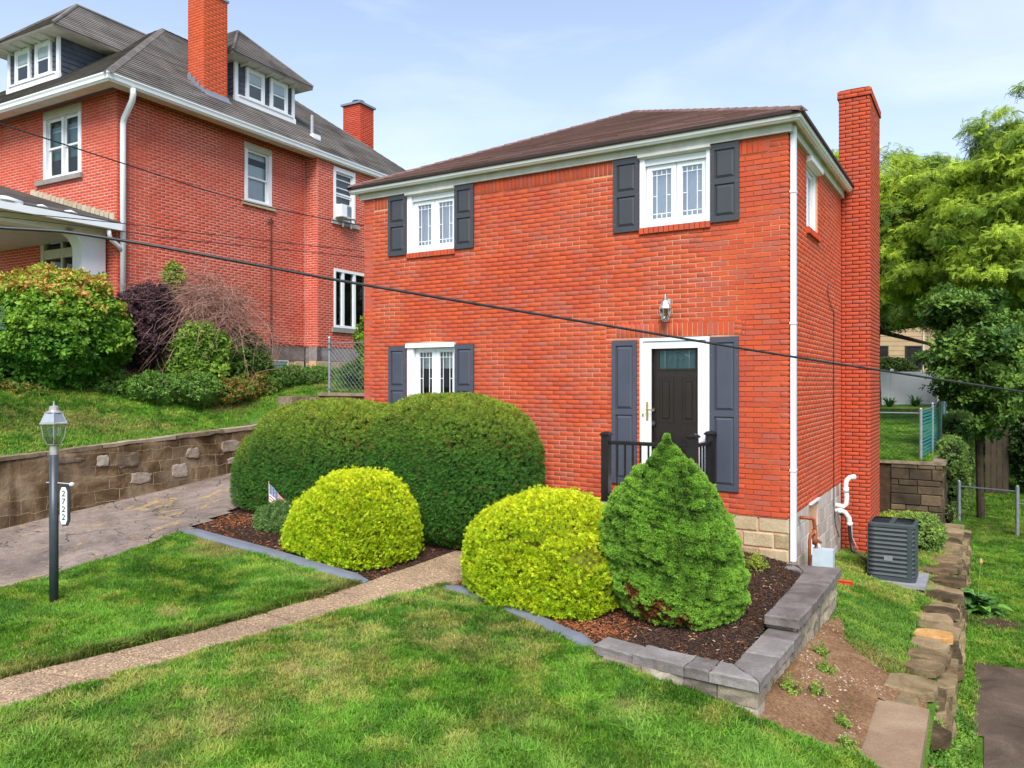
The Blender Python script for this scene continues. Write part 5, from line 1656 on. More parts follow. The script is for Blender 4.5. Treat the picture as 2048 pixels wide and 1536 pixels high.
for i, y in enumerate(ys):
    zb, zt = float(hA(-10.6, y)) - .15, ztop(y) - .05
    for j in range(nz_ + 1):
        z = zb + (zt - zb) * j / nz_
        dx = .035 * (vnoise(np.array(y * 1.0), np.array(z * 1.0), 1.8, 61, 4) - .5) * 2 + .015 * (vnoise(np.array(y), np.array(z), 7, 62, 2) - .5)
        V.append((-10.60 + float(dx), y, z))
    V.append((-10.9, y, zt))
w_ = nz_ + 2
F = [(i * w_ + j, (i + 1) * w_ + j, (i + 1) * w_ + j + 1, i * w_ + j + 1) for i in range(len(ys) - 1) for j in range(w_ - 1)]
mb = MB(); mb.add(V, F); mb.build('wall_face', 'oldwall', lw, smooth=True)
# coping slabs with ragged lower lip
y = -13.0; rr = random.Random(5)
while y < .95:
    l = rr.uniform(.9, 1.5); y2 = min(y + l, .98)
    m = MB(); n = 7; top, bot = [], []
    for i in range(n):
        yy = y + .006 + (y2 - y - .012) * i / (n - 1)
        x_ = -10.565 + rr.uniform(-.012, .012); zt = ztop(yy) + rr.uniform(-.006, .006)
        top.append((x_, yy, zt)); bot.append((x_ - .012, yy, zt - .065 + rr.uniform(-.018, .02)))
    vs = top + [(-10.82 + rr.uniform(-.02, .02), p[1], p[2] + .004) for p in top] + bot
    fs = [(i, i + 1, n + i + 1, n + i) for i in range(n - 1)] + [(i, 2 * n + i, 2 * n + i + 1, i + 1) for i in range(n - 1)]
    m.add(vs, fs); m.build('coping', 'coping', lw)
    y = y2
# irregular patches and exposed stones proud of the face
def wpatch(y, z, w, h, mat, d=.030):
    d = .016
    m = MB(); n = 14
    P = []
    for k in range(n):
        a = 2 * math.pi * k / n + .1
        q = (abs(math.cos(a)) ** 7 + abs(math.sin(a)) ** 7) ** (-1 / 7) * rr.uniform(.86, 1.10)
        P.append((y + w / 2 * math.cos(a) * q, z + h / 2 * math.sin(a) * q))
    x0 = -10.585
    vs = [(x0 - .02, a, b) for a, b in P] + [(x0 + d * .7, y + (a - y) * .93, z + (b - z) * .93) for a, b in P] + [(x0 + d + rr.uniform(-.006, .006), y + (a - y) * .7, z + (b - z) * .7) for a, b in P]
    fs = [(i, (i + 1) % n, n + (i + 1) % n, n + i) for i in range(n)] + [(n + i, n + (i + 1) % n, 2 * n + (i + 1) % n, 2 * n + i) for i in range(n)] + [tuple(range(2 * n, 3 * n))]
    m.add(vs, fs); m.build('stone', mat, lw)
for (y, z, w, h, mt) in [(-2.30, .40, .46, .26, 'patch'), (-2.05, .06, .40, .20, 'patch'), (-1.28, .12, .34, .26, 'patch'), (-1.0, .42, .28, .2, 'patch'), (-.15, .50, .46, .22, 'patch'), (.25, .20, .9, .15, 'patch'), (-3.35, .48, .6, .08, 'patch'), (-4.6, .18, .10, .5, 'patch'), (.55, .52, .3, .25, 'patch'), (-2.75, .42, .22, .2, 'patch')]:
    wpatch(y, z, w, h, mt)
# stepped end blocks and the cross wall to the house
eb = MB(); eb.box(-10.86, -10.42, 1.30, 1.98, -.2, 1.455); eb.build('end_block', 'coping', lw)
eb = MB(); eb.add([(-10.42, 1.55, -.2), (-10.42, 2.05, -.2), (-10.42, 2.05, 1.44), (-10.42, 1.80, 1.44), (-10.30, 1.60, -.2), (-10.30, 2.0, -.2), (-10.30, 2.0, 1.42), (-10.30, 1.86, 1.42)], [(0, 3, 2, 1), (4, 5, 6, 7), (0, 4, 7, 3), (3, 7, 6, 2), (1, 2, 6, 5)]); eb.build('end_block', 'coping', lw)
cw = empty('cross_wall', (-8.8, 2.2, 0)); tag(cw, 'low concrete wall under the chain link fence left of the brick house', 'retaining wall')
cw.location = (0, 0, 0)
MB().box(-10.44, -7.22, 2.08, 2.30, -.3, 1.46).build('wall_face', 'oldwall', cw)
MB().box(-10.44, -7.22, 2.05, 2.33, 1.462, 1.53).build('coping', 'coping', cw)

# ================================================================ CHAIN LINK FENCES
def chain_mesh(name, A, B, h, parent, cell=.060, r=.0020, mat='steel', sag=0.0, zlow=None):
    """woven diamonds as crossing wires between two points"""
    A, B = Vector(A), Vector(B); L = (B - A).to_2d().length; U = (B - A) / L
    m = MB(); n = int((L + h) / cell)
    s = Vector((U.y, -U.x, 0)).normalized() * .003 if True else 0
    for i in range(n):
        for sg in (0, 1):
            u0 = i * cell - h if sg == 0 else i * cell
            a_u, a_z, b_u, b_z = (u0, 0, u0 + h, h) if sg == 0 else (u0, 0, u0 - h, h)
            # clip to 0..L
            def cut(u, z, u2, z2):
                d = u2 - u
                t0, t1 = 0., 1.
                lo, hi = (0 - u) / d, (L - u) / d
                if lo > hi: lo, hi = hi, lo
                return max(t0, lo), min(t1, hi)
            t0, t1 = cut(a_u, a_z, b_u, b_z)
            if t1 - t0 < .01: continue
            p = A + U * (a_u + (b_u - a_u) * t0) + Vector((0, 0, h * t0)) + s * (1 if sg else -1)
            q = A + U * (a_u + (b_u - a_u) * t1) + Vector((0, 0, h * t1)) + s * (1 if sg else -1)
            m.tube([p, q], r, 3, cap=False)
    return m.build(name, mat, parent, kind='stuff')
def pole(m, x, y, z0, z1, r=.028, capr=.036):
    m.tube([(x, y, z0), (x, y, z1)], r, 10); m.lathe((x, y, z1), [(r, -.01), (capr, .0), (capr, .02), (capr * .6, .045), (.004, .055)], 10)
    return m
f1 = empty('chain_link_fence', (0, 0, 0)); tag(f1, 'galvanised chain link fence on the low wall left of the brick house', 'fence')
pole(MB(), -10.22, 2.19, 1.50, 2.72, .030).build('post', 'steel', f1)
MB().tube([(-10.22, 2.19, 2.62), (-7.24, 2.19, 2.60)], .012, 6).build('rail', 'steel', f1)
chain_mesh('wire_mesh', (-10.2, 2.19, 1.56), (-7.24, 2.19, 1.54), 1.06, f1, .11, .0036)
kk = MB()
for zz in (2.62, 2.50, 1.62): kk.tube([(-10.25, 2.15, zz), (-10.16, 2.15, zz)], .010, 6)
kk.build('clamp', 'steel', f1)

# ================================================================ LAMP POST with house number
lp = empty('lamp_post', (-6.76, -5.61, -.76)); tag(lp, 'slate grey lamp post with glass lantern and a house number sign on the lawn', 'lamp post')
m = MB(); m.tube([(0, 0, -.1), (0, 0, 1.70)], .047, 16); m.build('post', 'post', lp, smooth=True)
m = MB(); m.tube([(0, 0, 1.70), (0, 0, 1.80)], .044, 16); m.build('collar', 'pewter', lp)
m = MB(); rot_ = .55
m.lathe((0, 0, 0), [(.050, 1.80), (.078, 1.815), (.080, 1.822)], 6, rot=rot_)
m.lathe((0, 0, 0), [(.138, 2.035), (.158, 2.045), (.158, 2.060), (.140, 2.068)], 6, rot=rot_)
m.lathe((0, 0, 0), [(.088, 2.165), (.095, 2.172), (.060, 2.19), (.050, 2.195), (.048, 2.235), (.036, 2.245), (.010, 2.25), (.006, 2.30)], 12)
for k in range(6):
    a = rot_ + k * math.pi / 3; c_, s_ = math.cos(a), math.sin(a)
    m.tube([(c_ * .079, s_ * .079, 1.82), (c_ * .118, s_ * .118, 1.90), (c_ * .140, s_ * .140, 2.04)], .006, 5)
    m.tube([(c_ * .142, s_ * .142, 2.065), (c_ * .092, s_ * .092, 2.168)], .006, 5)
m.build('lantern_frame', 'pewter', lp)
m = MB(); m.lathe((0, 0, 0), [(.076, 1.825), (.114, 1.90), (.136, 2.036)], 6, rot=rot_); m.build('lantern_glass', 'glass_lamp', lp)
m = MB(); m.lathe((0, 0, 0), [(.139, 2.069), (.090, 2.166)], 6, rot=rot_); m.build('roof_glass', 'zinc', lp)
m = MB()
for k in range(3):
    a = k * 2.1; m.tube([(.03 * math.cos(a), .03 * math.sin(a), 1.83), (.03 * math.cos(a), .03 * math.sin(a), 1.93)], .010, 8)
    m.lathe((.03 * math.cos(a), .03 * math.sin(a), 1.93), [(.010, 0), (.018, .02), (.015, .05), (.003, .075)], 8)
m.build('candle_bulbs', 'cream', lp)
m = MB(); vx = Vector((math.cos(HEAD), math.sin(HEAD), 0))
m.tube([Vector((0, 0, 1.385)) - vx * .085, Vector((0, 0, 1.385)), Vector((0, 0, 1.37)) + vx * .18], .008, 8); m.build('ladder_rest', 'steel', lp)
m = MB(); m.lathe(Vector((0, 0, 1.365)) + vx * .20, [(.005, -.024), (.026, -.012), (.026, .012), (.005, .024)], 12); m.build('end_ball', 'white', lp, smooth=True)
# sign hanging beside the post
FSg = Frame(vx * .125 + Vector((0, 0, .90)), vx, Vector((math.sin(HEAD), -math.cos(HEAD), 0)))
def octa(fr, w, h, c, d0, d1):
    P = [(-w / 2, c), (-w * .28, 0), (w * .28, 0), (w / 2, c), (w / 2, h - c), (w * .28, h), (-w * .28, h), (-w / 2, h - c)]
    mm = MB(); mm.prism([fr.p(u, d0, z) for u, z in P], fr.N * (d1 - d0)); return mm
octa(FSg, .108, .46, .055, -.012, .004).build('sign_backing', 'darkmetal', lp)
FS2 = Frame(FSg.p(-.012, 0, .018), FSg.U, FSg.N)
sgp = octa(FS2, .078, .415, .05, .0045, .009).build('sign_plate', 'vinyl', lp)
for i, ch in enumerate('2722'):
    cu = bpy.data.curves.new('numeral', 'FONT'); cu.body = ch; cu.size = .092; cu.extrude = .0012; cu.align_x = 'CENTER'; cu.offset = .0006
    tmp = bpy.data.objects.new('tmp', cu); COL.objects.link(tmp)
    dg = bpy.context.evaluated_depsgraph_get(); me = bpy.data.meshes.new_from_object(tmp.evaluated_get(dg))
    bpy.data.objects.remove(tmp)
    me.materials.clear()
    o = link('numeral', me, 'darkmetal', sgp)
    o.location = FS2.p(0, .0115, .315 - i * .088)
    o.rotation_euler = (R(90), 0, HEAD)

# ================================================================ AC UNIT
ac = empty('ac_condenser', (.93, 3.12, -1.28)); tag(ac, 'dark grey louvred air conditioner standing on a pad by the chimney', 'air conditioner')
w2, d2, hh = .335, .34, .87
def rrect(w, d, r, n=5):
    P = []
    for (cx, cy, a0) in ((w - r, d - r, 0), (-w + r, d - r, 90), (-w + r, -d + r, 180), (w - r, -d + r, 270)):
        for k in range(n + 1):
            a = R(a0 + 90 * k / n); P.append((cx + r * math.cos(a), cy + r * math.sin(a)))
    return P
m = MB(); P = rrect(w2 - .012, d2 - .012, .08); m.prism([(x, y, .03) for x, y in P], (0, 0, hh - .08)); m.build('coil', 'darkmetal', ac)
m = MB(); P = rrect(w2, d2, .09)
m.prism([(x, y, 0) for x, y in P], (0, 0, .06)); 
n = len(P)
ring = [(x, y, hh - .06) for x, y in P] + [(x, y, hh - .02) for x, y in P] + [(x * .93, y * .93, hh) for x, y in P] + [(x * .86, y * .86, hh + .002) for x, y in P]
m.add(ring, [(j * n + i, j * n + (i + 1) % n, (j + 1) * n + (i + 1) % n, (j + 1) * n + i) for j in range(3) for i in range(n)])
m.box(-.035, .035, -d2 * .86, d2 * .86, hh - .01, hh + .006)
m.build('top_cover', 'acgrey', ac)
m = MB(); m.box(w2 - .115, w2 - .045, -d2 - .004, -d2 + .03, .05, hh - .05); m.box(w2 - .02, w2 + .004, -d2 + .05, -d2 + .11, .05, hh - .05); m.box(-w2 - .004, -w2 + .02, -d2 + .06, -d2 + .12, .05, hh - .05)
m.build('corner_panel', 'acgrey', ac)
for k in range(11):
    z = .075 + k * .0685
    m = MB(); P1 = rrect(w2 + .001, d2 + .001, .09); P2 = rrect(w2 - .014, d2 - .014, .085)
    vs = [(x, y, z) for x, y in P1] + [(x, y, z + .036) for x, y in P2] + [(x, y, z - .004) for x, y in P2]
    m.add(vs, [(i, (i + 1) % n, n + (i + 1) % n, n + i) for i in range(n)] + [(i, 2 * n + i, 2 * n + (i + 1) % n, (i + 1) % n) for i in range(n)])
    m.build('louvre', 'acgrey', ac)
m = MB()
for sx in (-1, 1):
    for k in range(6):
        r_ = .03 + k * .042
        pts = [(sx * .045 + sx * max(0, r_ * math.sin(R(a))), r_ * math.cos(R(a)), hh - .012) for a in range(0, 181, 20)]
        m.tube(pts, .003, 4)
m.build('fan_grille', 'darkmetal', ac)
m = MB(); P = rrect(w2 * .86, d2 * .86, .07); m.add([(x, y, hh - .16) for x, y in P], [tuple(range(len(P)))]); m.lathe((0, 0, hh - .14), [(.07, 0), (.07, .05), (.02, .07)], 12)
for k in range(3):
    a = k * 2.094; m.add([(.06 * math.cos(a), .06 * math.sin(a), hh - .12), (.25 * math.cos(a - .3), .25 * math.sin(a - .3), hh - .13), (.25 * math.cos(a + .35), .25 * math.sin(a + .35), hh - .10), (.07 * math.cos(a + .8), .07 * math.sin(a + .8), hh - .10)], [(0, 1, 2, 3)])
m.build('fan', 'darkmetal', ac)
m = MB(); m.box(-.10, .02, -d2 - .006, -d2 - .001, .30, .38); m.build('badge_plate', 'steel', ac)
pad = MB(); pad.bbox(.50, 1.40, 2.66, 3.62, -1.34, -1.285, .01); o = pad.build('condenser_pad', 'concrete'); tag(o, 'pale grey slab under the air conditioner', 'pad')
o = MB().tube([FS.p(3.95, .03, -.50), FS.p(4.02, .10, -.52), FS.p(4.05, .16, -.65), FS.p(4.05, .18, -.95), FS.p(4.02, .22, -1.13), FS.p(3.85, .35, -1.20), FS.p(3.5, .55, -1.18), FS.p(3.35, .62, -1.10)], .032, 10).build('refrigerant_hose', 'rubber', None, True)
tag(o, 'thick black insulated hose from the foundation to the air conditioner', 'hose')
o = MB().tube([FS.p(4.0, .20, -.55), FS.p(4.03, .21, -.9), FS.p(3.9, .35, -1.14), FS.p(3.6, .45, -1.10), FS.p(3.4, .58, -.95)], .007, 6).build('power_cable', 'steel', None, True)
tag(o, 'thin grey electric cable looping to the air conditioner', 'cable')

# ================================================================ DRY STONE EDGE on the right
sw = empty('dry_stone_wall', (0, 0, 0)); tag(sw, 'dry laid wall of flat brown stones stepping down beside the lower lawn', 'stone wall')
def flagstone(x, y, z, l, w, h, rz, mat='flag', tilt=0.0, seed=0, parent=sw):
    r_ = random.Random(seed); m = MB(); n = 10; P = []
    for k in range(n):
        a = 2 * math.pi * k / n + .15
        q = (abs(math.cos(a)) ** 6 + abs(math.sin(a)) ** 6) ** (-1 / 6) * r_.uniform(.84, 1.06)
        u, v = l / 2 * math.cos(a) * q, w / 2 * math.sin(a) * q
        P.append((x + u * math.cos(rz) - v * math.sin(rz), y + u * math.sin(rz) + v * math.cos(rz), u * tilt))
    e = .009
    vs = [(a, b, z - h + c) for a, b, c in P] + [(x + (a - x) * 1.015, y + (b - y) * 1.015, z - h * .5 + c + r_.uniform(-.01, .01)) for a, b, c in P] + [(a, b, z - e + c) for a, b, c in P] + [(x + (a - x) * .955, y + (b - y) * .955, z + c + r_.uniform(-.007, .007)) for a, b, c in P]
    fs = [(j * n + i, j * n + (i + 1) % n, (j + 1) * n + (i + 1) % n, (j + 1) * n + i) for j in range(3) for i in range(n)] + [tuple(range(3 * n, 4 * n)), tuple(range(n))[::-1]]
    m.add(vs, fs); return m.build('stone', mat, parent)
rs = random.Random(9)
M['flag_orange'] = stone_mat('orange_stone', [(0.2, (0.30, 0.12, 0.04)), (0.5, (0.52, 0.27, 0.09)), (0.8, (0.60, 0.42, 0.20))], 6, 0.5)
y = -1.55; i = 0
# top course
tops = [(1.52, -1.62, .46, .52), (1.60, -1.02, .34, .36), (1.62, -.62, .40, .34), (1.60, -.15, .42, .36), (1.63, .28, .46, .34), (1.66, .75, .48, .38), (1.58, 1.20, .42, .36), (1.64, 1.62, .5, .36), (1.6, 2.1, .44, .42), (1.66, 2.62, .5, .42), (1.58, 3.1, .62, .36), (1.66, 3.66, .5, .44),
        (1.45, 4.3, .5, .5), (1.62, 4.85, .38, .44), (1.56, 5.4, .42, .5), (1.60, 6.0, .36, .5), (1.56, 6.6, .42, .5), (1.58, 7.2, .36, .5), (1.55, 7.9, .4, .6), (1.56, 8.6, .4, .6), (1.54, 9.3, .4, .6), (1.5, 10.0, .42, .6)]
for i, (x, y, l, w) in enumerate(tops):
    z = float(hA(min(x, 1.45), y)) + rs.uniform(.03, .09)
    flagstone(x, y, z, l, w, .085, rs.uniform(-.25, .25), 'flag_orange' if i in (4,) else 'flag', rs.uniform(-.08, .05), i)
k = 100
for row in range(1, 5):
    y = -1.7
    while y < 10.2:
        l = rs.uniform(.3, .62)
        z = float(hA(1.45, y)) + .03 - row * .105
        flagstone(1.70 + rs.uniform(-.04, .05) + row * .012, y + l / 2, z, .30, l, .105, rs.uniform(-.12, .12), 'flag', 0, k); k += 1
        y += l * .97
# large slab and the worn concrete edge nearer the street
flagstone(1.40, -1.98, -1.30, .44, .62, .07, .15, 'flag', -.05, 501)
flagstone(1.58, -2.5, -1.52, .30, .30, .14, .3, 'flag', 0, 503); flagstone(1.70, -2.1, -1.50, .34, .3, .14, .6, 'flag', 0, 504); flagstone(1.72, -2.9, -1.58, .2, .3, .16, .2, 'flag_orange', 0, 505)
ew = MB()
ys2 = [-12 + .4 * i for i in range(25)] + [-2.2]
for a, b in zip(ys2, ys2[1:]):
    za, zb = float(hA(1.45, a)) + .035, float(hA(1.45, b)) + .035
    x0, x1 = 1.22 + .02 * math.sin(a * 3), 1.72
    ew.add([(x0, a, za + .015), (x1, a, za), (x1, b, zb), (x0, b, zb + .015), (x1 + .01, a, -2.1), (x1 + .01, b, -2.1)], [(0, 1, 2, 3), (1, 4, 5, 2)])
M['edge'] = stone_mat('sandy_worn_concrete', [(0.2, (0.20, 0.125, 0.075)), (0.45, (0.30, 0.20, 0.125)), (0.8, (0.44, 0.34, 0.21))], 1.6, 0.5)
o = ew.build('edge_wall', 'edge'); tag(o, 'worn sandy concrete edge between the dirt slope and the lower path', 'retaining wall')
for (x, y, s, z) in ((1.10, -3.15, .11, -1.27), (.84, -3.7, .10, -1.20)):
    o = flagstone(x, y, z, s, s * .6, .03, .3, 'flag', 0, int(y * 100), None); o.name = 'loose_stone'
    tag(o, 'flat pale stone lying on the dirt, nearer the concrete edge' if x > 1 else 'small tan stone on the dirt near the corner of the block wall', 'stone')
o = MB().bbox(.34, .54, 1.66, 1.56, -1.17, -1.09, .01).build('loose_brick', 'brick_side'); tag(o, 'red brick lying in the grass behind the capped wall', 'brick')

# ================================================================ STONE RETAINING WALL behind the chimney
bwall = empty('stone_retaining_wall', (0, 0, 0)); tag(bwall, 'dark weathered stone retaining wall with a flat coping right of the chimney', 'retaining wall')
FB = Frame((0, 10.45, 0), (1, 0, 0), (0, -1, 0)); FB2 = Frame((1.31, 0, 0), (0, 1, 0), (1, 0, 0))
def ashlar(fr, u0, u1, z0, z1, mat, parent, seed, hs=(.14, .2, .26), ls=(.3, .75), d=.02):
    r_ = random.Random(seed); z = z0
    while z < z1 - .03:
        h = min(r_.choice(hs), z1 - z); u = u0 - r_.uniform(0, .2)
        while u < u1:
            l = r_.uniform(*ls); a, b = max(u, u0), min(u + l, u1); u += l
            if b - a > .05:
                MB(fr).bbox(a + .005, b - .005, -.1, d + r_.uniform(-.015, .02), z + .005, z + h - .005, .016).build('stone', mat, parent)
        z += h
MB().box(-5, 1.30, 10.47, 10.75, -1.9, -.16).build('wall_core', 'soil', bwall)
MB().box(1.05, 1.29, 10.75, 30, -1.9, -.18).build('wall_core', 'soil', bwall)
ashlar(FB, .2, 1.31, -1.65, -.20, 'darkstone', bwall, 3)
ashlar(FB2, 10.46, 16, -1.95, -.20, 'darkstone', bwall, 4)
MB().box(-1.5, 1.36, 10.40, 10.80, -.195, -.125).build('coping', 'coping', bwall)
MB().box(.98, 1.37, 10.802, 16, -.195, -.125).build('coping', 'coping', bwall)
# chain link with teal privacy strips
f2 = empty('chain_link_fence', (0, 0, 0)); tag(f2, 'chain link fence with teal privacy mesh on the stone wall behind the chimney', 'fence')
fp = MB(); pole(fp, .84, 10.55, -.16, 1.10, .035); fp.build('post', 'steel', f2)
MB().tube([(-2.5, 10.55, 1.02), (.84, 10.55, 1.02)], .014, 6).build('rail', 'steel', f2)
chain_mesh('wire_mesh', (-1.2, 10.55, -.10), (.82, 10.55, -.10), 1.10, f2, .10, .0030, 'darkmetal')
M['wood_dark'] = simple('shaded_old_boards', (0.075, 0.055, 0.036), (0.045, 0.033, 0.022), 3, 0.85, 0.2, bs=0.4, bscale=30)  # board colour darkened to carry the deep tree shade
M['teal'] = simple('teal_plastic', (0.05, 0.32, 0.33), (0.035, 0.24, 0.26), 12, 0.5, bs=0)
hz = lambda y: float(np.interp(y, [10.55, 12.5, 14.5, 18], [0, .05, .30, .40]))
P0 = [(.86 + .10 * math.sin((y - 10.6) * .6) + .045 * (y - 10.6), y) for y in np.arange(10.62, 19, .5)]
for k in range(13):
    m = MB(); z = -.02 + k * .085
    for (xa, ya), (xb, yb) in zip(P0, P0[1:]):
        m.add([(xa, ya, z + hz(ya)), (xb, yb, z + hz(yb)), (xb + .004, yb, z + .055 + hz(yb)), (xa + .004, ya, z + .055 + hz(ya))], [(0, 1, 2, 3)])
    m.build('privacy_strip', 'teal', f2)
fp = MB(); fp.tube([(x, y, 1.08 + hz(y)) for x, y in P0], .016, 6); fp.build('rail', 'steel', f2)
for x, y in P0[3::4]:
    pole(MB(), x, y, -.15, 1.16 + hz(y), .028).build('post', 'steel', f2)
# gate frame on the lower lawn
f3 = empty('chain_link_gate', (0, 0, 0)); tag(f3, 'grey metal gate frame standing on the lower lawn', 'gate')
pole(MB(), 1.60, 11.9, -2.0, -.72, .040).build('post', 'steel', f3)
pole(MB(), 2.80, 11.5, -2.0, -.72, .045).build('post', 'steel', f3)
MB().tube([(1.60, 11.9, -.82), (2.80, 11.5, -.82)], .020, 8).build('rail', 'steel', f3)
g5 = MB(); g5.tube([(3.0, 11.42, -1.85), (3.0, 11.42, -.96), (3.05, 11.4, -.92), (4.1, 11.05, -.92), (4.1, 11.05, -1.85), (3.0, 11.42, -1.85)], .020, 8); g5.tube([(2.82, 11.5, -1.1), (3.0, 11.42, -1.1)], .018, 6); g5.build('gate_leaf', 'steel', f3)
chain_mesh('wire_mesh', (3.0, 11.42, -1.85), (4.1, 11.05, -1.85), .92, f3, .09, .003)

# white vinyl privacy fence and house far behind
vf = empty('vinyl_fence', (0, 0, 0)); tag(vf, 'tall white vinyl privacy fence across the back yard', 'fence')
ux, uy = (3.0, 1.83); L_ = math.hypot(ux, uy); ux /= L_; uy /= L_
FV = Frame((-.16, 37.3, .55), (-ux, -uy, 0), (uy, -ux, 0))
for i in range(4):
    a = i * 2.35
    MB(FV).box(a + .08, a + 2.27, -.02, .02, .06, 1.72).build('panel', 'vinyl', vf)
    mm = MB(FV); mm.box(a + .07, a + 2.28, -.035, .035, 1.72, 1.80); mm.box(a + .07, a + 2.28, -.035, .035, 0, .08); mm.build('rail', 'vinyl', vf)
for i in range(5):
    a = i * 2.35; mm = MB(FV); mm.box(a - .07, a + .07, -.07, .07, -.1, 1.88); mm.lathe(FV.p(a, 0, 1.88), [(.11, 0), (.11, .02), (.01, .09)], 4, rot=math.pi / 4 + .55); mm.build('post', 'vinyl', vf)
yc = MB(); yc.box(-6, 1.0, 29.0, 29.25, .2, .56); o = yc.build('yard_curb', 'patch'); tag(o, 'pale low curb crossing the back yard before the white fence', 'curb')
bh = empty('tan_house', (0, 0, 0)); tag(bh, 'tan sided house half hidden behind trees and the white fence', 'house')
FH = Frame((-.55, 41.8, 0), (-ux, -uy, 0), (uy, -ux, 0))
MB(FH).box(-1.0, 10, -6, 0, 0, 6.2).build('wall', 'tanhouse', bh)
for k in range(20): MB(FH).box(-1.0, 10, .001, .018, .3 + k * .28, .3 + k * .28 + .02).build('siding_board', 'tanhouse', bh)
for (a, b, c, d) in ((.62, 1.62, 2.55, 3.95), (4.0, 5.0, 2.55, 3.95), (2.6, 3.5, 2.55, 3.95)):
    mm = MB(FH); mm.frame(a, b, c, d, .08, .0, .05); mm.box(a, b, .0, .045, (c + d) / 2 - .03, (c + d) / 2 + .03); wv_ = mm.build('window', 'darkmetal', bh)
    MB(FH).box(a + .05, b - .05, .001, .022, c + .05, d - .05).build('pane', 'dark', wv_)
mm = MB(FH); mm.box(-.75, -.55, .0, .12, 3.2, 4.0); mm.build('meter_box', 'vinyl', bh)
mm = MB(FH); mm.box(.5, .58, .0, .08, .3, 6); mm.build('corner_trim', 'cream', bh)
mm = MB(FH); mm.add([FH.p(-1.6, .6, 6.1), FH.p(10, .6, 6.1), FH.p(10, -3, 8.2), FH.p(-1.6, -3, 8.2), FH.p(-1.6, -6.6, 6.1), FH.p(10, -6.6, 6.1)], [(0, 1, 2, 3), (3, 2, 5, 4)]); mm.build('roof', 'shingle', bh)
mm = MB(FH); mm.box(-1.6, 10, .55, .62, 5.95, 6.12); mm.build('fascia', 'white', bh)
# old board fence in the shade
wf = empty('board_fence', (0, 0, 0)); tag(wf, 'weathered grey board fence in deep shade under the tree on the right', 'fence')
for i in range(4):
    x = 2.15 + i * .16
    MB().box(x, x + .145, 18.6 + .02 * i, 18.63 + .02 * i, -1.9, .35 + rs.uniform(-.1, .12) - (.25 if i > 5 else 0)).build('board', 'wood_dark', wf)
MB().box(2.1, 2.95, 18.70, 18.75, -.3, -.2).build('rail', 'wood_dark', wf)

# ================================================================ SERVICE WIRES
def wire(label, pts, r, mat='rubber', grp='overhead service wires'):
    P = [Vector(p) for p in pts]; out = []
    Q = [P[0] * 2 - P[1]] + P + [P[-1] * 2 - P[-2]]
    for i in range(1, len(Q) - 2):
        for k in range(10):
            t = k / 10; a, b, c, d = Q[i - 1], Q[i], Q[i + 1], Q[i + 2]
            out.append(.5 * ((2 * b) + (c - a) * t + (2 * a - 5 * b + 4 * c - d) * t * t + (3 * b - a - 3 * c + d) * t ** 3))
    out.append(P[-1])
    o = MB().tube(out, r, 8).build('service_wire', mat, None, True)
    tag(o, label, 'wire', grp)
wire('thick black cable crossing low in front of the brick house', [(-6.27, -8.79, 3.0), (-4.87, -7.06, 3.04), (-4.29, -6.35, 2.99), (-2.96, -4.71, 2.69), (-1.07, -2.37, 2.31), (.23, -.76, 2.05), (2.61, 2.17, 1.62), (5.69, 5.98, 1.09)], .0135)
wire('thin black wire reaching the upper left edge of the brick house', [(-7.66, -7.89, 4.9), (-7.57, -5.78, 4.74), (-7.51, -4.37, 4.63), (-7.44, -2.52, 4.5), (-7.36, -.63, 4.52), (-7.26, .12, 4.54)], .0085)
wire('upper of the two thin wires that pass the porch below its gutter', [(-8.36, -7.72, 3.72), (-8.11, -5.53, 3.84), (-7.95, -4.07, 3.93), (-7.82, -2.92, 3.97), (-7.25, .25, 4.09)], .006)
wire('lower of the two thin wires that pass the porch below its gutter', [(-8.36, -7.72, 3.60), (-8.11, -5.53, 3.77), (-7.95, -4.07, 3.82), (-7.82, -2.92, 3.85), (-7.25, .31, 3.99)], .006)

# ================================================================ NEIGHBOUR HOUSE
nb = empty('neighbour_house', (-13.961, -.42, 0), R(2.4))
tag(nb, 'large old red brick house with grey hipped roof, dormers and a white trimmed porch', 'house')
NF = Frame((0, 0, 0), (1, 0, 0), (0, -1, 0)); NS = Frame((0, 0, 0), (0, 1, 0), (1, 0, 0)); NBY = Frame((.45, 0, 0), (0, 1, 0), (1, 0, 0)); NBF = Frame((0, 5.70, 0), (1, 0, 0), (0, -1, 0))
NW, NL, NT, NZ0 = 8.9, 11.5, 8.34, 2.75
nopf = [(-2.71, -1.262, 6.48, 8.06), (-2.80, -1.24, 3.3, 5.24)]
nops = [(3.536, 4.456, 6.45, 7.95)]
nopb = [(6.375, 7.306, 6.42, 7.95), (6.39, 7.85, 3.34, 5.02)]
backing('wall', nb, NF, -NW, -.012, NZ0, NT, nopf, 'mortar_nb', .25, .0035)
backing('wall', nb, NS, .25, 5.70, NZ0, NT, nops, 'mortar_nb', .25, .0035)
backing('wall', nb, NBY, 5.712, NL, NZ0, 8.22, nopb, 'mortar_nb', .25, .0035)
MB().box(.0, .44, 5.7015, 5.95, NZ0, 8.22).build('wall', 'mortar_nb', nb)
MB().box(-NW, -.3, NL - .2, NL, 1.0, NT).build('wall', 'brick_nb', nb)
MB().box(-NW, -NW + .2, .1, NL - .2, 1.0, NT).build('wall', 'brick_nb', nb)
nbr = []
nbr += lay(NF, -5.2, 0, NZ0, NT, nopf, 'brick_nb', seed=31, jt=.012)
nbr += lay(NS, .014, 5.69, NZ0, NT, nops, 'brick_nb', seed=32, par=1, jt=.014)
nbr += lay(NBF, .002, .45, NZ0, 8.2, [], 'brick_nb', seed=33, jt=.014)
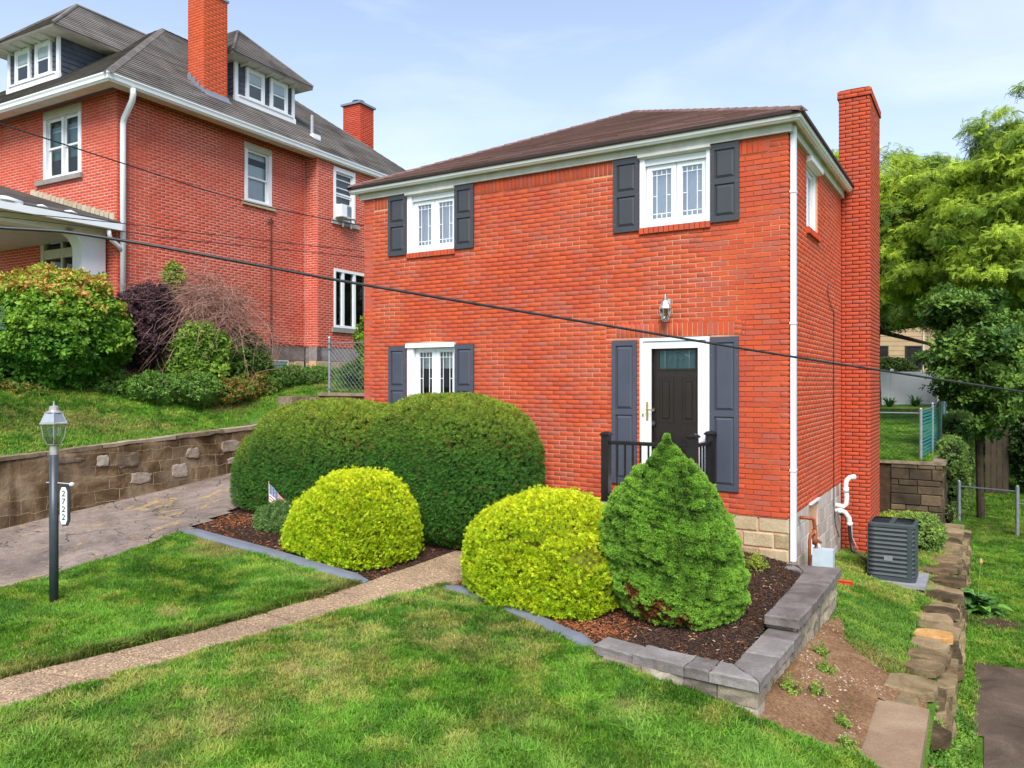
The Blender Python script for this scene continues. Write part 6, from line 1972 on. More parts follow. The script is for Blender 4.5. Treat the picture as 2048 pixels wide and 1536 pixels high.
nbr += lay(NBY, 5.714, 9.8, NZ0, 8.2, nopb, 'brick_nb', seed=34, par=1, jt=.014)
# main chimney
nx0, nx1, ny0, ny1, nct = -.95, -.37, 2.57, 3.32, 11.5
MB().box(nx0 + .011, nx1 - .011, ny0 + .011, ny1 - .011, 8.2, nct).build('chimney', 'mortar_light', nb)
Fa = Frame((0, ny0, 0), (1, 0, 0), (0, -1, 0)); Fb = Frame((nx1, 0, 0), (0, 1, 0), (1, 0, 0))
nbr += lay(Fa, nx0, nx1, 8.3, nct, [], 'brick_paint', seed=35, jt=.007, depth=.018); nbr += lay(Fb, ny0 + .014, ny1, 8.3, nct, [], 'brick_paint', seed=36, par=1, jt=.007, depth=.018)
MB().box(nx0 - .03, nx1 + .03, ny0 - .03, ny1 + .03, nct, nct + .05).build('chimney_cap', 'zinc', nb)
# rear chimney
bx0, bx1, by0, by1, bct = -2.55, -1.80, 10.2, 10.95, 11.35
ch2 = MB().box(bx0 + .011, bx1 - .011, by0 + .011, by1 - .011, 8.6, bct).build('chimney', 'mortar_dark', nb)
Fa = Frame((0, by0, 0), (1, 0, 0), (0, -1, 0)); Fb = Frame((bx1, 0, 0), (0, 1, 0), (1, 0, 0))
nbr += lay(Fa, bx0, bx1, 8.9, bct, [], 'brick_nb', seed=37); nbr += lay(Fb, by0 + .014, by1, 8.9, bct, [], 'brick_nb', seed=38, par=1)
cc_ = MB(); cc_.box(bx0 - .06, bx1 + .06, by0 - .06, by1 + .06, bct, bct + .07); cc_.lathe(((bx0 + bx1) / 2, (by0 + by1) / 2, bct + .07), [(.16, 0), (.13, .10)], 12); cc_.lathe(((bx0 + bx1) / 2, (by0 + by1) / 2, bct + .22), [(.22, 0), (.20, .025), (.04, .05)], 12); cc_.build('chimney_cap', 'zinc', ch2)
finish_bricks(nb, nbr, 300)
# stepped lead flashing
zz_ = MB()
def rz(X): return 8.18 + .79 * (.62 - X)
for k in range(4):
    x = nx0 + .02 + k * (nx1 - nx0) / 4; w = (nx1 - nx0) / 4
    zz_.box(x, x + w, ny0 - .030, ny0 - .006, rz(x + w) - .05, rz(x) + .12 - .02 * k)
zz_.add([(nx1 + .004, ny0 - .03, rz(nx1) - .1), (nx1 + .03, ny0 - .03, rz(nx1) + .02), (nx1 + .03, ny1 + .03, rz(nx1) + .02), (nx1 + .004, ny1 + .03, rz(nx1) + .10), (nx1 + .14, ny0 - .03, rz(nx1 + .14) + .025), (nx1 + .14, ny1 + .03, rz(nx1 + .14) + .025), (nx1 + .004, ny0 - .03, rz(nx1) + .10)], [(1, 2, 5, 4), (1, 6, 3, 2)])
zz_.build('flashing', 'zinc', nb)
# foundation: mauve band, honey stones
MB(NS).box(-.0, 5.70, -.3, -.01, 2.36, NZ0 - .003).build('foundation_band', 'nbconcrete', nb)
MB(NS).box(-.0, 5.70, -.3, -.03, .9, 2.36).build('foundation', 'mortar_light', nb)
MB(NBY).box(5.70, NL, -.3, -.01, 2.36, NZ0 - .003).build('foundation_band', 'nbconcrete', nb)
MB(NBY).box(5.70, NL, -.3, -.03, .9, 2.36).build('foundation', 'mortar_light', nb)
MB(NBF).box(.0, .44, -.2, -.02, .9, NZ0).build('foundation', 'nbconcrete', nb)
def nstones(fr, u0, u1, z0, z1, seed, skip=None):
    r_ = random.Random(seed); z = z1
    while z > z0 + .05:
        h = r_.choice([.22, .27]); u = u0 - r_.uniform(0, .2)
        while u < u1:
            l = r_.uniform(.3, .65); a, b = max(u, u0), min(u + l, u1); u += l
            if b - a < .06 or (skip and a < skip[1] and b > skip[0] and z > 2.05): continue
            MB(fr).bbox(a + .006, b - .006, -.1, .0 + r_.uniform(-.01, .02), z - h + .006, z - .006, .02).build('stone', 'nbstone', nb)
        z -= h
nstones(NS, .6, 5.70, 1.7, 2.355, 3, (4.35, 5.1)); nstones(NBY, 5.72, 9.3, 1.7, 2.355, 4); nstones(NBF, .02, .44, 1.7, 2.3, 8)
gw = MB(NS); gw.frame(4.38, 5.08, 2.04, 2.36, .03, -.05, .0); gwo = gw.build('basement_window', 'offwhite', nb)
for i in range(3):
    for j in range(2):
        MB(NS).bbox(4.42 + i * .21, 4.61 + i * .21, -.06, -.01, 2.075 + j * .135, 2.20 + j * .135, .012).build('glass_block', 'teal_blind', gwo)
MB(NF).box(-NW, 0, -.3, -.01, .8, NZ0 - .003).build('foundation', 'nbconcrete', nb)

def dhung(root, fr, u0, u1, z0, z1, trim='white', case=.09, top=.14, curtain='curtain_grey', dcur=-.14, twin=False, glass='glass', meet=.5, storm=True, head='cream'):
    w = MB(fr); w.frame(u0, u1, z0, z1, case, -.12, .018, top, .05)
    win = w.build('window', trim, root)
    a, b, c, d = u0 + case, u1 - case, z0 + .05, z1 - top
    units = [(a, b)] if not twin else [(a, (a + b) / 2 - .035), ((a + b) / 2 + .035, b)]
    if twin: MB(fr).box((a + b) / 2 - .035, (a + b) / 2 + .035, -.12, .0, c, d).build('mullion', trim, win)
    for p, q in units:
        zm = c + (d - c) * meet
        s = MB(fr); s.frame(p + .004, q - .004, zm - .02, d - .003, .045, -.075, -.045); s.build('sash', 'white', win)
        s = MB(fr); s.frame(p + .004, q - .004, c + .003, zm + .02, .045, -.105, -.076); s.build('sash', 'white', win)
        MB(fr).poly([fr.p(p + .04, -.06, zm), fr.p(q - .04, -.06, zm), fr.p(q - .04, -.06, d - .04), fr.p(p + .04, -.06, d - .04)]).build('pane', glass, win)
        MB(fr).poly([fr.p(p + .04, -.09, c + .04), fr.p(q - .04, -.09, c + .04), fr.p(q - .04, -.09, zm), fr.p(p + .04, -.09, zm)]).build('pane', glass, win)
    MB(fr).box(u0 + .03, u1 - .03, dcur - .02, dcur, z0 + .03, z1 - .03).build('curtain', curtain, win)
    MB(fr).box(u0 + .01, u1 - .01, .006, .026, z1 - top, z1 - .002).build('head_board', head, win)
    return win
w = dhung(nb, NF, -2.71, -1.262, 6.48, 8.06, 'white', .11, .20, 'teal_blind', -.16, True, 'glass_low')
MB(NF).box(-2.70, -1.27, -.152, -.148, 6.5, 6.95).build('curtain', 'dark', w)  # dark sheet painting the dim room in the lower panes
for k in range(2): MB(NF).box(-2.62, -1.36, -.150, -.146, 7.15 + k * .45, 7.18 + k * .45).build('blind_rail', 'white', w)
MB(NF).box(-2.97, -1.20, -.05, .07, 6.36, 6.47).build('sill', 'greysill', w)
w = dhung(nb, NS, 3.536, 4.456, 6.45, 7.95, 'white', .10, .16, 'curtain', -.15, False, 'glass_low', .46)
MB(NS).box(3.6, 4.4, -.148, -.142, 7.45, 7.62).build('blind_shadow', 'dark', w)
MB(NS).box(3.45, 4.56, -.05, .06, 6.335, 6.445).build('sill', 'sandstone', w)
w = dhung(nb, NBY, 6.375, 7.306, 6.42, 7.95, 'white', .09, .12, 'curtain_grey', -.15, False, 'glass_low', .55, head='white')
for k in range(4): MB(NBY).box(6.47, 7.21, -.07, -.05, 6.9 + k * .24, 6.925 + k * .24).build('storm_rail', 'white', w)
MB(NBY).box(6.29, 7.45, -.05, .06, 6.30, 6.415).build('sill', 'greysill', w)
wm = MB(NBY); wm.frame(6.39, 7.85, 3.34, 5.02, .07, -.10, .02, .07, .07)
for u in (6.78, 7.28): wm.box(u - .05, u + .05, -.09, .01, 3.41, 4.95)
wm_ = wm.build('window', 'white', nb)
for a, b in ((6.46, 6.73), (6.83, 7.23), (7.33, 7.78)):
    MB(NBY).poly([NBY.p(a, -.05, 3.42), NBY.p(b, -.05, 3.42), NBY.p(b, -.05, 4.94), NBY.p(a, -.05, 4.94)]).build('pane', 'glass_low', wm_)
MB(NBY).box(6.4, 7.84, -.16, -.15, 3.36, 5.0).build('curtain', 'dark', wm_)  # not cloth: dark sheet in place of the unlit room
MB(NBY).box(6.30, 7.95, -.05, .06, 3.20, 3.335).build('sill', 'greysill', wm_)
# window air conditioner in the bay window
aw = empty('window_air_conditioner', (0, 0, 0), parent=None)
rm = Matrix.Translation(nb.location) @ Euler(nb.rotation_euler).to_matrix().to_4x4()
tag(aw, 'white air conditioner boxed into the upper window near the grey roof edge', 'air conditioner')
aw.location = rm @ Vector((.45, 6.7, 6.5)); aw.rotation_euler = nb.rotation_euler
m = MB(); m.box(.0, .26, -.26, .16, .02, .36); m.build('case', 'white', aw)
m = MB(); m.box(.262, .268, -.05, .14, .04, .34)
for k in range(8): m.box(.268, .276, -.04, .13, .06 + k * .035, .068 + k * .035)
m.build('grille', 'steel', aw)
m = MB(); m.tube([(-.02, -.3, -.02), (.30, -.02, -.03), (.36, .16, -.02), (.12, .5, -.08)], .018, 6); m.box(.05, .30, -.30, .3, -.02, .0); m.build('bracket', 'pewter', aw)
m = MB()
for yy in (-.05, .30): m.box(.075, .10, yy, yy + .06, -.24, -.02)
m.build('strap', 'white', aw)
# roof of the neighbour
nroof, A1, B1 = hip_roof(nb, -NW - .62, .62, -.62, NL + .62, 8.18, 4.0, 'shingle_nb', expo=.165, tablen=1.1, seed=9, name='roof', thick=.022)
e_ = MB(); 
e_.box(-NW, .28, -.28, -.003, 8.26, 8.30); e_.box(.003, .28, -.003, 5.69, 8.26, 8.30); e_.box(.46, .5, 5.7, NL, 8.26, 8.30)
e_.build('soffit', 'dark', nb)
e_ = MB(); e_.box(-NW - .55, .55, -.55, -.28, 8.015, 8.05); e_.box(.28, .55, -.28, NL + .5, 8.015, 8.05); e_.build('soffit', 'cream', nb)
e_ = MB(); e_.box(-NW - .5, .30, -.30, -.28, 8.015, 8.30); e_.box(.28, .30, -.28, NL + .5, 8.015, 8.30); e_.build('fascia', 'dark', nb)
g = MB(); prof = [(0, 0), (.05, 0), (.07, .03), (.09, .04), (.10, .10), (.12, .14), (.12, .165), (.10, .165), (.0, .165)]
rings = [[(x + ax * p, y + ay * p, 8.02 + q) for p, q in prof] for (x, y, (ax, ay)) in [(-NW - .6, -.52, (0, -1)), (.52, -.52, (1, -1)), (.52, NL + .6, (1, 0))]]
n = len(prof); g.add([v for r_ in rings for v in r_], [(i * n + k, i * n + (k + 1) % n, (i + 1) * n + (k + 1) % n, (i + 1) * n + k) for i in range(2) for k in range(n)] + [tuple(range(n)), tuple(range(2 * n, 3 * n))])
g.build('gutter', 'white', nb)
g = MB(); g.tube([(.56, -.02, 8.03), (.56, .0, 7.92), (.50, .02, 7.80), (.10, .10, 7.50), (.07, .10, 7.38), (.07, .10, 3.0)], .062, 10); g.build('downspout', 'white', nb, True)
g = MB(); g.tube([(.07, .10, 3.0), (.08, .10, 2.0)], .065, 10); g.box(.02, .13, .03, .17, 1.7, 2.0); g.build('downspout_boot', 'offwhite', nb)
g = MB(); g.tube([(.05, 4.40, 6.1), (.03, 4.42, 5.0), (.03, 4.41, 2.2)], .016, 6); g.tube([(.02, 4.3, 6.0), (.05, 4.4, 6.12), (.03, 4.5, 6.02)], .015, 5); g.build('service_conduit', 'rubber', nb)
g = MB(); g.tube([(.05, 4.42, 2.86), (.05, 4.8, 2.80), (.04, 5.69, 2.78)], .012, 5); g.build('service_conduit', 'rubber', nb)
g = MB(); g.tube([(-.35, 6.35, rz(-.35)), (-.35, 6.35, rz(-.35) + .58)], .045, 8); g.build('vent_stack', 'pewter', nb)
g = MB(); g.box(-.45, -.15, 6.2, 6.5, rz(-.15) - .1, rz(-.3) + .03); g.build('vent_flashing', 'white', nb)

def dormer(fr, u0, u1, zb, zt, depth, ov=.34, rise=.85, roofmat='shingle_nb'):
    """fr.N points out of the dormer face; d runs back into the roof when negative"""
    d = empty_mesh = MB(fr); d.box(u0 + .02, u1 - .02, -depth, -.02, zb - .5, zt)
    dm_ = d.build('dormer', 'slate_trim', nb)
    # slate courses on face and both cheeks
    r_ = random.Random(int(u0 * 10) + 7)
    nrow = int((zt - zb + .1) / .13)
    U1 = Frame(fr.p(u1, 0, 0), -fr.N, fr.U); U0 = Frame(fr.p(u0, 0, 0), -fr.N, -fr.U)
    for k in range(nrow + 4):
        z = zb - .4 + k * .13
        if z + .13 > zt: break
        for f_, L in ((U1, depth), (U0, depth)):
            u = -r_.uniform(0, .3)
            while u < L:
                l = .42; a, b = max(u, .02), min(u + l, L); u += l
                if b - a > .03:
                    mm = MB(f_); mm.add([f_.p(a + .003, .022, z), f_.p(b - .003, .022, z), f_.p(b - .003, .004, z + .138), f_.p(a + .003, .004, z + .138), f_.p(a + .003, .0, z), f_.p(b - .003, .0, z)], [(0, 1, 2, 3), (0, 4, 5, 1)])
                    mm.build('siding_tile', 'slate_trim', dm_)
        mm = MB(fr); mm.add([fr.p(u0 + .03, .016, z), fr.p(u1 - .03, .016, z), fr.p(u1 - .03, .002, z + .138), fr.p(u0 + .03, .002, z + .138)], [(0, 1, 2, 3)])
        if z > zb: mm.build('siding_board', 'slate_trim', dm_)
    W_ = u1 - u0
    t = MB(fr); t.box(u0 - .01, u0 + .10, -.02, .035, zb + .05, zt - .02); t.box(u1 - .10, u1 + .01, -.02, .035, zb + .05, zt - .02)
    t.box(u0 - .03, u1 + .03, -.02, .06, zb - .12, zb + .055); t.box(u0 + .1, u1 - .1, .0, .085, zb + .055, zb + .10)
    t.build('dormer_trim', 'white', dm_)
    ww = W_ * .30
    for cc in (u0 + W_ * .315, u0 + W_ * .715):
        a, b = cc - ww / 2, cc + ww / 2
        f = MB(fr); f.frame(a, b, zb + .10, zt - .04, .085, .0, .065, .10, .03); f.frame(a + .08, b - .08, zb + .13, zt - .13, .035, .0, .045)
        zm = (zb + zt) / 2 + .02; f.box(a + .08, b - .08, .0, .05, zm - .022, zm + .022)
        f.build('dormer_window', 'white', dm_)
        MB(fr).poly([fr.p(a + .1, .034, zb + .14), fr.p(b - .1, .034, zb + .14), fr.p(b - .1, .034, zt - .14), fr.p(a + .1, .034, zt - .14)]).build('pane', 'glass_low', dm_)
        MB(fr).box(a + .09, b - .09, .018, .024, zb + .13, zt - .13).build('curtain', 'curtain_grey' if fr is not NF2 else 'slate_trim', dm_)
        MB(fr).box(a + .09, b - .09, .024, .028, zt - .42, zt - .16).build('curtain', 'curtain', dm_)
    # hipped roof of the dormer
    half = W_ / 2 + ov; um = (u0 + u1) / 2
    A = fr.p(um, ov - half, zt + .05 + rise); Bk = fr.p(um, -depth - 1.4, zt + .05 + rise)
    P = [fr.p(u0 - ov, ov, zt + .05), fr.p(u1 + ov, ov, zt + .05), fr.p(u1 + ov, -depth - .9, zt + .05), fr.p(u0 - ov, -depth - .9, zt + .05)]
    m = MB(); m.add([*P, A, Bk] + [p - Vector((0, 0, .07)) for p in P], [(0, 1, 4), (1, 2, 5, 4), (3, 0, 4, 5), (0, 6, 7, 1), (1, 7, 8, 2), (0, 3, 9, 6)])
    rf = m.build('dormer_roof', roofmat, dm_)
    V, F = [], []
    for (p, q, tq, tp) in ((P[0], P[1], A, A), (P[1], P[2], Bk, A), (P[3], P[0], A, Bk)):
        nrm = (q - p).cross(tp - p).normalized(); nrm = -nrm if nrm.z < 0 else nrm
        n = max(2, int(((tp + tq) / 2 - (p + q) / 2).length / .15))
        for k in range(n):
            t0, t1 = k / n, min(1, (k + 1.1) / n)
            a0, b0, a1, b1 = p.lerp(tp, t0), q.lerp(tq, t0), p.lerp(tp, t1), q.lerp(tq, t1)
            o = len(V); V += [a0 + nrm * .02, b0 + nrm * .02, b1 + nrm * .003, a1 + nrm * .003, a0, b0]; F += [(o, o + 1, o + 2, o + 3), (o, o + 4, o + 5, o + 1)]
    m = MB(); m.add(V, F)
    for (p, q) in ((P[0], A), (P[1], A), (A, Bk)):
        m.tube([p + Vector((0, 0, .02)), q + Vector((0, 0, .02))], .045, 6)
    o = m.build('dormer_roof', roofmat, dm_)
    s = MB(); s.add([p - Vector((0, 0, .072)) for p in P], [(0, 1, 2, 3)]); s.build('dormer_soffit', 'offwhite', dm_)
    for k in range(5):
        u = u0 + W_ * (k + .5) / 5; s = MB()
        s.add([fr.p(u - .03, -.0, zt - .10), fr.p(u + .03, -.0, zt - .10), fr.p(u + .03, ov - .05, zt - .05), fr.p(u - .03, ov - .05, zt - .05), fr.p(u - .03, 0, zt - .03), fr.p(u + .03, 0, zt - .03), fr.p(u + .03, ov - .04, zt - .02), fr.p(u - .03, ov - .04, zt - .02)], [(0, 1, 2, 3), (0, 4, 7, 3), (1, 2, 6, 5), (3, 2, 6, 7)]); s.build('rafter_tail', 'offwhite', dm_)
    return dm_
NF2 = Frame((0, .80, 0), (1, 0, 0), (0, -1, 0))
NS2 = Frame((-.74, 0, 0), (0, 1, 0), (1, 0, 0))
dormer(NF2, -5.66, -3.42, 9.36, 10.34, 2.3, ov=.42, rise=1.42)
dormer(NS2, 3.86, 6.02, 9.32, 10.30, 2.2, ov=.38, rise=1.36)

# porch
pz = lambda x: 5.26 + .29 * (-x)
pr = MB()
pr.add([(.14, -3.6, 5.20), (.14, -.0, 5.20), (-5.0, -.0, pz(-5.0)), (-5.0, -3.6, pz(-5.0)), (.14, -3.6, 5.12), (.14, 0, 5.12), (-5.0, 0, pz(-5) - .1), (-5.0, -3.6, pz(-5) - .1)], [(0, 1, 2, 3), (4, 5, 6, 7), (0, 4, 5, 1)])
prf = pr.build('porch_roof', 'shingle_nb', nb)
V, F = [], []
for k in range(30):
    x0, x1 = .15 - k * .17, .15 - (k + 1.1) * .17
    z0_, z1_ = pz(x0) + .02 - .0, pz(x1) + .004
    if k == 0: z0_ = 5.225
    o = len(V); V += [(x0, -3.6, z0_), (x0, -.004, z0_), (x1, -.004, z1_), (x1, -3.6, z1_), (x0, -3.6, z0_ - .02), (x0, -.004, z0_ - .02)]; F += [(o, o + 1, o + 2, o + 3), (o, o + 4, o + 5, o + 1)]
m = MB(); m.add(V, F); m.build('shingles', 'shingle_nb', prf, kind='stuff')
for k in range(19):
    x = -.06 - k * .165
    m = MB(); m.box(x - .19, x, -.030, -.004, pz(x) - .02, pz(x) + .10 + .065); m.build('step_flashing', 'sandstone', prf)
m = MB(); m.box(.10, .225, -3.6, -.02, 5.03, 5.17); m.box(.0, .10, -3.6, -.02, 5.06, 5.16); m.build('gutter', 'white', nb)
m = MB(); m.box(.05, .10, -3.6, -.0, 5.10, 5.22); m.build('fascia', 'offwhite', nb)
for (ya, yb, w_) in ((-2.6, -2.05, .10), (-1.75, -1.55, .06), (-1.2, -.95, .06)):
    m = MB(); m.tube([(.10, ya, 5.215), (.09, (ya + yb) / 2, 5.25), (.10, yb, 5.21)], w_ * .6, 8); m.build('sealant_patch', 'white', prf, True)
m = MB(); m.tube([(.16, -.30, 5.05), (.16, -.28, 4.90), (.12, -.20, 4.80), (.08, -.02, 4.72), (.075, .06, 4.62)], .045, 8); m.build('downspout', 'white', nb, True)
# beam with arched end and pilaster
bm = MB()
bm.box(-.66, -.30, -3.6, -.78, 4.90, 5.10); bm.box(-.66, -.30, -.78, -.04, 5.0, 5.10)
for xx in ((-.66, -.30),):
    na = 8; ar = [(-.58 - .38 * (1 - math.cos(math.pi / 2 * i / na)), 4.55 + .38 * math.sin(math.pi / 2 * i / na)) for i in range(na + 1)]
    for (ya, za), (yb, zb) in zip(ar, ar[1:]):
        bm.add([(-.66, ya, za), (-.30, ya, za), (-.30, yb, zb), (-.66, yb, zb)], [(0, 1, 2, 3)])
        bm.add([(-.30, ya, za), (-.30, yb, zb), (-.30, yb, 5.0), (-.30, ya, 5.0)], [(0, 1, 2, 3)])
        bm.add([(-.66, ya, za), (-.66, yb, zb), (-.66, yb, 5.0), (-.66, ya, 5.0)], [(0, 1, 2, 3)])
bm.box(-.66, -.30, -.58, -.06, 2.2, 5.0)
bm.build('porch_beam', 'white', nb)
m = MB(); m.box(-.29, .02, -3.6, -.0, 5.10, 5.115); m.box(-5, -.66, -3.6, -.03, 4.97, 5.0); m.build('porch_ceiling', 'cream', nb)
m = MB(); m.box(-5, -.35, -3.6, -.02, 2.3, 2.45); m.build('porch_floor', 'nbconcrete', nb)
# window under the porch
w = MB(NF); w.frame(-2.80, -1.24, 3.3, 5.24, .13, -.12, .03, .06, .08); w.box(-2.67, -1.37, -.10, .02, 4.62, 4.83); w.box(-2.05, -1.98, -.10, .0, 3.38, 5.2)
w = w.build('window', 'cream', nb)
for (a, b, c, d) in ((-2.67, -2.05, 3.4, 4.62), (-1.98, -1.37, 3.4, 4.62), (-2.67, -2.05, 4.83, 5.18), (-1.98, -1.37, 4.83, 5.18)):
    MB(NF).poly([NF.p(a, -.05, c), NF.p(b, -.05, c), NF.p(b, -.05, d), NF.p(a, -.05, d)]).build('pane', 'glass_low', w)
MB(NF).box(-2.7, -1.3, -.16, -.15, 3.35, 5.2).build('curtain', 'dark', w)  # dark backing panel, room darkness painted behind the porch panes
pl = empty('hanging_lantern', rm @ Vector((-3.4, -1.0, 4.0))); pl.rotation_euler = nb.rotation_euler
tag(pl, 'copper hanging lantern under the porch roof of the old house', 'lantern')
m = MB(); m.tube([(0, 0, .42), (0, 0, .97)], .008, 5); m.lathe((0, 0, 0), [(.05, 0), (.09, .02), (.09, .36), (.03, .42)], 6); m.build('lantern_body', 'copper', pl)

# ================================================================ VEGETATION
def blob_points(c, rad, n, e=2.3, lump=.06, lscale=3.0, seed=1, zmin=None, inset=.0, jitter=.03, crevice=.0, profile=None):
    d = rng.normal(size=(int(n * 1.15), 3)); d /= np.linalg.norm(d, axis=1, keepdims=True)
    rad = np.array(rad, float)
    # roughly even cover on flattened shapes
    keep = rng.random(len(d)) < (np.abs(d / rad).sum(1) ** -1) / ((1 / rad.min()) ** -1) * 0 + 1
    d = d[keep]
    r = (np.abs(d / rad) ** e).sum(1) ** (-1 / e)
    P = d * r[:, None]
    Nn = np.sign(d) * np.abs(P / rad) ** (e - 1) / rad
    Nn /= np.linalg.norm(Nn, axis=1, keepdims=True)
    Pw = P + np.array(c)
    k = vnoise3(Pw, lscale, seed, 3)
    disp = (k - .5) * 2 * lump
    Pw = Pw + Nn * (disp - inset)[:, None] - Nn * np.abs(rng.normal(0, jitter, len(P)))[:, None]
    if zmin is not None:
        m = Pw[:, 2] > zmin(Pw[:, 0], Pw[:, 1]); Pw, Nn, k = Pw[m], Nn[m], k[m]
    return Pw, Nn, k

def core(parent, c, rad, s=.90, e=2.3, mat='corewood', zmin=None, lump=.06, lscale=3.0, seed=1):
    nu, nv = 32, 18
    V = []
    for j in range(nv + 1):
        ph = math.pi * j / nv
        for i in range(nu):
            th = 2 * math.pi * i / nu
            d = np.array([math.sin(ph) * math.cos(th), math.sin(ph) * math.sin(th), math.cos(ph)])
            r = (np.abs(d / np.array(rad)) ** e).sum() ** (-1 / e)
            V.append(d * r)
    V = np.array(V); W_ = V + np.array(c)
    k = vnoise3(W_, lscale, seed, 3)
    V = V * (s + ((k - .5) * 2 * lump / np.mean(rad)))[:, None] + np.array(c)
    F = [(j * nu + i, j * nu + (i + 1) % nu, (j + 1) * nu + (i + 1) % nu, (j + 1) * nu + i) for j in range(nv) for i in range(nu)]
    return npmesh('inner_branches', V, np.array(F), mat, parent, None, True)
M['corewood'] = simple('dark_inner_twigs', (0.022, 0.020, 0.010), (0.010, 0.014, 0.006), 20, 0.95, 0.05, bs=0.5, bscale=50)
M['coregold'] = simple('golden_inner_twigs', (0.20, 0.22, 0.015), (0.05, 0.055, 0.012), 20, 0.95, 0.05, bs=0.5, bscale=50)
M['coregreen'] = simple('green_inner_twigs', (0.030, 0.060, 0.010), (0.018, 0.026, 0.008), 20, 0.95, 0.05, bs=0.5, bscale=50)

def mixc(a, b, t):
    t = np.clip(np.asarray(t), 0, 1)[:, None]
    return np.array(a) * (1 - t) + np.array(b) * t

# big clipped yew of two rounded lobes
yew = empty('yew_hedge', (-5.6, -.9, -.6)); yew.location = (0, 0, 0)
tag(yew, 'huge clipped dark green yew of two rounded lobes under the lower window', 'hedge')
lobes = [((-4.72, -.86, .42), (1.42, .88, 1.12)), ((-7.05, -.85, .30), (1.62, 1.05, 1.12)), ((-5.85, -.50, .56), (1.2, .70, .80)), ((-8.05, -.95, .10), (.85, .85, .86))]
zb = lambda x, y: hBed(x, y) + .10
allP, allN, allK = [], [], []
for i, (c, r_) in enumerate(lobes):
    P, Nn, k = blob_points(c, r_, 36000 if i < 2 else 11000, e=2.6, lump=.07, lscale=3.4, seed=100, zmin=zb, jitter=.035)
    m = np.ones(len(P), bool)
    for j, (c2, r2) in enumerate(lobes):
        if j != i: m &= (np.abs((P - np.array(c2)) / (np.array(r2) * .95)) ** 2.6).sum(1) > 1
    allP.append(P[m]); allN.append(Nn[m]); allK.append(k[m])
    core(yew, c, r_, .92, 2.6, zmin=zb, lump=.07, lscale=3.4, seed=100)
P, Nn, k = np.vstack(allP), np.vstack(allN), np.concatenate(allK)
# a few hollows
m = ~((vnoise3(P, 2.3, 133, 2) < .30) & (rng.random(len(P)) < .75)); P, Nn, k = P[m], Nn[m], k[m]
up_tone = np.clip((Nn[:, 2] - .05) * 1.3, 0, 1) * rng.uniform(.35, 1.0, len(P))  # yellower and lighter where the surface faces up
col = mixc((0.052, 0.150, 0.018), (0.27, 0.33, 0.028), up_tone)
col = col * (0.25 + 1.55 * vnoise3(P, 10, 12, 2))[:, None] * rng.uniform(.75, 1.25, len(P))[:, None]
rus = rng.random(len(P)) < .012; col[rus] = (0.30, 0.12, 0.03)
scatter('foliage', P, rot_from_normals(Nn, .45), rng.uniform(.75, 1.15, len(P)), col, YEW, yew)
t = MB()
for a in range(6): t.tube([(-5.2 + .1 * a, -.5, -.6), (-5.6 + .5 * math.cos(a), -.6 + .2 * math.sin(a), .5)], .04, 6)
t.build('trunk', 'bark', yew)

def lobed(lobes, n, e, lump, ls, seed, zb, jit, parent, corem, stray=.02):
    PP, NN, KK = [], [], []
    tot = sum(r_[0] * r_[2] for c, r_ in lobes)
    for i, (c, r_) in enumerate(lobes):
        P, Nn, k = blob_points(c, r_, int(n * r_[0] * r_[2] / tot), e=e, lump=lump, lscale=ls, seed=seed, zmin=zb, jitter=jit)
        m = np.ones(len(P), bool)
        for j, (c2, r2) in enumerate(lobes):
            if j != i: m &= (np.abs((P - np.array(c2)) / (np.array(r2) * .97)) ** e).sum(1) > 1
        PP.append(P[m]); NN.append(Nn[m]); KK.append(k[m])
        core(parent, c, r_, .90, e, corem, zmin=zb, lump=lump, lscale=ls, seed=seed)
    P, Nn, k = np.vstack(PP), np.vstack(NN), np.concatenate(KK)
    st = rng.random(len(P)) < stray
    P[st] += Nn[st] * rng.uniform(.01, .05, st.sum())[:, None] + np.array([0, 0, .01])
    return P, Nn, k
def golden(label, lobes, seed, n=46000, holes=()):
    b = empty('golden_cypress', (0, 0, 0)); tag(b, label, 'bush', 'golden dwarf cypresses in the mulch beds')
    zb = lambda x, y: hBed(x, y) + .02 + .07 * vnoise(x, y, 5, seed)
    P, Nn, k = lobed(lobes, n, 2.4, .085, 3.2, seed, zb, .026, b, 'coregold', .05)
    m = np.ones(len(P), bool)
    for (hx, hy, hz_, hr) in holes:
        d = np.linalg.norm((P - np.array((hx, hy, hz_))) / np.array([1, 1, .5]), axis=1); m &= (d > hr) | (rng.random(len(P)) < .15)
    P, Nn = P[m], Nn[m]
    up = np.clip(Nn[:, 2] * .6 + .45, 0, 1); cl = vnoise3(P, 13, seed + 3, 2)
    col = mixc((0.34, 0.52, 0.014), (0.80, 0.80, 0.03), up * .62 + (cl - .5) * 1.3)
    pit = (vnoise3(P, 11, seed + 31, 2) < .36) & (rng.random(len(P)) < .85); P = P - Nn * (pit * .04)[:, None]; col[pit] = (0.09, 0.15, 0.012)  # pits pushed inward and coloured dark, shade painted into the gaps
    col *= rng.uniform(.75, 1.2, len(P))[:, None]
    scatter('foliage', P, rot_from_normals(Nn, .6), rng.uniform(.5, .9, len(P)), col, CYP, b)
    c = lobes[0][0]; t = MB(); t.tube([(c[0], c[1], -.95), (c[0], c[1], c[2])], .05, 7); t.build('trunk', 'bark', b)
    return b
golden('round golden yellow bush in front of the dark yew beside the small flag', [((-5.22, -2.30, -.30), (.80, .72, .83)), ((-5.62, -2.32, -.40), (.70, .62, .68)), ((-5.85, -2.45, -.52), (.50, .42, .40))], 210, 52000)
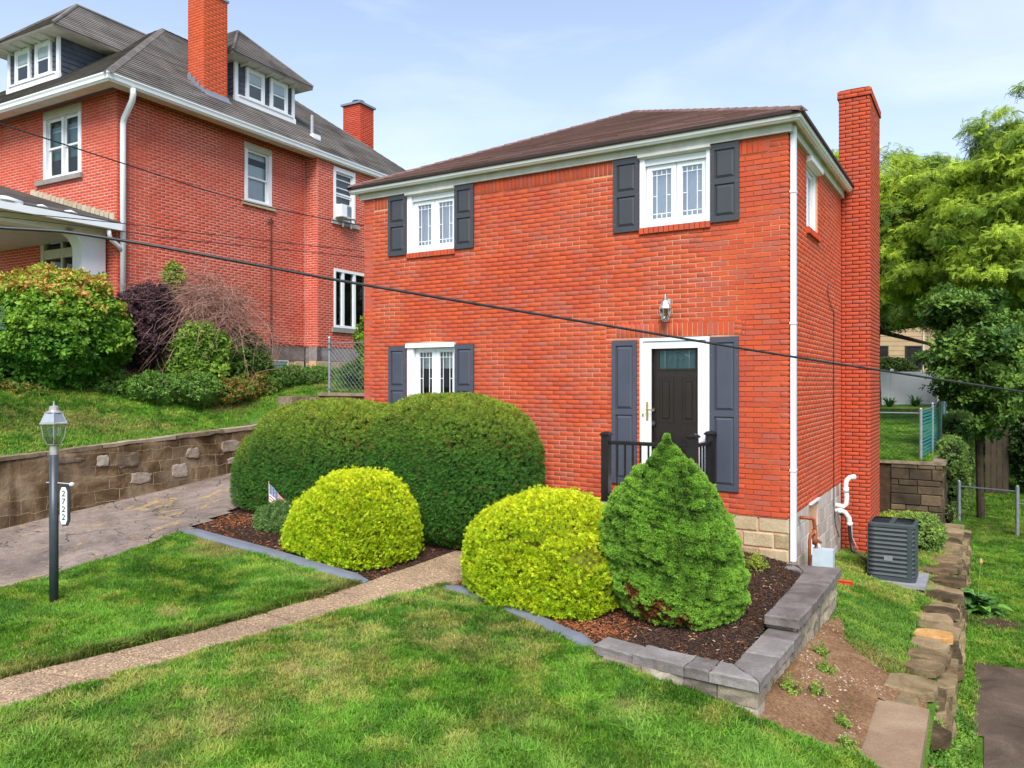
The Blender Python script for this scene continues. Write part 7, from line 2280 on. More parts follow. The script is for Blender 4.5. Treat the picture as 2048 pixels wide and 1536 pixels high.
golden('wide golden yellow bush touching the cone shaped spruce', [((-2.25, -2.30, -.42), (.85, .80, .88)), ((-2.72, -2.25, -.42), (.62, .62, .68)), ((-1.85, -2.65, -.48), (.62, .50, .62))], 240, 60000, holes=[(-1.50, -2.85, -.12, .22), (-2.75, -2.6, .40, .14), (-1.95, -2.75, .40, .12), (-2.35, -3.05, .0, .09), (-2.0, -3.05, -.02, .09), (-2.45, -2.95, .25, .07)])

# cone shaped dwarf spruce from a turned profile
sp = empty('dwarf_spruce', (0, 0, 0)); tag(sp, 'bright green cone shaped dwarf spruce in front of the black railing', 'conifer')
prof_z = np.array([-.70, -.55, -.35, -.05, .22, .48, .70, .86, 1.0, 1.10, 1.18]); prof_r = np.array([.56, .68, .73, .71, .66, .56, .41, .27, .13, .05, .01])
n = 56000
def cone_pts(n):
    z = rng.uniform(-.72, 1.18, n * 2); r = np.interp(z, prof_z, prof_r)
    k = rng.random(n * 2) < (r + .05) / .85; z, r = z[k][:n], r[k][:n]
    th = rng.uniform(0, 2 * np.pi, len(z))
    slope = np.gradient(np.interp(np.linspace(-.64, 1.18, 200), prof_z, prof_r), 1.82 / 199); s_ = np.interp(z, np.linspace(-.64, 1.18, 200), slope)
    Nn = np.stack([np.cos(th), np.sin(th), -s_], 1); Nn /= np.linalg.norm(Nn, axis=1, keepdims=True)
    cxs = np.interp(z, [-.6, -.05, .48, 1.18], [-.66, -.75, -.81, -.79])
    return np.stack([cxs + r * np.cos(th), -2.30 + r * np.sin(th) * .95, z], 1), Nn
P, Nn = cone_pts(n)
k = vnoise3(P * np.array([1, 1, 1.2]), 8.5, 300, 2); k2 = vnoise3(P * np.array([1, 1, 1.3]), 2.4, 305, 2)
P = P + Nn * (((k - .5) * .24 + (k2 - .5) * .16) * np.clip(np.interp(P[:, 2], prof_z, prof_r) / .3, .25, 1))[:, None] - Nn * np.abs(rng.normal(0, .012, len(P)))[:, None]
m = P[:, 2] > hBed(P[:, 0], P[:, 1]) + .05; P, Nn, k, k2 = P[m], Nn[m], k[m], k2[m]
t = np.clip((k - .36) / .26, 0, 1)
col = mixc((0.050, 0.130, 0.016), (0.27, 0.50, 0.055), t * .85 + .15 * rng.random(len(P)))  # hollows get the dark green, crevice shade painted between the tufts
low = np.clip((-.05 - P[:, 2]) / .5, 0, 1); brn = (vnoise3(P, 2.6, 320, 2) + low * .16 - .2 * (P[:, 0] > -.3)) > .645 + .07 * rng.random(len(P))
brn &= (P[:, 2] < .15) & (t < .85)
col[brn] = np.array((0.26, 0.105, 0.03)) * rng.uniform(.5, 1.3, brn.sum())[:, None]
hole = (k < .37) & (rng.random(len(P)) < .55); P, Nn, col = P[~hole], Nn[~hole], col[~hole]
scatter('foliage', P, rot_from_normals(Nn, .5), rng.uniform(.8, 1.25, len(P)), col * rng.uniform(.85, 1.15, len(P))[:, None], SPR, sp)
m = MB(); na_ = 24
for z_, r__ in zip(prof_z, prof_r):
    cx_s = float(np.interp(z_, [-.6, -.05, .48, 1.18], [-.66, -.75, -.81, -.79])); m.v += [(cx_s + max(0, r__ * .93 - .07) * math.cos(6.28318 * q / na_), -2.30 + max(0, r__ * .93 - .07) * math.sin(6.28318 * q / na_), z_ - .03) for q in range(na_)]
m.f = [(j * na_ + i, j * na_ + (i + 1) % na_, (j + 1) * na_ + (i + 1) % na_, (j + 1) * na_ + i) for j in range(len(prof_z) - 1) for i in range(na_)]
m.build('inner_branches', 'coregreen', sp, True)
m = MB(); m.tube([(-.72, -2.3, -.9), (-.74, -2.3, .9)], .05, 8); m.build('trunk', 'bark', sp)

def leafbush(name, label, cat, c, rad, n, protos, colf, seed, scale=(.8, 1.2), grp=None, corem='corewood', e=2.1, lump=.14, ls=2.4, jit=.09, cs=.80, zmin=None, shell=True, stems=5, gap=.0):
    b = empty(name, (0, 0, 0)); tag(b, label, cat, grp)
    P, Nn, k = blob_points(c, rad, n, e=e, lump=lump, lscale=ls, seed=seed, zmin=zmin, jitter=jit)
    if gap:
        m = ~((vnoise3(P, 3.5, seed + 11, 2) < gap)); P, Nn, k = P[m], Nn[m], k[m]
    col = colf(P, Nn, k) * rng.uniform(.75, 1.25, len(P))[:, None]
    Nn = Nn * .6 + np.array([0, 0, .5])
    scatter('foliage', P, rot_from_normals(Nn, .5), rng.uniform(*scale, len(P)), col, protos, b)
    if cs: core(b, c, rad, cs, e, corem, lump=lump, lscale=ls, seed=seed)
    t = MB(); r_ = random.Random(seed)
    for i in range(stems):
        a = 6.28 * i / stems
        t.tube([(c[0] + .08 * math.cos(a), c[1] + .08 * math.sin(a), c[2] - rad[2] - .1), (c[0] + rad[0] * .35 * math.cos(a), c[1] + rad[1] * .35 * math.sin(a), c[2]), (c[0] + rad[0] * .7 * math.cos(a + .3), c[1] + rad[1] * .7 * math.sin(a + .3), c[2] + rad[2] * .5)], [.03, .018, .008], 6)
    t.build('stems', 'bark', b)
    return b
# neighbour's shrubs
def c_burn(P, Nn, k):
    h = (P[:, 2] - 2.2) / 1.9
    t = np.clip(h * 1.0 + (k - .5) * 1.8 - .1, 0, 1)
    c = mixc((0.080, 0.22, 0.022), (0.34, 0.48, 0.045), t)
    o = (t > .55) & (rng.random(len(P)) < .55); c[o] = np.array((0.50, 0.30, 0.07)) * rng.uniform(.8, 1.2, o.sum())[:, None]
    return c
leafbush('burning_bush', 'wide green shrub with orange tipped upper leaves before the white arched porch', 'shrub', (-13.6, -1.95, 2.80), (1.42, 1.25, 1.15), 13000, LEAF, c_burn, 401, (.8, 1.5), lump=.55, ls=3.2, jit=.13, cs=.72)
leafbush('burning_bush', 'low green shrub with orange tips at the far left below the weeping conifer', 'shrub', (-13.9, -3.6, 1.75), (.95, .8, .55), 3200, LEAF, c_burn, 402, (.7, 1.0), lump=.15)
leafbush('purple_shrub', 'dark purple leaved shrub against the corner of the old house', 'shrub', (-13.05, -.35, 2.95), (.72, .62, .95), 5200, LEAF, lambda P, Nn, k: mixc((0.035, 0.018, 0.024), (0.15, 0.075, 0.085), k * 1.6 - .35), 403, (.5, .85), lump=.34, ls=3.2, jit=.16, gap=.36, cs=.7)
leafbush('green_shrub', 'bright green leafy shrub below the bare pink twigs', 'shrub', (-12.45, .45, 2.30), (.80, .68, .72), 3600, LEAF, lambda P, Nn, k: mixc((0.06, 0.16, 0.02), (0.24, 0.38, 0.045), k * 2 - .45), 404, (.8, 1.4), lump=.32, ls=3.4, jit=.13, cs=.7)
leafbush('green_shrub', 'darker green shrub right of the bright one against the old brick wall', 'shrub', (-12.45, 1.55, 2.25), (.65, .7, .68), 2600, LEAF, lambda P, Nn, k: mixc((0.04, 0.11, 0.02), (0.13, 0.24, 0.04), k * 2 - .5), 405, (.7, 1.2), lump=.32, ls=3.4, jit=.13, cs=.7)
leafbush('green_shrub', 'small upright yellow green shrub poking above the tangled twigs', 'shrub', (-13.1, .35, 4.02), (.26, .26, .42), 420, LEAF, lambda P, Nn, k: mixc((0.16, 0.26, 0.03), (0.38, 0.40, 0.06), k * 2 - .5), 406, (.6, .9), cs=0, stems=3)
leafbush('climbing_vine', 'bright green vine at the left edge of the brick house behind the chain link fence', 'vine', (-11.2, 5.2, 2.75), (.95, .5, 1.0), 2600, LEAF, lambda P, Nn, k: mixc((0.07, 0.18, 0.02), (0.28, 0.42, 0.05), k * 2 - .45), 407, (.7, 1.1), lump=.22)
leafbush('climbing_vine', 'dark leafy growth behind the chain link fence beside the brick house', 'vine', (-10.0, 3.6, 1.95), (1.3, .5, .42), 2200, LEAF, lambda P, Nn, k: mixc((0.035, 0.10, 0.02), (0.16, 0.28, 0.04), k * 2 - .45), 408, (.6, 1.0), lump=.2)
# low cover along the old foundation
cov = []
for i, (x, y, z, rx, ry, rz_) in enumerate([(-13.0, -1.2, 1.75, .5, .4, .28), (-12.35, -.75, 1.70, .55, .35, .30), (-11.9, -.05, 1.66, .55, .4, .32), (-11.75, .75, 1.62, .5, .5, .28), (-12.0, 1.5, 1.72, .5, .5, .30), (-12.3, 2.3, 1.82, .5, .6, .32), (-12.4, 3.2, 1.85, .5, .6, .34), (-12.3, 4.0, 1.9, .5, .6, .3), (-13.4, -2.8, 1.62, .6, .5, .2)]):
    P, Nn, k = blob_points((x, y, z - .04), (rx * 1.15, ry * 1.25, rz_), 1700, lump=.22, lscale=3.5, seed=430 + i, zmin=lambda a, b: hB(a, b) + .0, jitter=.08)
    cov.append((P, Nn, k))
P, Nn, k = (np.vstack([c[0] for c in cov]), np.vstack([c[1] for c in cov]), np.concatenate([c[2] for c in cov]))
col = mixc((0.045, 0.12, 0.025), (0.20, 0.36, 0.06), k * 2 - .45) * rng.uniform(.7, 1.25, len(P))[:, None]
o = (vnoise(P[:, 0], P[:, 1], 1.5, 9, 2) > .56) & (rng.random(len(P)) < .6); col[o] = np.array((0.34, 0.22, 0.05)) * rng.uniform(.6, 1.2, o.sum())[:, None]
scatter('ground_cover', P, rot_from_normals(Nn * .5 + np.array([0, 0, .5]), .5), rng.uniform(.35, .7, len(P)), col, LEAF)

# tangled dying twigs
tw = empty('bare_weeping_shrub', (0, 0, 0)); tag(tw, 'dying weeping shrub of tangled pinkish bare twigs before the old brick wall', 'shrub')
m = MB(); r_ = random.Random(77)
m.tube([(-13.0, .5, 1.7), (-12.9, .6, 2.6), (-12.95, .7, 3.4)], [.06, .05, .03], 8); m.tube([(-12.9, .6, 2.6), (-12.6, 1.1, 3.3)], [.04, .02], 6)
m.build('trunk', 'bark', tw)
V = MB()
for i in range(1700):
    a = r_.uniform(0, 6.283); el = r_.uniform(-.5, 1.3); L = r_.uniform(.35, .95)
    gx_ = r_.gauss(0, .52); b0 = Vector((-12.75 + gx_ * .854 + r_.gauss(0, .12), .70 + gx_ * .52 + r_.gauss(0, .2), 3.42 - .30 * gx_ * gx_ + r_.gauss(0, .30)))
    d = Vector((math.cos(a) * math.cos(el), math.sin(a) * math.cos(el) * 1.25, math.sin(el)))
    pts = [b0]; v = d * L / 5
    for s in range(6):
        v = v + Vector((r_.gauss(0, .055), r_.gauss(0, .055), r_.gauss(0, .03) - .018 - .006 * s))
        pts.append(pts[-1] + v)
    pts = [p for p in pts if p.x > -13.85]
    if len(pts) > 2: V.tube(pts, [.0058 - .0007 * j for j in range(len(pts))], 3, cap=False)
V.build('twigs', 'twig', tw, kind='stuff')
P = np.stack([rng.normal(-12.8, .42, 1500), rng.normal(1.0, .6, 1500), rng.normal(3.35, .42, 1500)], 1); P = P[(P[:, 0] > -13.7)]
col = mixc((0.20, 0.09, 0.07), (0.32, 0.24, 0.08), rng.random(len(P)))
g_ = (P[:, 1] > .9) & (P[:, 2] < 3.2) & (rng.random(len(P)) < .6); col[g_] = (0.22, 0.27, 0.05)
scatter('leaves', P, rot_from_normals(np.tile([[0, 0, 1.]], (len(P), 1)), .8), rng.uniform(.2, .4, len(P)), col, LEAF, tw)
# stick bundle at the foundation
o_ = MB()
for i in range(26):
    a = r_.uniform(-1, 1); x, y = -13.15 + r_.gauss(0, .06), 3.0 + r_.gauss(0, .08)
    o_.tube([(x, y, 1.75), (x + a * .05, y + a * .10, 2.2), (x + a * .16, y + a * .26, 2.75 + r_.uniform(-.2, .25))], [.012, .009, .004], 4, cap=False)
o_ = o_.build('cut_shrub', 'twig'); tag(o_, 'leafless upright bundle of stems left of the glass block window', 'shrub')
# weeping blue conifer at the frame edge
wc = empty('weeping_conifer', (0, 0, 0)); tag(wc, 'blue green weeping conifer hanging in at the left edge', 'conifer')
t = MB(); t.tube([(-11.75, -4.9, 1.0), (-11.8, -4.85, 2.6), (-11.6, -4.7, 3.15), (-11.25, -4.5, 3.1)], [.05, .04, .03, .012], 8); t.build('trunk', 'bark', wc)
PP, NN = [], []
for i in range(80):
    b0 = np.array([-11.55 + r_.gauss(0, .22), -4.72 + r_.gauss(0, .16), 3.05 + r_.gauss(0, .12)]); a = r_.uniform(0, 6.28); rr_ = r_.uniform(.1, .65); L = r_.uniform(.5, 1.25)
    for s in np.linspace(0, 1, 34):
        PP.append(b0 + np.array([math.cos(a) * rr_ * min(1, s * 2.0), math.sin(a) * rr_ * min(1, s * 2.0), .10 * math.sin(min(s * 3, 1.5)) - L * s ** 1.5]) + np.array([r_.gauss(0, .012) for _ in range(3)])); NN.append([math.cos(a) * .6, math.sin(a) * .6, -.6])
PP, NN = np.array(PP), np.array(NN, float)
m_ = PP[:, 2] > 1.5; PP, NN = PP[m_], NN[m_]
scatter('foliage', PP, rot_from_normals(NN, .4), rng.uniform(.9, 1.4, len(PP)), mixc((0.10, 0.19, 0.13), (0.26, 0.38, 0.26), rng.random(len(PP))), YEW, wc)

# small juniper with the flag, plants in the right bed
leafbush('small_juniper', 'small loose dark green juniper at the foot of the flag', 'bush', (-7.05, -2.02, -.40), (.40, .34, .27), 2600, YEW, lambda P, Nn, k: mixc((0.05, 0.12, 0.03), (0.15, 0.25, 0.06), k * 2 - .4), 450, (.9, 1.5), lump=.12, ls=5, jit=.05, corem='coregreen', zmin=lambda x, y: hBed(x, y), stems=3)
def strap(label, c, n, L, cols, seed, w=.016, name='daylily', cat='plant', droop=.5, grp=None):
    r_ = random.Random(seed); b = empty(name, c); tag(b, label, cat, grp)
    for i in range(n):
        a = r_.uniform(0, 6.283); l = L * r_.uniform(.6, 1.1); up = r_.uniform(.5, 1.1)
        m = MB(); pts = []
        for s in range(7):
            t = s / 6; pts.append(Vector((math.cos(a) * l * t * (.55 + .3 * (1.1 - up)), math.sin(a) * l * t * (.55 + .3 * (1.1 - up)), l * (up * t - droop * 1.4 * t * t * t))))
        sd_ = Vector((-math.sin(a), math.cos(a), 0)) * w / 2
        vs = []
        for s, p in enumerate(pts):
            k_ = 1 - (s / 6) ** 2 * .95; vs += [p - sd_ * k_, p + sd_ * k_]
        m.add(vs, [(2 * s, 2 * s + 1, 2 * s + 3, 2 * s + 2) for s in range(6)])
        m.build('leaf', cols[r_.randrange(len(cols))], b)
    return b
for nm, c1, c2 in (('lily_green', (0.22, 0.36, 0.04), (0.14, 0.26, 0.03)), ('lily_yellow', (0.40, 0.42, 0.07), (0.28, 0.34, 0.05)), ('lily_dry', (0.36, 0.19, 0.08), (0.25, 0.13, 0.06)), ('hosta_green', (0.075, 0.19, 0.035), (0.05, 0.14, 0.025)), ('hosta_light', (0.16, 0.33, 0.05), (0.11, 0.26, 0.04))):
    M[nm] = simple(nm, c1, c2, 12, 0.45, 0.4, bs=0.0)
strap('yellow green daylily beside the spruce in the mulch', (-.62, -.62, -.60), 20, .62, ['lily_green', 'lily_yellow', 'lily_green'], 5)
strap('withered brown daylily against the tan foundation blocks', (-.72, -.24, -.56), 34, .42, ['lily_dry', 'lily_dry', 'lily_yellow'], 6, .010)
leafbush('small_bush', 'little yellow green seedling in the mulch near the daylily', 'plant', (-.28, -.52, -.50), (.16, .13, .11), 260, LEAF, lambda P, Nn, k: mixc((0.16, 0.26, 0.03), (0.36, 0.42, 0.06), k * 2 - .4), 455, (.22, .35), cs=0, stems=2)
# hosta on the lower lawn
ho = empty('hosta', (2.05, 3.9, -1.9)); tag(ho, 'broad leaved green hosta beside the dry stone wall', 'plant')
r_ = random.Random(12)
for i in range(64):
    ox_, oy_ = r_.gauss(0, .10), r_.gauss(0, .10)
    a = r_.uniform(0, 6.283); l = r_.uniform(.17, .36); e0 = r_.uniform(.4, 1.6)
    m = MB(); w = l * .48; vs = []
    for s in range(6):
        t = s / 5; p = Vector((ox_ + math.cos(a) * l * t, oy_ + math.sin(a) * l * t, .02 + .22 * min(1, t * 2.2) * max(.25, e0 - .5) + l * (e0 * .5 * t - .62 * t * t))); ww = w * 1.3 * math.sin(math.pi * min(1, .12 + t * .88)) ** .8
        sd_ = Vector((-math.sin(a), math.cos(a), 0)) * ww / 2; vs += [p - sd_ + Vector((0, 0, .02)), p, p + sd_ + Vector((0, 0, .02))]
    m.add(vs, [(3 * s + q, 3 * s + q + 1, 3 * s + q + 4, 3 * s + q + 3) for s in range(5) for q in (0, 1)])
    m.build('leaf', 'hosta_light' if r_.random() < .3 else 'hosta_green', ho)
m = MB(); m.tube([(0, 0, 0), (.02, 0, .5), (.05, .02, .82)], .006, 5); m.build('stalk', 'lily_green', ho)
m = MB(); m.lathe((.05, .02, .78), [(.012, 0), (.03, .04), (.012, .10)], 6); m.build('flower', 'flag_orange', ho)
mm = grid('hosta_mulch', 1.85, 2.75, 2.9, 3.9, .08, lambda x, y: hD(x, y) + .05 * np.clip(1 - np.hypot(x - 2.3, y - 3.45) / .5, 0, 1) + .01, 'soil', lambda x, y: np.hypot(x - 2.28, (y - 3.4)) < .42)
# weeds on the dirt
for i, (x, y, z, s) in enumerate([(.70, -1.75, 0, .12), (.80, -2.15, 0, .10), (.62, -2.95, 0, .12), (.82, -2.75, 0, .10), (1.10, -3.15, 0, .08), (1.18, -3.5, 0, .10)]):
    z = float(hA(x, y)) + .03
    leafbush('weed', ['leafy weed by the block wall highest on the dirt slope', 'second leafy weed from the top of the dirt slope', 'leafy weed close to the front corner of the block wall', 'leafy weed in the middle of the dirt slope', 'thin weed near the worn concrete edge', 'small pale weed above the lush front grass'][i], 'plant', (x, y, z), (s, s, s * .6), 90, LEAF, lambda P, Nn, k: mixc((0.10, 0.20, 0.03), (0.28, 0.40, 0.06), k * 2 - .4), 470 + i, (.22, .36), cs=0, stems=2, grp=None)
# undergrowth behind the AC, ivy on the stone wall
leafbush('undergrowth_shrub', 'low leafy shrub in front of the dark stone wall behind the air conditioner', 'shrub', (1.02, 6.6, -1.18), (.48, .9, .38), 1900, LEAF, lambda P, Nn, k: mixc((0.06, 0.15, 0.03), (0.26, 0.38, 0.07), k * 2 - .45), 480, (.5, .9), lump=.18)
leafbush('undergrowth_shrub', 'yellow green ground plant between the chimney and the stone wall', 'shrub', (.62, 8.4, -1.32), (.55, .9, .25), 1300, LEAF, lambda P, Nn, k: mixc((0.14, 0.24, 0.03), (0.42, 0.46, 0.05), k * 2 - .45), 481, (.5, .8), lump=.12)
leafbush('dark_shrub', 'dark shrubs between the white fence and the tan house', 'shrub', (-2.6, 38.6, 2.2), (1.6, .8, 1.0), 1500, LEAF, lambda P, Nn, k: mixc((0.02, 0.045, 0.012), (0.07, 0.12, 0.02), k * 2 - .4), 490, (1.4, 2.2), lump=.2)
leafbush('understorey_shrub', 'deep shaded bush right of the old board fence', 'shrub', (3.9, 19.0, -.1), (1.15, .9, 1.7), 2600, LEAF, lambda P, Nn, k: mixc((0.015, 0.035, 0.010), (0.06, 0.11, 0.02), k * 2 - .4), 491, (1.2, 2.0), lump=.3)  # near-black leaf colours hold the shade of this spot
iv = empty('ivy', (0, 0, 0)); tag(iv, 'green ivy spilling over the end of the dark stone retaining wall', 'ivy')
PP, NN, KK = [], [], []
for (c, r_2, nn) in (((1.42, 12.6, -.05), (.32, 2.0, .40), 2600), ((1.50, 13.4, -.9), (.28, 1.5, .95), 3600), ((1.50, 15.5, .35), (.50, 1.8, .55), 2600), ((1.62, 16.0, -.7), (.35, 2.2, 1.1), 3000), ((1.40, 11.0, -1.45), (.12, .3, .3), 200)):
    P, Nn, k = blob_points(c, r_2, nn, lump=.30, lscale=3.2, seed=500 + nn, jitter=.12); PP.append(P); NN.append(Nn); KK.append(k)
    core(iv, c, r_2, .72, 2.1, 'corewood', lump=.2)
P, Nn, k = np.vstack(PP), np.vstack(NN), np.concatenate(KK)
scatter('foliage', P, rot_from_normals(Nn * .6 + np.array([0, 0, .4]), .5), rng.uniform(.5, .85, len(P)), mixc((0.05, 0.13, 0.03), (0.27, 0.38, 0.08), k * 2 - .45) * rng.uniform(.7, 1.3, len(P))[:, None], LEAF, iv)
# yuccas at the white fence
strap('rounder dark spiky yucca, nearer the brick chimney, before the white fence', (-2.05, 33.6, .50), 60, .85, ['hosta_green'], 21, .09, 'yucca', 'plant', .25)
strap('wider dark spiky yucca, nearer the end of the white fence', (-.95, 34.6, .52), 60, 1.0, ['hosta_green'], 22, .09, 'yucca', 'plant', .35)

# ---- trees
def tree(name, label, trunk, blobs, protos, ca, cb, seed, n_per, scale, cat='tree', limbs=True, group=None, trunkr=.28):
    b = empty(name, (0, 0, 0)); tag(b, label, cat, group)
    r_ = random.Random(seed); t = MB()
    t.tube(trunk, [trunkr * (1 - .12 * i) for i in range(len(trunk))], 9)
    top = Vector(trunk[-1])
    for (c, rad) in blobs:
        mid = top.lerp(Vector(c), .5) + Vector((r_.uniform(-.3, .3), r_.uniform(-.3, .3), r_.uniform(-.2, .3)))
        t.tube([top, mid, c], [trunkr * .5, trunkr * .28, trunkr * .1], 6)
        for q in range(3):
            e_ = Vector(c) + Vector((r_.uniform(-1, 1) * rad[0], r_.uniform(-1, 1) * rad[1], r_.uniform(-.6, .9) * rad[2])) * .75
            t.tube([c, Vector(c).lerp(e_, .5) + Vector((0, 0, .1)), e_], [trunkr * .12, trunkr * .07, .01], 5)
    t.build('trunk', 'bark', b)
    PP, NN, CC = [], [], []
    for i, (c, rad) in enumerate(blobs):
        n = int(n_per * rad[0] * rad[2])
        # sub clumps spread through the blob
        nc = max(6, int(n / 55)); cd = rng.normal(size=(nc, 3)); cd /= np.linalg.norm(cd, axis=1, keepdims=True)
        cc = np.array(c) + cd * np.array(rad) * rng.uniform(.45, 1.08, nc)[:, None]
        idx = rng.integers(0, nc, n); sz = rng.uniform(.18, .55, nc) * min(1.0, rad[0] / 1.8 + .3)
        off = rng.normal(0, 1, (n, 3)) * np.array([1, 1, .55]) * sz[idx][:, None] * .62
        P = cc[idx] + off
        br = rng.random(nc)[idx]
        Nn = cd[idx] * .5 + np.array([0, 0, .7])
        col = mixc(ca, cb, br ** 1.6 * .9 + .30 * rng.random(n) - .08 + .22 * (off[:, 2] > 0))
        PP.append(P); NN.append(Nn); CC.append(col)
    P, Nn, col = np.vstack(PP), np.vstack(NN), np.vstack(CC)
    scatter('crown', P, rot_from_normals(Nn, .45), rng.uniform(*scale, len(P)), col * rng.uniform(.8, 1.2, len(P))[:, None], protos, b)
    return b
YG1, YG2 = (0.060, 0.155, 0.020), (0.60, 0.74, 0.075)
tree('locust_tree', 'tall yellow green tree rising directly behind the brick chimney', [(-3.4, 23.5, -.3), (-3.3, 23.3, 2.5), (-2.6, 22.6, 5.5)],
     [((-1.9, 21.8, 8.9), (1.9, 1.9, 1.7)), ((-.3, 20.8, 8.1), (2.0, 1.8, 1.9)), ((.6, 20.2, 6.6), (1.8, 1.7, 1.6)), ((-.9, 21.0, 5.8), (1.9, 1.7, 1.5)), ((.2, 22.0, 9.0), (1.3, 1.3, 1.1)), ((-3.1, 22.4, 9.7), (.8, .8, 1.0)), ((.9, 21.5, 8.3), (1.4, 1.3, 1.3)), ((1.5, 20.8, 5.2), (1.6, 1.4, 1.2))], COMP, YG1, YG2, 601, 1250, (.5, .85), group='trees behind the houses')
tree('locust_tree', 'tallest yellow green tree at the right edge, behind the gate', [(4.2, 19.5, -2), (4.1, 19.3, 2.5), (3.9, 19.0, 5.0)],
     [((3.1, 18.2, 9.2), (1.5, 1.5, 1.6)), ((2.0, 18.9, 7.3), (1.6, 1.6, 1.8)), ((3.9, 18.6, 7.4), (2.0, 1.8, 2.0)), ((5.6, 19.5, 8.6), (2.4, 2.0, 2.4)), ((2.8, 18.4, 5.4), (1.9, 1.7, 1.4)), ((4.8, 18.8, 5.2), (2.0, 1.8, 1.5)), ((2.3, 18.6, 8.5), (1.0, 1.0, 1.0)), ((3.3, 18.0, 6.3), (1.6, 1.4, 1.5))], COMP, YG1, YG2, 602, 1250, (.5, .85), group='trees behind the houses')
tree('locust_tree', 'yellow green tree low between the chimney and the tallest tree', [(1.6, 24.5, -.5), (1.5, 24.3, 2.0), (1.3, 24.0, 4.0)],
     [((1.2, 23.5, 7.2), (2.0, 1.8, 1.9)), ((2.6, 23.8, 6.8), (2.0, 1.8, 2.2)), ((.2, 24.4, 5.4), (1.8, 1.6, 1.3)), ((1.9, 23.2, 4.8), (2.0, 1.8, 1.4))], COMP, (0.08, 0.17, 0.02), (0.46, 0.58, 0.055), 603, 1100, (.55, .9), group='trees behind the houses')
tree('mulberry_tree', 'broad leaved darker green tree between the teal fence and the wooden fence', [(2.05, 13.6, -1.9), (2.0, 13.4, .5), (1.95, 13.2, 1.6)],
     [((1.75, 12.9, 3.2), (.85, .9, .95)), ((1.15, 12.9, 2.6), (.35, .5, .4)), ((2.75, 12.9, 2.6), (.45, .6, .45)), ((1.35, 12.9, 3.9), (.4, .5, .35)), ((2.15, 12.8, 2.2), (.9, .9, .8)), ((1.75, 13.0, 1.7), (.62, .8, .6)), ((2.3, 13.0, 1.35), (.55, .8, .5)), ((1.5, 13.2, 2.7), (.55, .7, .5)), ((2.35, 12.8, 3.1), (.6, .7, .7)), ((2.15, 13.0, .7), (.38, .5, .35))], LEAF, (0.04, 0.105, 0.024), (0.17, 0.29, 0.045), 604, 1900, (1.3, 2.1), trunkr=.10)
tree('mulberry_tree', 'leafy green branches entering at the right edge below the cable', [(3.9, 9.8, -1.9), (3.8, 9.8, .5), (3.5, 9.8, 1.4)],
     [((3.05, 9.9, 1.75), (.40, .45, .42)), ((3.4, 9.9, 1.55), (.5, .5, .5)), ((3.3, 10.2, 2.3), (.5, .5, .5))], LEAF, (0.06, 0.15, 0.025), (0.24, 0.38, 0.05), 605, 1900, (1.0, 1.6), trunkr=.07)
# understorey and far wood, with the canopy shade put into dark leaf colours
tree('understorey_tree', 'dark shaded tree under the tall trees, farther right', [(6.0, 24, -2), (5.9, 24, 1), (5.8, 24, 2.5)],
     [((4.6, 23, 1.2), (1.8, 1.6, 1.8)), ((7.0, 23, 1.6), (2.4, 1.8, 2.4)), ((5.2, 23.5, 3.4), (2.4, 1.8, 1.4))], COMP, (0.025, 0.055, 0.014), (0.08, 0.14, 0.025), 606, 480, (.9, 1.3), group='trees behind the houses')
tree('understorey_tree', 'dark shaded tree hiding the upper part of the tan house', [(-2.6, 33.0, .3), (-2.7, 33, 3), (-2.6, 33, 4.4)],
     [((-3.0, 32.2, 5.6), (2.4, 1.6, 1.3)), ((-.6, 32.4, 5.9), (2.2, 1.6, 1.2)), ((1.6, 33, 5.2), (1.8, 1.6, 1.8)), ((1.9, 33.5, 2.4), (1.6, 1.4, 1.8))], COMP, (0.03, 0.07, 0.015), (0.12, 0.20, 0.03), 607, 420, (1.0, 1.5), group='trees behind the houses')
def wood(name, x0, x1, y, z0, z1, n, seed, dark=1.0):
    x = rng.uniform(x0, x1, n); yy = y + rng.normal(0, 1.6, n); z = z0 + (z1 * (0.72 + .5 * vnoise(x, x * 0, .22, seed, 3)) - z0) * rng.random(n) ** .8
    P = np.stack([x, yy, z], 1); Nn = np.tile([[0, -.4, .7]], (n, 1))
    scatter(name, P, rot_from_normals(Nn, .6), rng.uniform(1.6, 2.8, n), mixc((0.02 * dark, 0.05 * dark, 0.013 * dark), (0.10 * dark, 0.17 * dark, 0.03 * dark), rng.random(n)), COMP)
wood('far_woods', 2.0, 26, 33, -2.2, 6.5, 9000, 3, .8)
wood('far_woods', -22, 3, 50, -.5, 8.5, 7000, 4, 1.0)
o = MB().box(1.8, 30, 37, 38.5, -2.2, 3.8).build('wooded_bank', 'corewood'); o['kind'] = 'structure'

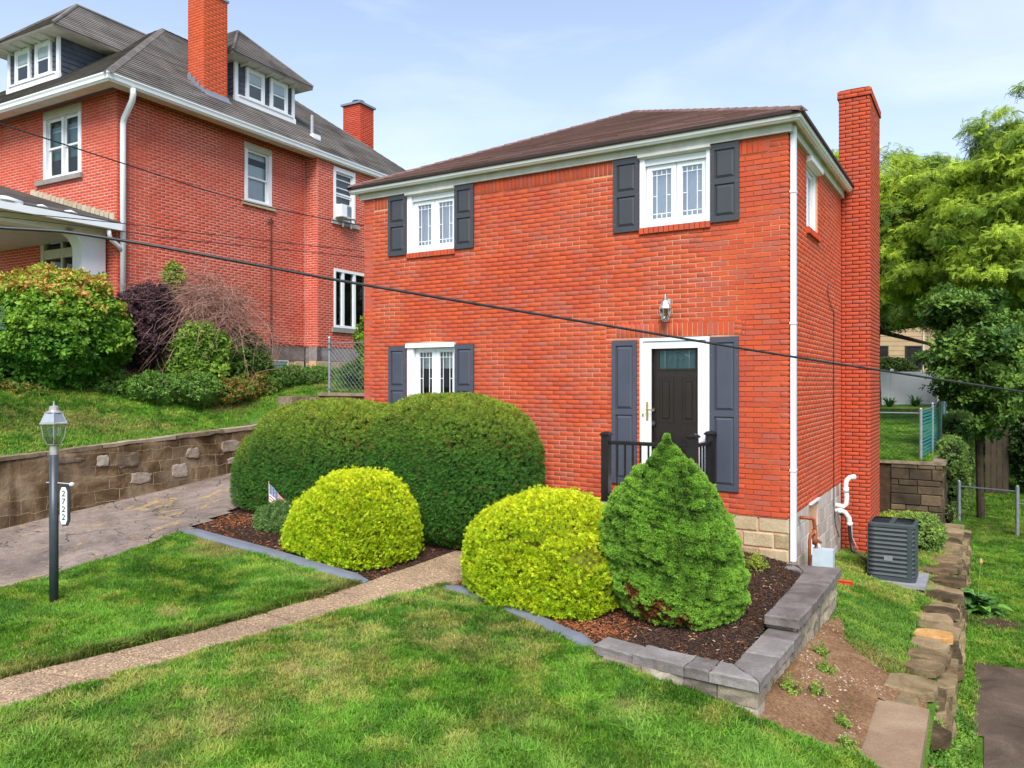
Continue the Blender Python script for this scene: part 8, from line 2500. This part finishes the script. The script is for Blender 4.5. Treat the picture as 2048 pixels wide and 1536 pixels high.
# ---- flag on its stick
fg = empty('small_flag', (-7.27, -2.08, -.47)); tag(fg, 'small stars and stripes flag drooping on a wooden stick in the mulch bed', 'flag')
MB().tube([(0, 0, 0), (-.012, -.01, .70)], .006, 6).build('stick', 'sandstone', fg)
def flag_mat():
    m, nt, b = newmat('flag_cloth', 0.8, 0.2)
    tc = N(nt, 'ShaderNodeTexCoord'); sp_ = N(nt, 'ShaderNodeSeparateXYZ'); nt.links.new(tc.outputs['UV'], sp_.inputs[0])
    def mth(op, a, b_=None, **k):
        n_ = N(nt, 'ShaderNodeMath', operation=op)
        for i, v in enumerate((a, b_)):
            if v is None: continue
            if isinstance(v, bpy.types.NodeSocket): nt.links.new(v, n_.inputs[i])
            else: n_.inputs[i].default_value = v
        return n_.outputs[0]
    u, v = sp_.outputs[0], sp_.outputs[1]
    st = mth('LESS_THAN', mth('FRACT', mth('MULTIPLY', v, 6.5)), .5)
    stripes = mixrgb(nt, st, (0.80, 0.80, 0.82), (0.55, 0.02, 0.03))
    cant = mth('MULTIPLY', mth('LESS_THAN', u, .40), mth('GREATER_THAN', v, .4615))
    fu = mth('SUBTRACT', mth('FRACT', mth('MULTIPLY', u, 15)), .5); fv = mth('SUBTRACT', mth('FRACT', mth('MULTIPLY', v, 13)), .5)
    dd = mth('ADD', mth('MULTIPLY', fu, fu), mth('MULTIPLY', fv, fv))
    star = mth('LESS_THAN', dd, .07)
    blue = mixrgb(nt, star, (0.03, 0.05, 0.17), (0.8, 0.8, 0.85))
    nt.links.new(mixrgb(nt, cant, stripes, blue), b.inputs['Base Color'])
    return m
M['flagcloth'] = flag_mat()
nu, nv = 26, 14; Vf, UV = [], []
for j in range(nv + 1):
    for i in range(nu + 1):
        u, v = i / nu, j / nv
        # hoist runs down the stick, the fly hangs down and to the right in folds
        hx = -.010; base = Vector((hx, -.010, .665 - .29 * (1 - v)))
        fold = .022 * math.sin(u * 9 + v * 3) * u
        p = base + vx * (.34 * u + .03 * u * (1 - v)) + Vector((math.sin(HEAD), -math.cos(HEAD), 0)) * (fold + .012 * math.sin(v * 7) * u) + Vector((0, 0, -.36 * u ** 1.05 - .03 * math.sin(u * 3) * (1 - v) + .14 * u * (1 - v)))
        Vf.append(tuple(p)); UV.append((u, v))
Ff = [(j * (nu + 1) + i, j * (nu + 1) + i + 1, (j + 1) * (nu + 1) + i + 1, (j + 1) * (nu + 1) + i) for j in range(nv) for i in range(nu)]
mf = bpy.data.meshes.new('cloth'); mf.from_pydata(Vf, [], Ff); uvl = mf.uv_layers.new(name='UVMap')
for l in mf.loops: uvl.data[l.index].uv = UV[l.vertex_index]
mf.polygons.foreach_set('use_smooth', [True] * len(mf.polygons)); mf.update()
link('cloth', mf, 'flagcloth', fg)

# creeping plants between the dry stones and the lower path
n = 5200
x = rng.uniform(1.72, 2.18, n); y = rng.uniform(-6.5, -.6, n); k = vnoise(x, y, 1.3, 91, 3)
m_ = (x - 1.72 < .12 + .5 * k) ; x, y, k = x[m_], y[m_], k[m_]
z = -1.9 + (1.95 - x).clip(0) * (.9 + .5 * k) * (0.4 + rng.random(len(x)) * .6) * 1.6 + .02
scatter('ground_cover', np.stack([x, y, z], 1), rot_from_normals(np.tile([[.5, -.2, .8]], (len(x), 1)), .5), rng.uniform(.3, .6, len(x)), mixc((0.07, 0.18, 0.02), (0.24, 0.40, 0.05), k * 2 - .45) * rng.uniform(.7, 1.25, len(x))[:, None], LEAF)
